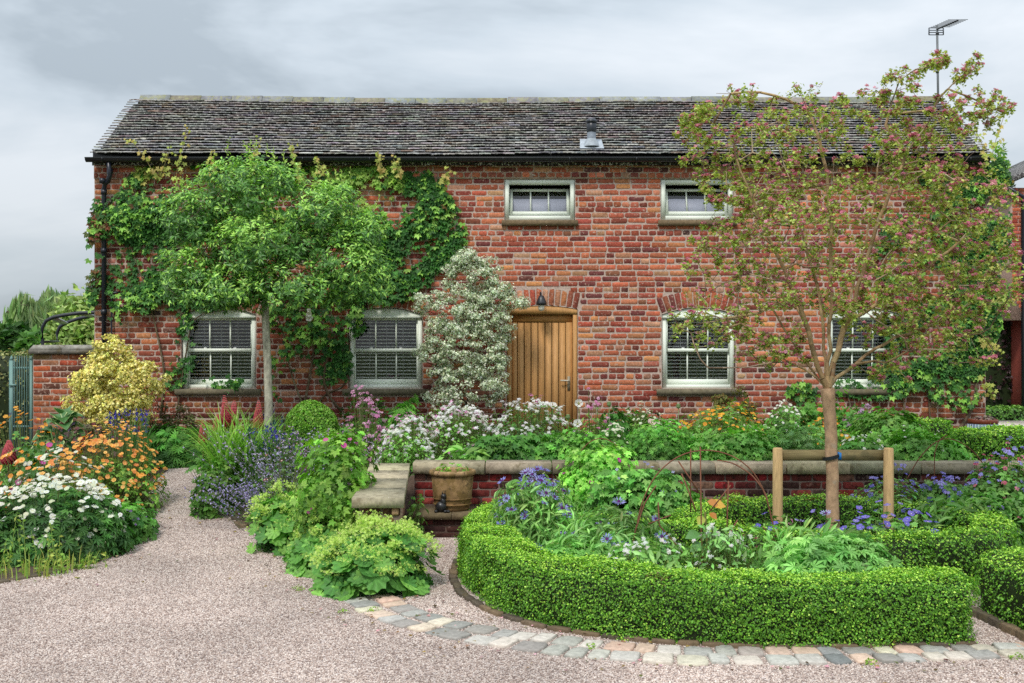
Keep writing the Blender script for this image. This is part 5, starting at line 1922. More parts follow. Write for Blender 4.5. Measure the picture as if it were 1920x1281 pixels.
def creeper(name, label, blobs, n, strands, cols, edge=(), y0=15.94, size=.072, shoots=(), young=(), off=.16, singles=300, tm=PALM5):
    """wall climber: woody strands, layered leaves hung over the brick; blobs (px, py, rx, ry, weight)"""
    Bq = np.array(blobs, float)
    b0 = P(strands[0][0][0], strands[0][0][1], y0)
    rt_ = root(name, label, 'climbing plant', (b0[0], y0, .12))
    k = r.choice(len(Bq), n * 3, p=Bq[:, 4] / Bq[:, 4].sum())
    rr_ = np.sqrt(r.random(n * 3))
    th = r.uniform(0, 2 * math.pi, n * 3)
    px = Bq[k, 0] + rr_ * np.cos(th) * Bq[k, 2]
    py = Bq[k, 1] + rr_ * np.sin(th) * Bq[k, 3]
    q = np.c_[px / 40, py / 40, 0 * px]
    keep = r.random(len(px)) < np.clip(.55 + .75 * lump(q, 1.6, 1), .03, 1)
    px, py = px[keep][:n], py[keep][:n]
    n = len(px)
    dd = .03 + off * np.clip(.45 + .6 * lump(np.c_[px / 40, py / 40, 0 * px + 3], 1.0, 2), 0, 1) * r.random(n) ** .6
    p = np.stack([(px - CX) * 16 / F, 16 - dd, EYE - (py - CY) * 16 / F], 1)
    nr = unit(np.c_[r.normal(0, .38, n), np.full(n, -.8) + r.normal(0, .15, n), r.normal(.45, .3, n)])
    al = unit(np.c_[r.normal(0, .5, n), np.full(n, -.25), np.full(n, -.9)])
    R = frames(nr, al)
    S = r.uniform(.6, 1.25, n) * size
    c = mixc(cols[0], n, .15, None, r)
    out = dd > .11
    c = np.where((r.random(n) < np.where(out, .45, .12))[:, None], mixc(cols[1], n, .12, None, r), c)
    if young:
        for (yx, yy_, yr, pal) in young:
            s_ = (np.hypot(px - yx, py - yy_) < yr) & (r.random(n) < .7)
            c = np.where(s_[:, None], mixc(pal, n, .15, None, r), c)
    top = np.argsort(-S * (1 + 1.5 * dd))[:singles]
    rest = np.setdiff1d(np.arange(n), top)
    g = B()
    g.rep(tm, p[rest], R[rest], S[rest], c[rest])
    for pts in shoots:                    # loose leading shoots
        pa = np.array([P(a, b_, 15.72) for a, b_ in pts])
        t = np.linspace(0, 1, 7)
        d = np.linspace(0, 1, len(pa))
        qa = np.stack([np.interp(t, d, pa[:, j]) for j in range(3)], 1)
        g.segs(qa[:-1], qa[1:], .005, .004, 3, lin(150, 140, 90))
        for j in range(7):
            m = 3
            s_ = (1 - .55 * j / 6) * size * 1.0
            g.rep(tm, qa[j] + r.normal(0, .035, (m, 3)), frames(unit(np.c_[r.normal(0, .5, m), -np.ones(m), r.normal(.4, .4, m)]), np.c_[r.normal(0, 1, m), np.zeros(m), r.normal(-.3, .6, m)]), np.full(m, s_), mixc([(170, 180, 92), (150, 164, 80), (178, 160, 96)], m, .1, None, r))
    tag(g.build('foliage', M_LEAF, rt_), kind='stuff')
    bank = [B().rep(tm, np.zeros((1, 3)), np.eye(3)[None], np.ones(1), c[i:i + 1]).mesh('leaf', M_LEAF) for i in top[::8]]
    for j, i in enumerate(top):
        piece('leaf', bank[j // 8], rt_, p[i], R[i], S[i])
    for pts in strands:
        pa = np.array([P(a[0], a[1], y0 + .02) for a in pts])
        pa += r.normal(0, .012, pa.shape)
        B().tube(spline(pa, 26), np.linspace(pts[0][2] if len(pts[0]) > 2 else .016, .005, 26), 6, mixc([(96, 80, 62), (120, 104, 84)], 1, .1, None, r)).build('vine_stem', M_BARK, rt_)
    return rt_


IV = ([(58, 104, 46), (72, 120, 52), (46, 84, 40)], [(136, 182, 78), (112, 160, 64), (156, 194, 96)])
creeper('virginia_creeper', 'green creeper climbing over the brick wall around the standard tree', [
    (770, 430, 92, 100, 4.2), (700, 390, 90, 80, 2.6), (830, 440, 46, 70, 1.0), (720, 520, 90, 50, 1.9), (300, 400, 85, 90, 2.4), (255, 450, 75, 70, 1.5), (310, 480, 70, 90, 2.1), (420, 390, 150, 110, 2.4), (560, 370, 130, 70, 2.0),
    (230, 390, 55, 30, .7), (215, 430, 40, 60, .7), (185, 440, 14, 60, .7), (178, 520, 9, 70, .35), (330, 330, 70, 34, .6), (280, 330, 30, 30, .3), (540, 330, 60, 25, .4), (700, 330, 60, 24, .5), (790, 345, 45, 26, .35),
    (300, 560, 60, 36, .9), (380, 560, 70, 20, .8), (250, 580, 45, 28, .4), (560, 600, 60, 40, .8), (620, 600, 42, 60, .9), (625, 680, 36, 46, .8), (550, 660, 40, 50, .45), (350, 640, 18, 60, .3), (330, 700, 22, 30, .15), (420, 715, 40, 14, .2), (240, 520, 60, 40, .6), (600, 545, 90, 22, .8), (670, 580, 16, 50, .4), (530, 700, 22, 50, .25)],
    6400, [((560, 800, .022), (575, 740), (590, 640), (600, 520), (560, 400)), ((640, 770, .02), (600, 730), (620, 640), (700, 520), (760, 400)), ((580, 790), (545, 700), (530, 600), (470, 520)), ((590, 770), (610, 735), (650, 725), (660, 600)), ((300, 780), (310, 700), (280, 560), (230, 420)), ((330, 780), (345, 660), (360, 590), (440, 580))],
    IV, shoots=[((290, 330), (275, 300), (250, 268), (242, 262)), ((330, 335), (335, 300), (345, 270), (350, 240)), ((470, 320), (478, 290), (490, 262)), ((560, 330), (550, 300), (548, 268)), ((600, 330), (598, 312), (592, 300)), ((715, 325), (712, 300), (708, 285)), ((750, 330), (742, 310), (738, 298)), ((300, 330), (312, 300), (318, 282)), ((830, 345), (836, 330), (845, 318)), ((400, 320), (395, 300), (398, 280))],
    young=[(180, 430, 34, [(104, 80, 48), (92, 104, 54), (120, 70, 52)]), (180, 520, 26, [(98, 74, 44), (88, 98, 52)]), (700, 340, 60, [(150, 180, 86), (122, 160, 70)]), (640, 320, 70, [(146, 176, 82), (116, 154, 66)]), (290, 310, 40, [(150, 176, 84), (168, 160, 92)])])
creeper('virginia_creeper', 'creeper spreading over the house corner beside the glazed pot', [
    (1800, 420, 60, 110, 3.0), (1770, 540, 90, 80, 2.6), (1740, 640, 80, 70, 2.0), (1830, 600, 40, 90, 1.8), (1710, 700, 60, 28, .8), (1640, 730, 60, 18, .5), (1850, 420, 40, 110, 1.6), (1800, 680, 45, 40, .8), (1860, 310, 26, 40, .6), (1700, 480, 60, 90, 1.3), (1600, 725, 45, 16, .3), (1500, 735, 30, 20, .2), (1780, 330, 60, 30, .6), (1740, 700, 100, 36, 1.1), (1790, 735, 50, 30, .5), (1660, 700, 40, 30, .3), (1860, 480, 30, 120, .8), (1870, 380, 26, 60, .6)],
    4300, [((1790, 815, .03), (1820, 780), (1835, 720), (1838, 660), (1825, 600), (1800, 450)), ((1745, 800), (1740, 720), (1750, 600)), ((1700, 800), (1690, 730), (1650, 720)), ((1600, 800), (1590, 740), (1560, 720))],
    IV, shoots=[((1860, 290), (1868, 260), (1880, 225), (1886, 198)), ((1850, 300), (1838, 262), (1826, 240)), ((1850, 570), (1880, 560), (1905, 566)), ((1840, 640), (1862, 650), (1875, 660)), ((1850, 520), (1875, 500), (1890, 505)), ((1845, 720), (1858, 735), (1862, 745))], y0=15.95)


def wall_shrub(name, label, blobs, n, y, size, cols, depth, tm=SPRIG3, aspect=.9, cat='shrub', w=None, mat=None, zb=None, spray=55, srad=.085):
    Bq = np.array(blobs, float)
    bx = X(Bq[:, 0].mean(), y)
    z0 = gz(bx, y).item() if zb is None else zb
    rt_ = root(name, label, cat, (bx, y, z0))
    ns = max(10, n // spray)
    k = r.choice(len(Bq), ns, p=Bq[:, 4] / Bq[:, 4].sum())
    u = rdir(ns, r)
    u[:, 1] = -abs(u[:, 1]) * np.where(r.random(ns) < .85, 1, -1)
    s_ = (r.random((ns, 1)) ** .2) * r.uniform(.82, 1.12, (ns, 1))
    q = u * s_
    k, u = np.repeat(k, spray), np.repeat(u, spray, 0)
    q = np.repeat(q, spray, 0)
    n = len(k)
    p = np.stack([(Bq[k, 0] + q[:, 0] * Bq[k, 2] - CX) * y / F, y + q[:, 1] * depth, EYE - (Bq[k, 1] - q[:, 2] * Bq[k, 3] - CY) * y / F], 1)
    sd_ = rdir(n, r)
    p = p + sd_ * (r.random((n, 1)) ** .5) * np.repeat(r.uniform(.6, 1.25, (ns, 1)), spray, 0) * np.array([1.15, 1, .75]) * srad
    p[:, 2] = np.maximum(p[:, 2], z0 + .02)
    p[:, 1] = np.minimum(p[:, 1], 15.97)
    nr = unit(sd_ * .75 + u * .3 + rdir(n, r) * .5 + np.array([0, -.1, .35]))
    g = B()
    leaves(g, tm, p, nr, r.uniform(.65, 1.25, n) * size, mixc(cols, n, .13, w, r), r, -.25, aspect)
    g.build('foliage', mat or M_LEAF, rt_)
    sk = Skeleton()
    sk.limb([(bx, y, z0), (bx, y + .02, z0 + .35)], r=r, step=.1)
    sk.fill(p[r.choice(n, 90)] + np.array([0, .06, 0]), .12, r, .6)
    g = B()
    sk.rods(g, sk.radii(.003, .42, .03), [(74, 62, 46)], r, 0, 9, 4)
    g.build('branches', M_BARK, rt_)
    return rt_


wall_shrub('variegated_euonymus', 'tall white and grey green variegated shrub clambering beside the oak door', [(880, 520, 55, 45, 1.1), (850, 580, 62, 60, 1.3), (915, 590, 52, 60, 1.3), (880, 660, 78, 66, 1.8), (880, 730, 68, 55, 1.4), (930, 560, 42, 30, .5), (800, 570, 26, 18, .22), (975, 570, 14, 9, .06), (815, 660, 34, 40, .4), (830, 720, 34, 42, .45), (925, 700, 32, 60, .6), (870, 488, 32, 20, .35)],
           33000, 15.62, .0245, [(214, 220, 200), (190, 200, 168), (122, 140, 92), (226, 230, 214), (80, 98, 60)], .26, w=[2.8, 2.2, 1.6, 1.6, 1.1], spray=64, srad=.075)
wall_shrub('golden_euonymus', 'rounded golden yellow variegated shrub in front of the gate wall', [(220, 720, 72, 66, 2.0), (175, 745, 42, 44, .9), (270, 735, 34, 52, .9), (215, 670, 34, 36, .6), (205, 650, 14, 26, .18), (250, 690, 36, 34, .5), (185, 700, 36, 34, .5), (220, 770, 70, 34, .8), (290, 700, 10, 24, .1)],
           11000, 14.9, .042, [(226, 218, 132), (238, 232, 166), (192, 186, 92), (134, 138, 64)], .42, tm=SPRIG3, aspect=.6, w=[3, 2.3, 2, 1.1], mat=M_GLOSSY, spray=44, srad=.095)
wall_shrub('bronze_shrub', 'small loose brown tinged shrub under the window by the hawthorn', [(1375, 762, 48, 34, 1), (1350, 775, 34, 24, .6), (1400, 740, 22, 18, .3)], 1500, 15.3, .03, [(104, 112, 54), (120, 98, 56), (84, 92, 44)], .3)
wall_shrub('dark_low_shrub', 'sparse dusky shrub with tiny pale flowers under the house windows', [(330, 790, 42, 30, 1), (300, 800, 40, 30, 1), (360, 810, 40, 26, 1)], 1700, 15.2, .026, [(74, 84, 44), (92, 88, 56), (112, 100, 70), (180, 160, 150)], .3, w=[3, 2, 1, .3])

# ================================================================ LEFT-HAND BED
WHITE = [(236, 236, 226), (226, 230, 214), (242, 240, 236)]
ORANGE = [(246, 188, 100), (242, 170, 84), (248, 204, 124), (234, 152, 94)]
def hosta():
    r = np.random.default_rng(80)
    c, rx, h = spot(66, 162, 748, 14.2)
    rt_ = root('hosta', 'large leaved hosta with pale leaf margins in front of the gate wall', 'plant', tuple(c))
    n = 11
    t = np.linspace(0, 1, n)
    wv = np.sin(np.pi * np.clip(t * .97 + .03, 0, 1)) ** .75 * .42
    ring = []
    bank = []
    for b_ in range(8):
        curl = r.uniform(.9, 1.9)
        a = curl * t - .25
        y, z = np.cumsum(np.cos(a)) / n, np.cumsum(-np.sin(a)) / n
        v, cc = [], []
        for k in (-1, -.82, -.4, 0, .4, .82, 1):
            v.append(np.c_[wv * k, y, z + abs(k) ** 1.5 * wv * .45 + .02 * np.sin(t * 20 + k * 3) * abs(k)])
            cc.append(np.tile(lin(196, 204, 140) if abs(k) == 1 else lin(*(np.array([72, 112, 62]) + r.integers(-8, 9))), (n, 1)))
        q = np.vstack(v)
        i = np.arange(n - 1)
        f = np.vstack([np.c_[k * n + i, (k + 1) * n + i, (k + 1) * n + i + 1, k * n + i + 1] for k in range(6)])
        bank.append(B().add(q, [f], np.vstack(cc)).mesh('leaf', M_GLOSSY, smooth=True))
    for k in range(34):
        th = r.uniform(0, 2 * math.pi)
        lv = r.random() ** .8
        d = np.array([math.cos(th), math.sin(th), 0])
        pos = c + d * rx * .62 * (1 - lv) + np.array([0, 0, h * (.25 + .55 * lv)])
        up = -.25 + 1.35 * lv
        R = frames(np.array([[-d[0] * up, -d[1] * up - .25, 1.]]), (d + np.array([0, 0, up]))[None])[0]
        piece('leaf', bank[k % 8], rt_, pos, R, r.uniform(.2, .28))
    g = B()
    for k in range(20):
        d = rdir(1, r)[0] * rx * .4
        g.tube([c, c + np.array([d[0], d[1], h * .6])], .008, 5, lin(96, 130, 76))
    g.build('leaf_stalks', M_STEM, rt_)


hosta()
clump('masterwort', 'broad mass of white masterwort flowers at the corner of the path', 'plant', -40, 235, 905, 10.75, .62, leaf=PALM7, nl=2600, size=.09, cols=[(66, 108, 50), (84, 128, 58), (54, 90, 44)], inner=.5, stems=120, bump=.1, fh=.86,
      flowers=[(F_MASTER, 300, .031, WHITE, True, .7, .12), (F_MASTER, 160, .024, [(214, 220, 184), (226, 228, 200)], False, .8, .06)])
clump('lobed_groundcover', 'low bright green lobed leaves spilling onto the path edge', 'plant', 190, 290, 950, 11.5, .5, leaf=PALM5, nl=650, size=.07, cols=[(98, 146, 66), (78, 124, 56)], flowers=[(F_SMALL, 30, .014, [(138, 98, 170)], False, .6, .1)])
ORNAMENT_G = 'drifts of orange geum in the bed by the gate'
clump('orange_geum', 'dense drift of orange geum flowers leaning out over the path', 'plant', 110, 300, 812, 12.6, .55, leaf=PALM3, nl=1700, size=.045, cols=GREENS, inner=.4, stems=160, fh=.72, bump=.12,
      flowers=[(F_GEUM, 290, .026, ORANGE, True, .85, .08), (F_GEUM, 160, .02, ORANGE, False, .9, .05)])
clump('orange_geum', 'taller thin orange geum flowers in front of the green gate', 'plant', -30, 130, 790, 12.8, .5, leaf=PALM3, nl=450, size=.06, cols=GREENS, stems=120, fh=.6, bump=.12,
      flowers=[(F_GEUM, 110, .026, [(242, 180, 84), (238, 160, 70)], True, .9, .12), (F_SMALL, 24, .026, [(62, 42, 70), (84, 60, 110)], False, .7, .1)])
clump('orange_geum', 'orange geum flowers mixed into the front white masterwort', 'plant', 0, 210, 868, 11.35, .4, leaf=PALM5, nl=900, size=.06, cols=GREENS, stems=80, fh=.75, flowers=[(F_GEUM, 130, .028, ORANGE, True, .6, .15), (F_MASTER, 90, .028, WHITE, True, .6, .12)])
clump('pink_cranesbill', 'few magenta pink cranesbill flowers at the frame edge of the gate bed', 'plant', 0, 110, 825, 12.0, .35, leaf=PALM5, nl=420, size=.07, cols=[(74, 116, 58), (94, 136, 66)], flowers=[(F_CRANE, 7, .034, [(206, 84, 160)], True, .5, .18)])
clump('dark_pansies', 'low purple brown foliage and flowers at the foot of the golden shrub', 'plant', 100, 250, 800, 13.7, .3, leaf=PALM3, nl=700, size=.05, cols=[(70, 54, 50), (84, 104, 54), (96, 60, 66)], flowers=[(F_SMALL, 50, .024, [(54, 36, 70), (92, 66, 130), (120, 44, 60)], False, .8, .1)])
clump('leafy_perennial', 'deeply cut dark green foliage plant at the end of the gravel path', 'plant', 268, 395, 800, 14.9, .4, leaf=PINN, nl=950, size=.13, cols=[(74, 124, 52), (92, 146, 62), (58, 100, 46)], bump=.12)


def iris(label, px0, px1, ytop, y, nf):
    SEED[0] += 1
    r = np.random.default_rng(SEED[0])
    c, rx, h = spot(px0, px1, ytop, y)
    rt_ = root('blue_iris', label, 'iris', tuple(c), 'deep blue irises')
    g = B()
    blades(g, c, rx, 150, h * .95, .018, [(82, 124, 60), (98, 140, 72), (66, 104, 56)], r, (0, 0, 1))
    bank = []
    for b_ in range(5):
        q = B()
        fal = petals(3, 1, .62, -.75)
        std_ = petals(3, .75, .4, .95)
        bl = [(58, 58, 150), (72, 66, 168), (48, 46, 130)][b_ % 3]
        q.rep(fal, np.zeros((1, 3)), np.eye(3)[None], np.ones(1), np.array([lin(*bl)]))
        q.rep(std_, np.zeros((1, 3)), np.eye(3)[None], np.ones(1), np.array([lin(*[x * .85 for x in bl])]))
        q.rep(petals(3, .45, .22, -.1), np.array([[0, 0, .03]]), np.eye(3)[None], np.ones(1), np.array([lin(222, 214, 232)]))
        bank.append(q.mesh('flower', M_PETAL))
    for k in range(nf):
        a = r.uniform(0, 6.28)
        q_ = math.sqrt(r.random())
        p = c + np.array([math.cos(a) * rx * q_, math.sin(a) * .25 * q_, h * r.uniform(.72, 1.0)])
        g.segs([[p[0] * .96 + c[0] * .04, p[1], c[2]]], [p], .005, .004, 4, lin(96, 130, 76))
        piece('flower', bank[k % 5], rt_, p, frames(np.array([[r.normal(0, .15), -.15, 1]]), rdir(1, r))[0], r.uniform(.04, .055))
    g.build('leaves_and_stems', M_LEAF, rt_)


iris('deep blue irises standing in front of the golden shrub', 202, 282, 772, 13.9, 26)
iris('deep blue irises among the lilac catmint beside the path', 455, 560, 800, 13.0, 30)
iris('deep blue irises at the foot of the pale tree trunk', 488, 535, 770, 14.6, 10)


def lupin(label, px, y0, y1, y, wid=.044, two=False):
    SEED[0] += 1
    r = np.random.default_rng(SEED[0])
    bx = X(px, y)
    z0 = gz(bx, y).item()
    rt_ = root('red_lupin', label, 'lupin', (bx, y, z0), 'red lupins')
    g = B()
    zt_, zb_ = Z(y0, y), Z(y1, y)
    ln = r.normal(0, .02)
    spike_flower(g, (bx, y, zb_), (bx + ln, y, zt_), wid, 19, 9, (124, 10, 24), (214, 110, 116), r)
    g.build('flower_spike', M_PETAL, rt_)
    B().tube([(bx - ln * .5, y, z0), (bx, y, zb_), (bx + ln, y, zt_)], [.009, .008, .003], 6, lin(118, 96, 70)).build('stem', M_STEM, rt_)
    g = B()
    n = 14
    th = r.uniform(0, 6.28, n)
    p = np.c_[bx + .16 * np.cos(th) * r.random(n), y + .14 * np.sin(th), z0 + (zb_ - z0) * r.uniform(.25, .75, n)]
    g.segs(np.tile([[bx, y, z0]], (n, 1)), p, .004, .003, 3, lin(96, 124, 66))
    leaves(g, PALM7, p, unit(np.c_[np.cos(th) * .4, np.sin(th) * .4 - .3, np.ones(n)]), r.uniform(.08, .12, n), mixc([(82, 126, 62), (98, 144, 72)], n, .1, None, r), r, .2)
    g.build('foliage', M_LEAF, rt_)


lupin('red lupin spike at the frame edge beside the orange geums', 16, 826, 868, 11.9, .06)
lupin('shorter red lupin spike nearest the end of the gravel path', 381, 788, 832, 13.4)
lupin('slim red lupin spike between the short one and the tall pair', 407, 778, 812, 13.5, .042)
lupin('tallest red lupin spike, left one of the close pair', 425, 742, 798, 13.6, .048)
lupin('tall red lupin spike with dark seedheads, right one of the close pair', 436, 752, 802, 13.65, .05)
lupin('red lupin spike standing alone just beside the pale tree trunk', 484, 752, 806, 13.6, .05)

# ================================================================ BED BETWEEN PATH AND PIER
def daylily():
    r = np.random.default_rng(90)
    c, rx, h = spot(375, 500, 805, 12.9)
    rt_ = root('daylily_clump', 'fountain of long arching strap leaves hanging over the path', 'plant', tuple(c))
    g = B()
    for k in range(7):
        q = c + np.array([r.uniform(-.75, .75) * rx, r.uniform(-.25, .35), 0])
        q[2] = gz(q[0], q[1]).item()
        blades(g, q, .1, 96, h * r.uniform(1.2, 1.45), .02, [(140, 184, 80), (114, 160, 66), (162, 200, 104), (92, 134, 58)], r, (1, 2, 2, 3))
    g.build('strap_leaves', M_LEAF, rt_)


daylily()
clump('leafy_perennial', 'dark leafy skirt under the arching strap leaves', 'plant', 362, 455, 868, 12.55, .4, leaf=PALM3, nl=650, size=.075, cols=[(74, 118, 50), (92, 138, 58), (120, 158, 72)])


def catmint(label, px0, px1, ytop, y, n, lean, seed, cols=((188, 178, 226), (164, 152, 212), (208, 198, 232))):
    r = np.random.default_rng(seed)
    c, rx, h = spot(px0, px1, ytop, y)
    rt_ = root('catmint', label, 'plant', tuple(c), 'lilac catmint')
    g, s_ = B(), B()
    pal = list(cols)
    for k in range(n):
        b0 = c + np.array([r.uniform(-1, 1) * rx * .7, r.uniform(-.35, .35), 0])
        b0[2] = gz(b0[0], b0[1]).item()
        d = np.array([r.normal(lean, .35), r.normal(-.2, .25), r.uniform(.55, 1.0)])
        L_ = h * r.uniform(.75, 1.1) / max(.5, d[2] / np.linalg.norm(d)) * .9
        d = unit(d)
        t = np.linspace(0, 1, 7)[:, None]
        q = b0 + d * L_ * t + np.array([0, 0, -.22]) * L_ * t ** 2 * abs(lean)
        s_.segs(q[:-1], q[1:], .003, .0025, 3, lin(110, 120, 90))
        m = 24
        tt = np.repeat(np.linspace(.42, 1, 8), 3)
        w = np.stack([np.interp(tt, t[:, 0], q[:, j]) for j in range(3)], 1) + rdir(m, r) * (.014 * (1.25 - tt))[:, None]
        g.rep(SEEDPOD, w, frames(rdir(m, r), rdir(m, r)), r.uniform(.013, .024, m), mixc(pal, m, .12, None, r))
    g.build('blossom', M_PETAL, rt_)
    s_.build('stems', M_STEM, rt_)
    nl = n * 9
    p, u = dome(nl, c, rx * .8, .4, h * .6, r, .3)
    g = B()
    leaves(g, LEAF, p, unit(u + rdir(nl, r)), r.uniform(.025, .05, nl), mixc([(118, 138, 92), (96, 118, 74), (134, 150, 108)], nl, .12, None, r), r, .2, .6)
    g.build('foliage', M_LEAF, rt_)


catmint('lilac catmint spikes sprawling down onto the gravel path', 440, 560, 880, 12.1, 46, -.5, 91)
catmint('upright lilac catmint with pale flowers between irises and geranium', 470, 620, 800, 12.5, 80, -.1, 92, ((204, 196, 230), (182, 172, 220), (224, 216, 236)))
catmint('pale pink lilac flower stems in front of the smaller box ball', 560, 680, 795, 12.9, 60, .05, 93, ((206, 176, 212), (186, 160, 206), (222, 200, 222)))
clump('maroon_scabious', 'scattered dark maroon button flowers on thin stalks among the catmint', 'plant', 480, 600, 850, 12.0, .35, leaf=LEAF, nl=300, size=.05, cols=[(88, 120, 62)], stems=60, flowers=[(F_MASTER, 34, .02, [(128, 42, 66), (104, 36, 54), (150, 60, 84)], True, .9, .1)])
clump('lime_cranesbill', 'bright lime green cranesbill with magenta flowers leaning on the stone coping', 'plant', 545, 715, 828, 10.3, .5, leaf=PALM5, nl=2700, size=.062, cols=[(128, 176, 68), (108, 156, 58), (148, 192, 84), (88, 132, 50)], bump=.16, droop=.35,
      flowers=[(F_CRANE, 15, .028, [(206, 82, 162), (216, 108, 176)], True, .75, .1)])


def ladys_mantle(label, px0, px1, ytop, y, nleaf, nfl, seed):
    r = np.random.default_rng(seed)
    c, rx, h = spot(px0, px1, ytop, y)
    rt_ = root('ladys_mantle', label, 'plant', tuple(c), "lady's mantle plants by the path")
    # round, pleated, lobed leaves
    bank = []
    k = 27
    th = np.linspace(math.radians(-165), math.radians(165), k)
    for b_ in range(12):
        tip = 1 + .13 * np.cos(th * 9) * 1.0
        rad_ = .52 * (tip + r.normal(0, .02, k)) * (1 - .12 * (abs(th) / math.pi) ** 2)
        cup = r.uniform(.05, .3)
        rim = np.c_[rad_ * np.sin(th), rad_ * np.cos(th) + .1, cup * rad_ ** 2 * 2.0 + .035 * np.cos(th * 9)]
        mid_ = np.c_[rad_ * .55 * np.sin(th), rad_ * .55 * np.cos(th) + .1, cup * .15 + .022 * np.cos(th * 9)]
        v = np.vstack([[(0, .1, 0)], mid_, rim])
        i = np.arange(k - 1)
        col_ = np.array(mixc([(108, 160, 70), (90, 144, 64), (128, 176, 84), (78, 126, 60)], 1, .1, None, r)[0])
        rib = np.clip(.9 + .18 * np.cos(th * 9), 0, 2)[:, None]
        cc = np.vstack([[col_ * 1.25], col_ * rib, col_ * rib])
        bank.append(B().add(v, [np.c_[np.zeros(k - 1, int), i + 1, i + 2], np.c_[i + 1, i + 1 + k, i + 2 + k, i + 2]], cc).mesh('leaf', M_LEAF, smooth=False))
    p, u = dome(nleaf, c, rx * .93, min(rx, .5), h * .8, r, .72, .1, 6, -.02)
    p[:, 2] = np.maximum(p[:, 2], c[2] + .03)
    nr = unit(u * .75 + rdir(nleaf, r) * .35 + np.array([0, -.1, .4]))
    al = unit(u * .3 + rdir(nleaf, r) * .3 + np.array([0, 0, -1.0]))
    R = frames(nr, al)
    for i in range(nleaf):
        piece('leaf', bank[i % 12], rt_, p[i], R[i], r.uniform(.11, .19))
    g = B()
    n2 = nleaf * 2
    q, u2 = dome(n2, c, rx * .75, min(rx, .5) * .75, h * .65, r, .3, .1)
    leaves(g, PALM7, q, unit(u2 + rdir(n2, r) * .5), r.uniform(.06, .1, n2), mixc([(62, 100, 46), (76, 116, 54)], n2, .12, None, r), r)
    g.build('inner_foliage', M_LEAF, rt_)
    # frothy lime flower sprays
    g, s_ = B(), B()
    fp, fu = dome(nfl, c, rx, min(rx, .52), h, r, .86, .12, 6, .3)
    b0 = c + (fp - c) * np.array([.5, .5, .3])
    s_.segs(b0, fp, .003, .002, 3, lin(130, 160, 80))
    m = 26
    d = rdir(nfl * m, r) * r.random((nfl * m, 1)) ** .5 * np.array([.06, .06, .038])
    q = np.repeat(fp, m, 0) + d
    g.rep(F_SMALL, q, frames(unit(rdir(len(q), r) * .8 + [0, -.2, .7]), rdir(len(q), r)), r.uniform(.0065, .012, len(q)), mixc([(210, 234, 126), (194, 224, 108), (224, 238, 150), (172, 208, 96)], len(q), .08, None, r))
    g.build('blossom', M_PETAL, rt_)
    s_.build('stems', M_STEM, rt_)


ladys_mantle("lady's mantle mound with lime froth next to the catmint", 462, 600, 900, 11.0, 100, 85, 94)
ladys_mantle("middle lady's mantle mound at the path edge below the magenta cranesbill", 540, 690, 945, 10.0, 120, 100, 95)
ladys_mantle("biggest lady's mantle mound, lime flowers and scalloped leaves above the setts", 590, 815, 950, 9.25, 220, 190, 96)
clump('pier_shrublet', 'small leafy sprig growing between the stone pier and the brick step', 'plant', 760, 800, 925, 11.3, .2, leaf=LEAF, nl=130, size=.07, cols=[(88, 130, 60), (110, 150, 70)], aspect=.5)
clump('urn_seedlings', 'few small green seedlings growing in the terracotta urn', 'plant', 822, 876, 870, 11.93, .14, zb=uz - .055, leaf=PALM3, nl=60, size=.05, cols=[(120, 168, 70), (142, 186, 84)], stems=12)

# ================================================================ UPPER BED ALONG THE HOUSE
WH2 = [(240, 238, 236), (232, 234, 226), (244, 236, 240)]
PINK = [(214, 140, 186), (226, 164, 202), (200, 116, 168), (236, 190, 214)]
ROCK = T(np.vstack([petals(4, 1, .9, .15)[0] + np.array(o) for o in ((0, 0, 0), (1.3, .4, -.3), (-.9, 1.1, -.2), (-.6, -1.2, -.35), (.9, -1.1, -.5), (.2, .9, .35))]),
         [np.vstack([petals(4, 1, .9, .15)[1][0] + 16 * k for k in range(6)])])
clump('pink_columbine', 'tall airy pink columbine flowers below the middle window', 'plant', 640, 730, 735, 14.2, .4, leaf=PALM3, nl=420, size=.05, cols=GREENS, stems=90, fh=.7, inner=.25, flowers=[(F_COLUMB, 150, .032, PINK, True, 1.0, .05)])
clump('pink_columbine', 'lower drift of pink columbine spreading towards the white rocket', 'plant', 690, 800, 785, 13.6, .4, leaf=PALM3, nl=500, size=.05, cols=GREENS, stems=60, fh=.75, flowers=[(F_COLUMB, 120, .027, PINK + [(240, 220, 232)], True, .9, .08)])
clump('ferny_plant', 'mound of bright green cut leaves under the middle window sill', 'plant', 715, 795, 745, 14.9, .35, leaf=PINN, nl=650, size=.11, cols=[(96, 148, 62), (120, 170, 76), (76, 122, 54)])
clump('white_rocket', 'white rocket flowers at the near end of the coping by the cranesbill', 'plant', 700, 830, 790, 13.2, .4, leaf=LEAF, nl=2000, size=.045, cols=[(112, 160, 70), (92, 140, 60), (136, 180, 88)], aspect=.5, fh=.85, flowers=[(ROCK, 240, .0125, WH2, False, .8, .1)])
clump('white_rocket', 'middle drift of white rocket between euonymus and stone coping', 'plant', 800, 935, 772, 13.7, .45, leaf=LEAF, nl=2000, size=.045, cols=[(112, 160, 70), (92, 140, 60)], aspect=.5, fh=.85, flowers=[(ROCK, 300, .0125, WH2, False, .85, .1), (ROCK, 60, .012, PINK, False, .8, .12)])
clump('white_rocket', 'thickest bank of white rocket flowers in front of the oak door', 'plant', 905, 1075, 752, 13.6, .5, leaf=LEAF, nl=2600, size=.05, cols=[(92, 140, 62), (110, 158, 70), (76, 118, 52)], aspect=.5, fh=.88, flowers=[(ROCK, 380, .0125, WH2, False, .95, .08)])
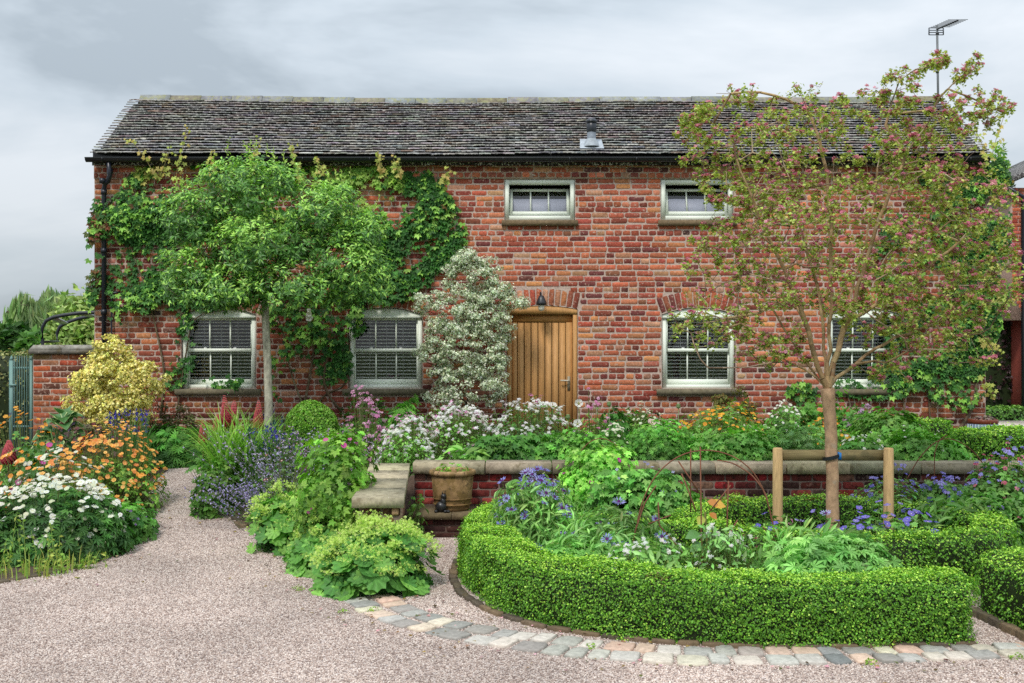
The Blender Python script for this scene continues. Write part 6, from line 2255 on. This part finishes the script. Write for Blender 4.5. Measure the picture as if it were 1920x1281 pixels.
clump('leafy_perennial', 'dark lobed foliage hanging over the coping below the white rocket', 'plant', 870, 1060, 815, 12.95, .3, leaf=PALM5, nl=1900, size=.07, cols=[(80, 130, 54), (98, 148, 64), (66, 110, 48)])
clump('broad_leaved_plant', 'pale broad ribbed leaves lying on the coping behind the urn', 'plant', 825, 930, 842, 12.75, .22, leaf=LANCE, nl=90, size=.17, cols=[(120, 168, 80), (140, 184, 96)], aspect=.5, droop=.2)
clump('grassy_foliage', 'fine grassy green foliage above the coping next to the stone return', 'plant', 705, 800, 838, 12.8, .25, leaf=LEAF, nl=900, size=.07, cols=[(104, 150, 64), (86, 130, 56)], aspect=.25, droop=-.4)
clump('lilac_rocket', 'lilac pink rocket flowers in front of the euonymus', 'plant', 830, 875, 762, 14.2, .25, leaf=LEAF, nl=160, size=.06, cols=GREENS, aspect=.5, flowers=[(ROCK, 26, .012, PINK, False, .7, .1)])
clump('lilac_rocket', 'lilac pink rocket flowers by the door post and white poppies', 'plant', 1082, 1142, 748, 14.0, .3, leaf=LEAF, nl=220, size=.06, cols=GREENS, aspect=.5, fh=.8, flowers=[(ROCK, 44, .013, PINK, False, .85, .08)])
clump('lilac_rocket', 'few pink flowers on tall stems in front of the oak door planks', 'plant', 985, 1020, 738, 14.2, .15, leaf=LEAF, nl=60, size=.04, cols=GREENS, aspect=.4, stems=16, flowers=[(ROCK, 10, .012, PINK, False, .5, .05)])


def poppy(label, px, py, y, s_, col_, face):
    SEED[0] += 1
    r = np.random.default_rng(SEED[0])
    bx = X(px, y)
    z0 = gz(bx, y).item()
    p = P(px, py, y)
    rt_ = root('poppy', label, 'poppy', (bx, y, z0), 'pale poppies')
    k, n = 10, 6
    g = B()
    for q in range(5):
        a0 = q * 2 * math.pi / 5
        t = np.linspace(0, 1, n)
        v = []
        for w in np.linspace(-1, 1, 7):
            rr_ = t * (1 - .12 * abs(w) ** 3)
            th = a0 + w * .62 * np.sqrt(t + .02)
            zz = .75 * t ** 1.5 + .07 * np.sin(w * 7 + q) * t
            v.append(np.c_[rr_ * np.cos(th) * (1 + .0 * q), rr_ * np.sin(th), zz + .02 * q])
        i = np.arange(n - 1)
        g.add(np.vstack(v) , [np.vstack([np.c_[m * n + i, (m + 1) * n + i, (m + 1) * n + i + 1, m * n + i + 1] for m in range(6)])], lin(*col_))
    me = g.mesh('petals', M_PETAL, smooth=True)
    R = frames(np.array([face]), np.array([[1., 0, .1]]))[0]
    piece('petals', me, rt_, p, R, s_)
    g = B()
    g.lathe(0, 0, [(.0, 0), (.2, .05), (.26, .22), (.0, .34)], 10, lin(150, 158, 96))
    piece('seedhead', g.mesh('seedhead', M_STEM), rt_, p, R, s_)
    B().tube([(bx, y, z0), (bx + .01, y, z0 + (p[2] - z0) * .6), tuple(p)], .005, 5, lin(120, 146, 96)).build('stem', M_STEM, rt_)
    g = B()
    n = 12
    th = r.uniform(0, 6.28, n)
    q = np.c_[bx + .08 * np.cos(th), y + .08 * np.sin(th), z0 + (p[2] - z0) * r.uniform(.1, .6, n)]
    leaves(g, PINN, q, unit(np.c_[np.cos(th), np.sin(th), np.ones(n)]), .12, mixc([(110, 146, 92), (92, 130, 76)], n, .1, None, r), r)
    g.build('foliage', M_LEAF, rt_)


poppy('ruffled white poppy held upright against the oak door', 1036, 764, 13.7, .052, (242, 240, 234), (.1, -.55, .8))
poppy('round white poppy facing out beside the door post', 1085, 757, 13.6, .05, (240, 240, 236), (0, -1, .25))
poppy('lower white poppy below the round one at the door post', 1083, 796, 13.2, .05, (242, 242, 238), (-.1, -.9, .5))
poppy('pale blush pink poppy in front of bare brick', 1222, 796, 13.4, .055, (238, 214, 206), (.05, -.5, .85))
for i, (a, c_, t_) in enumerate(((1008, 775, 'left of the ruffled white poppy'), (1065, 782, 'between the round and the ruffled poppy'), (1142, 758, 'above the lilac rocket by the door'), (1272, 762, 'over the white umbels near the bare wall'))):
    y = 13.5
    p = P(a, c_, y)
    o = root('poppy_bud', 'green poppy seedhead on a bare stalk ' + t_, 'poppy', (p[0], y, .12), 'poppy seedheads')
    B().lathe(p[0], y, [(0, p[2] - .03), (.02, p[2] - .02), (.028, p[2]), (.022, p[2] + .02), (.026, p[2] + .026), (0, p[2] + .032)], 10, lin(132, 152, 104)).build('seedhead', M_STEM, o, smooth=True)
    B().tube([(p[0] + .01, y, .1), (p[0], y, p[2] - .02)], .004, 5, lin(124, 146, 98)).build('stalk', M_STEM, o)

clump('ferny_plant', 'dark finely cut foliage mound against the brick beside the lilac rocket', 'plant', 1120, 1185, 775, 14.4, .35, leaf=PINN, nl=700, size=.09, cols=[(62, 108, 48), (78, 128, 56)])
clump('white_umbels', 'flat white flower heads close above the dark hoop support', 'plant', 1120, 1180, 806, 13.0, .25, leaf=PINN, nl=380, size=.07, cols=[(90, 138, 60), (72, 116, 52)], flowers=[(F_MASTER, 80, .022, [(232, 235, 214), (222, 228, 198)], True, .8, .12)])
clump('white_umbels', 'taller loose white flower heads against the bare brick', 'plant', 1165, 1270, 765, 14.3, .35, leaf=PALM5, nl=1200, size=.05, cols=GREENS, fh=.85, flowers=[(F_MASTER, 120, .022, [(232, 232, 212), (220, 224, 196)], True, .9, .1)])
clump('feathery_mound', 'broad fresh green feathery mound in front of the white umbels', 'plant', 1165, 1300, 800, 13.1, .4, leaf=PINN, nl=2200, size=.07, cols=[(98, 152, 66), (118, 172, 78), (80, 128, 56)], bump=.14)
clump('orange_geum', 'orange geum flowers under the window beside the bronze shrub', 'plant', 1262, 1440, 768, 13.8, .45, leaf=PALM3, nl=2000, size=.045, cols=[(104, 152, 66), (126, 172, 80), (86, 130, 56)], stems=160, fh=.82, flowers=[(F_GEUM, 190, .024, [(240, 178, 64), (236, 156, 52), (244, 194, 84)], True, .95, .1), (F_MASTER, 30, .016, WHITE, False, .7, .05)])
clump('feathery_mound', 'mid green leafy drift along the coping below the orange geum', 'plant', 1280, 1470, 806, 12.95, .35, leaf=PALM5, nl=2400, size=.058, cols=[(94, 146, 62), (114, 166, 74), (134, 182, 92)], bump=.12)
clump('white_masterwort', 'white button flowers between the orange geum and the hawthorn trunk', 'plant', 1425, 1510, 764, 14.1, .35, leaf=PALM5, nl=1000, size=.05, cols=[(84, 130, 56), (104, 152, 68)], fh=.88, flowers=[(F_MASTER, 100, .022, WHITE, True, .85, .1)])
clump('feathery_mound', 'grey green feathery mound left of the hawthorn trunk', 'plant', 1440, 1560, 806, 13.0, .35, leaf=PINN, nl=1200, size=.08, cols=[(112, 150, 86), (96, 136, 74), (130, 166, 102)])
clump('orange_geum', 'small yellow orange geum flowers showing round the hawthorn trunk', 'plant', 1500, 1605, 785, 13.9, .35, leaf=PALM3, nl=1000, size=.045, cols=GREENS, fh=.85, flowers=[(F_GEUM, 80, .022, [(242, 190, 76), (238, 164, 62)], True, .9, .1)])
clump('white_masterwort', 'scattered white flowers over the crossbar of the stake frame', 'plant', 1560, 1665, 815, 13.1, .35, leaf=PALM5, nl=900, size=.065, cols=[(96, 144, 62), (78, 122, 54)], fh=.88, flowers=[(F_MASTER, 80, .02, WHITE, True, .9, .08)])
clump('lilac_meadow_rue', 'tall meadow rue with fluffy lilac heads below the creeper', 'plant', 1590, 1640, 765, 14.6, .2, leaf=PALM3, nl=220, size=.05, cols=[(104, 150, 74), (124, 166, 90)], flowers=[(ROCK, 14, .016, [(178, 140, 180), (196, 164, 196)], False, .4, .15)])
clump('leafy_perennial', 'broad fresh green leafy clump between stake frame and upper box hedge', 'plant', 1600, 1740, 778, 13.8, .5, leaf=PALM5, nl=2300, size=.07, cols=[(108, 160, 68), (90, 140, 60), (132, 180, 86)], flowers=[(F_COLUMB, 16, .022, [(120, 52, 84), (206, 150, 190)], False, .8, .1)])
clump('leafy_perennial', 'leafy bank over the coping right of the stake frame', 'plant', 1655, 1815, 815, 12.9, .35, leaf=PALM5, nl=2200, size=.062, cols=[(98, 150, 62), (118, 170, 76)], flowers=[(F_MASTER, 22, .018, WHITE, False, .8, .1)])
clump('pot_succulents', 'rosettes of dusky pink succulents filling the glazed pot', 'plant', 1822, 1866, 779, 15.45, .16, zb=pt - .045, leaf=LEAF, nl=260, size=.045, cols=[(150, 120, 116), (176, 150, 144), (110, 112, 86)], stems=4)
clump('pink_roses', 'couple of small pink blooms on the creeper below the last window', 'plant', 1650, 1690, 765, 15.2, .2, leaf=PALM3, nl=120, size=.05, cols=GREENS, flowers=[(F_CRANE, 5, .034, [(226, 160, 190)], True, .6, .1)])
# white rose on the creeper
p = P(580, 597, 15.7)
o = root('white_rose', 'single white rose blooming on the wall beside the tree trunk', 'rose', tuple(p))
g = B()
for k in range(3):
    g.rep(petals(5, 1 - .25 * k, 1.0, .3 + .25 * k), np.array([[0, 0, .05 * k]]) + p, frames(np.array([[0, -1., .4]]), np.array([[math.cos(k), .2, math.sin(k)]])), np.array([.055]), np.array([lin(238, 236, 226)]))
g.build('petals', M_PETAL, o)
B().tube([p + [0, .2, -.25], p + [.01, .02, -.02]], .005, 5, lin(90, 110, 60)).build('stem', M_STEM, o)

# a back row against the wall that hides the foot of the brickwork
clump('leafy_perennial', 'tangle of dark leaves against the wall behind the pink columbines', 'plant', 600, 800, 770, 15.2, .35, leaf=PALM3, nl=1300, size=.06, cols=[(76, 120, 54), (94, 142, 62), (60, 98, 46)], bump=.25)
clump('leafy_perennial', 'airy green foliage with tiny cream flowers at the foot of the euonymus', 'plant', 780, 960, 778, 14.7, .35, leaf=LEAF, nl=1500, size=.05, cols=[(92, 136, 60), (112, 158, 72)], aspect=.5, bump=.25, flowers=[(ROCK, 140, .011, [(236, 236, 220)], False, .9, .1)])
clump('leafy_perennial', 'leafy stems with seedheads against the wall right of the oak door', 'plant', 1075, 1280, 782, 14.9, .35, leaf=PALM3, nl=1700, size=.055, cols=[(84, 132, 56), (104, 152, 66), (70, 110, 50)], bump=.3, flowers=[(F_MASTER, 90, .018, [(232, 234, 214), (222, 226, 200)], True, .9, .12), (F_SMALL, 60, .016, [(206, 186, 214), (226, 226, 206)], False, .9, .15)])
clump('leafy_perennial', 'mixed green stems under the sill behind the orange geum', 'plant', 1260, 1460, 772, 15.0, .35, leaf=PALM3, nl=1600, size=.055, cols=[(96, 138, 60), (116, 154, 70), (110, 120, 62)], bump=.3)
clump('leafy_perennial', 'fresh pale shoots against the wall left of the hawthorn trunk', 'plant', 1430, 1570, 748, 15.2, .3, leaf=PALM5, nl=900, size=.075, cols=[(102, 150, 66), (122, 172, 80)], bump=.35, inner=.3)
clump('leafy_perennial', 'deep green leaves filling the bed below the covered last window', 'plant', 1540, 1720, 772, 14.9, .35, leaf=PALM5, nl=1500, size=.07, cols=[(84, 134, 58), (104, 156, 70)], bump=.3, flowers=[(F_COLUMB, 24, .022, [(150, 80, 110), (206, 160, 196)], True, .9, .12)])
clump('leafy_perennial', 'bright low leaves along the coping between rocket and cranesbill hoop', 'plant', 1010, 1180, 826, 12.85, .22, leaf=PALM5, nl=1300, size=.055, cols=[(108, 160, 68), (90, 138, 58)], bump=.25)
clump('grassy_foliage', 'upright grassy tufts in the bed between feathery mound and geum', 'plant', 1240, 1330, 800, 13.3, .3, leaf=LEAF, nl=900, size=.1, cols=[(116, 166, 76), (98, 146, 66)], aspect=.16, droop=-1.0, bump=.25)

# ================================================================ ROUND BED IN FRONT
GREY = [(140, 184, 100), (120, 166, 86), (160, 198, 120), (102, 146, 74)]
CB = [(158, 162, 232), (174, 174, 236), (140, 142, 222), (188, 184, 236)]
clump('mountain_cornflower', 'large clump of spidery blue cornflowers inside the curved hedge', 'plant', 920, 1095, 908, 9.9, .6, leaf=LANCE, nl=2300, size=.12, cols=GREY, aspect=.24, droop=-.7, up=-.1, flowers=[(F_CENT, 70, .048, CB, True, .6, .12)])
clump('mountain_cornflower', 'blue cornflowers with grey green leaves in the middle of the bed', 'plant', 1030, 1280, 968, 8.95, .5, leaf=LANCE, nl=2600, size=.11, cols=GREY, aspect=.24, droop=-.7, up=-.1, flowers=[(F_CENT, 30, .046, CB, True, .5, .15)])
clump('mountain_cornflower', 'last few blue cornflowers close to the ring hedge', 'plant', 1430, 1660, 985, 8.75, .35, leaf=LANCE, nl=1100, size=.11, cols=GREY, aspect=.26, droop=-.7, up=-.1, flowers=[(F_CENT, 6, .045, CB, True, .7, .2)])
clump('pale_columbine', 'cream columbine flowers and seedheads behind the blue cornflowers', 'plant', 985, 1070, 885, 11.3, .3, leaf=PALM3, nl=420, size=.06, cols=[(110, 150, 74), (132, 164, 92)], fh=.8, flowers=[(F_COLUMB, 40, .022, [(232, 232, 206), (206, 214, 160)], True, .85, .1)])
clump('magenta_cranesbill', 'light green cranesbill with magenta flowers draped over the coping', 'plant', 1050, 1195, 832, 12.1, .42, zb=-.2, leaf=PALM5, nl=2200, size=.06, cols=[(126, 178, 76), (104, 154, 64), (148, 194, 94)], flowers=[(F_CRANE, 13, .03, [(206, 60, 168), (190, 70, 160)], True, .9, .08)])
clump('leafy_perennial', 'dense fresh green foliage against the low brick wall behind the bed', 'plant', 1080, 1330, 888, 11.5, .4, leaf=PALM5, nl=3000, size=.068, cols=[(96, 150, 68), (116, 170, 80), (80, 128, 58), (142, 186, 100)], bump=.16, flowers=[(F_SMALL, 30, .02, [(150, 146, 210), (190, 186, 226)], False, .6, .1)])
clump('white_spires', 'slender white flowered spires just behind the curved hedge', 'plant', 1110, 1310, 1012, 8.45, .24, leaf=LEAF, nl=900, size=.08, cols=GREY, aspect=.4, droop=-.2, stems=120, flowers=[(ROCK, 90, .0095, WH2, False, .9, .15)])
clump('white_spires', 'group of taller white flowered spires at the middle of the hoops', 'plant', 1290, 1420, 978, 8.5, .25, leaf=LEAF, nl=700, size=.07, cols=[(112, 156, 84), (130, 170, 104)], aspect=.35, droop=-.4, stems=150, flowers=[(ROCK, 70, .0095, WH2, False, .95, .12)])
clump('dark_columbine', 'dusky maroon columbines right of the hoops', 'plant', 1380, 1490, 1000, 8.7, .25, leaf=LANCE, nl=450, size=.1, cols=[(120, 162, 84), (100, 140, 70)], aspect=.3, droop=-.5, stems=60, flowers=[(F_COLUMB, 26, .017, [(112, 44, 60), (140, 66, 84)], True, .9, .1)])
clump('grey_leaved_mound', 'low mound of blue green scalloped leaves behind the hedge front', 'plant', 1425, 1700, 1018, 8.25, .34, leaf=PALM7, nl=2400, size=.085, cols=[(124, 174, 92), (104, 152, 78), (148, 194, 112)], bump=.16, stems=90)
clump('grey_leaved_mound', 'scalloped green mound under the cornflowers by the hedge curve', 'plant', 1000, 1160, 1020, 8.75, .28, leaf=PALM7, nl=1400, size=.075, cols=[(124, 174, 88), (104, 152, 74)], bump=.1)
clump('pink_columbine', 'three small pink flowers on thin stalks by the nearer stake', 'plant', 1455, 1500, 955, 9.0, .1, leaf=LEAF, nl=40, size=.04, cols=GREENS, stems=14, flowers=[(F_COLUMB, 5, .024, [(222, 140, 186), (232, 170, 204)], True, .5, .05)])
clump('purple_cranesbill', 'violet blue cranesbill flowers round the foot of the staked tree', 'plant', 1500, 1790, 968, 10.2, .5, leaf=PALM5, nl=700, size=.06, cols=[(88, 130, 62), (106, 148, 74)], stems=80, flowers=[(F_CRANE, 60, .036, [(136, 126, 220), (154, 142, 228), (118, 108, 208)], True, .6, .25)])
clump('purple_cranesbill', 'smaller violet cranesbill flowers inside the hoop end of the ring hedge', 'plant', 1385, 1500, 975, 9.95, .3, leaf=PALM5, nl=260, size=.05, cols=[(88, 130, 62)], flowers=[(F_CRANE, 8, .03, [(104, 92, 196), (130, 120, 210)], True, .6, .2)])
# bed below the wall, right of the stake frame
CO = [(146, 140, 220), (168, 160, 230), (122, 116, 206)]
clump('blue_columbine', 'blue violet columbines in front of the wall beside the stake frame', 'plant', 1590, 1745, 888, 11.6, .4, leaf=LEAF, nl=1400, size=.065, cols=[(110, 150, 78), (92, 134, 66), (132, 168, 100)], aspect=.4, droop=-.2, stems=160, fh=.85, flowers=[(F_COLUMB, 80, .03, CO, True, .95, .08)])
clump('blue_columbine', 'dense blue violet columbines before the coping at the far hedge', 'plant', 1715, 1840, 880, 11.5, .4, leaf=PALM3, nl=1300, size=.07, cols=[(104, 146, 72), (84, 124, 60)], stems=120, fh=.85, flowers=[(F_COLUMB, 100, .031, CO, True, .9, .08)])
clump('mixed_columbine', 'pink and red columbines mixed with blue ones at the frame edge', 'plant', 1790, 1960, 855, 11.3, .45, leaf=PALM3, nl=1700, size=.075, cols=[(96, 140, 66), (112, 156, 78), (78, 118, 56)], stems=180, fh=.82, flowers=[(F_COLUMB, 80, .028, [(210, 106, 136), (226, 150, 170), (188, 78, 108)], True, .95, .08), (F_COLUMB, 100, .03, CO + [(164, 154, 226)], True, .95, .12)])
clump('leafy_perennial', 'long pale green leaves below the pink and blue columbines', 'plant', 1720, 1930, 925, 10.95, .3, leaf=LANCE, nl=800, size=.14, cols=[(112, 156, 78), (92, 136, 66)], aspect=.28, droop=-.2)

# rose shoot with bronze leaves
r = np.random.default_rng(97)
c = np.array([X(1325, 9.0), 9.0, -.4])
o = root('rose_shoot', 'young rose shoot with large bronze yellow leaves inside the hoops', 'rose', tuple(c))
B().tube([c, c + [.01, 0, .3], P(1322, 960, 9.0)], .008, 6, lin(112, 110, 60)).build('stem', M_STEM, o)
lm = [B().rep(LANCE, np.zeros((1, 3)), np.eye(3)[None], np.ones(1), np.array([lin(*q)])).mesh('leaf', M_GLOSSY) for q in ((190, 150, 62), (172, 116, 58), (156, 158, 66), (84, 128, 66))]
for i, (px, py, s_, k, al) in enumerate(((1332, 945, .13, 0, (1, -.2, .12)), (1326, 940, .1, 1, (1, -.3, -.25)), (1318, 968, .1, 2, (-.5, -.3, -.9)), (1330, 962, .08, 1, (.8, -.4, -.7)), (1312, 1000, .13, 3, (-1, -.4, -.2)), (1336, 1004, .13, 3, (1, -.5, -.1)), (1318, 1020, .13, 3, (-.6, -.7, .1)), (1345, 1022, .12, 3, (.6, -.7, .1)))):
    piece('leaf', lm[k], o, P(px, py, 8.98), frames(np.array([[.1, -.7, .7]]), np.array([al]))[0], (s_ * .9, s_, s_))

# ---------------------------------------------------------------- rusty hoops
RU = lin(120, 78, 60)


def hoops(name, label, y, arcs, rods=(), th_=.0055):
    a0 = arcs[0][0]
    o = root(name, label, 'plant support', (X(a0[0], y), y, gz(X(a0[0], y), y).item()))
    for pts in arcs:
        q = np.array([P(a[0], a[1], y + (a[2] if len(a) > 2 else 0)) for a in pts])
        d = np.r_[0, np.cumsum(np.linalg.norm(np.diff(q, axis=0), axis=1))]
        t = np.linspace(0, d[-1], 40)
        q = np.stack([np.interp(t, d, q[:, k]) for k in range(3)], 1)
        for _ in range(8):
            q[1:-1] = (q[:-2] + 2 * q[1:-1] + q[2:]) / 4
        B().tube(q, th_, 6, RU).build('hoop', M_RUST, o)
    for pts in rods:
        B().tube([P(a[0], a[1], y + (a[2] if len(a) > 2 else 0)) for a in pts], th_, 6, RU).build('rod', M_RUST, o)
    return o


hoops('hoop_support', 'tall rusty wire hoop plant support with a centre rod in the round bed', 8.8,
      [[(1175, 1090), (1190, 1000), (1205, 930), (1225, 890), (1262, 855), (1300, 841), (1340, 840), (1385, 855), (1425, 890), (1445, 960), (1460, 1030), (1465, 1090)],
       [(1345, 863, .3), (1375, 868, .3), (1410, 890, .25), (1436, 925, .2), (1448, 980, .1)], [(1190, 1000, -.1), (1208, 945, -.1), (1230, 911, -.1)], [(1430, 988), (1450, 1010), (1462, 1050)]],
      [[(1313, 838), (1315, 1000), (1320, 1100)], [(1295, 842, .3), (1295, 960, .3)], [(1272, 865), (1312, 925)], [(1234, 942), (1236, 985), (1262, 1015), (1300, 1060)], [(1366, 902, -.1), (1362, 1020, -.1)], [(1383, 975, -.2), (1362, 1012, -.2), (1342, 1060, -.2)], [(1215, 983), (1258, 966)], [(1278, 888, .2), (1300, 945, .2), (1305, 960, .2)], [(1370, 910), (1330, 960)]])
hoops('hoop_support', 'low thin wire hoop over the magenta cranesbill on the coping', 12.4, [[(1085, 850), (1105, 828), (1125, 821), (1145, 826), (1165, 845), (1178, 866)], [(1128, 835), (1150, 845), (1172, 866)]])
hoops('hoop_support', 'thin wire hoop arching among columbines before the upper box hedge', 12.0, [[(1700, 900), (1722, 860), (1750, 830), (1775, 820), (1800, 828), (1830, 850), (1850, 880)], [(1752, 900), (1752, 850), (1760, 826), (1776, 816)]])

# weeds and grass stalks at the near corner
r = np.random.default_rng(98)
for lab, px, n, y in (('tall thin weed stalks in front of the masterwort at the frame edge', 55, 16, 9.75), ('low tufts of weeds along the stones at the path edge', 130, 14, 10.0)):
    c = np.array([X(px, y), y, -.4])
    o = root('weeds', lab, 'weeds', tuple(c))
    g = B()
    for k in range(n):
        b0 = c + np.array([r.uniform(-.28, .3), r.uniform(-.12, .12), 0])
        hgt = r.uniform(.1, .55) if px < 100 else r.uniform(.05, .14)
        t = np.linspace(0, 1, 8)[:, None]
        q = b0 + np.array([r.normal(0, .06), r.normal(0, .04), hgt]) * t
        g.segs(q[:-1], q[1:], .0035, .003, 3, lin(128, 156, 80))
        m = 14
        tt = r.random(m)
        pnt = b0 + (q[-1] - b0) * tt[:, None]
        leaves(g, LEAF, pnt, unit(rdir(m, r) + [0, 0, .5]), r.uniform(.03, .06, m), mixc([(132, 170, 78), (108, 148, 64), (168, 176, 90)], m, .12, None, r), r, -.2, .4)
    blades(g, c, .25, 30, .22, .012, [(128, 160, 74), (170, 168, 90)], r, (0, 1))
    g.build('foliage', M_LEAF, o)
# tiny weeds in the joints of the setts
for i, (px, py, t_) in enumerate(((645, 1152, 'by the first setts of the border'), (700, 1150, 'beside the second joint of the border'), (1632, 1248, 'in the joint under the middle of the hedge'), (1905, 1238, 'at the far end of the border'), (560, 958 + 150, 'under the froth of the biggest mantle'), (1108, 1218, 'where the border passes the hedge curve'))):
    a, b_ = G(px, py)
    c = np.array([a, b_, -.385])
    o = root('joint_weed', 'tiny green weed tuft ' + t_, 'weed', tuple(c))
    g = B()
    p, u = dome(26, c, .045, .035, .03, r, .3)
    leaves(g, LEAF, p, unit(u + rdir(26, r) * .4), .02, mixc([(140, 172, 72), (116, 150, 60)], 26, .1, None, r), r, .2, .7)
    g.build('foliage', M_LEAF, o)

# leaf litter blown along the edges of the gravel
r = np.random.default_rng(99)
g = B()
n = 420
src = [np.array(LEFT_EDGE[1:6]), np.array(RIGHT_EDGE[2:7]), inner[:120], outer[:150]]
pts = []
for q in range(n):
    e_ = src[q % 4]
    k = r.integers(len(e_) - 1)
    t = r.random()
    p = e_[k] * (1 - t) + e_[k + 1] * t
    sp_ = r.exponential(.14)
    pts.append(p + (np.array([sp_, -sp_ * .4]) if q % 4 == 0 else np.array([-sp_, -sp_]) if q % 4 == 1 else np.array([r.normal(0, .2), (sp_ if q % 4 == 2 else -sp_)])))
pts = np.array(pts)
pts = np.c_[pts, gz(pts[:, 0], pts[:, 1]) + .02]
g.rep(LEAF, pts, frames(unit(rdir(n, r) * .35 + np.array([0, 0, 1.])), rdir(n, r)), r.uniform(.015, .04, n), mixc([(122, 92, 58), (150, 128, 72), (96, 110, 54), (206, 160, 166), (78, 58, 40)], n, .2, None, r))
tag(g.build('leaf_litter', M_LEAF), 'fallen leaves and petals along the gravel edges', 'leaf litter', kind='stuff')
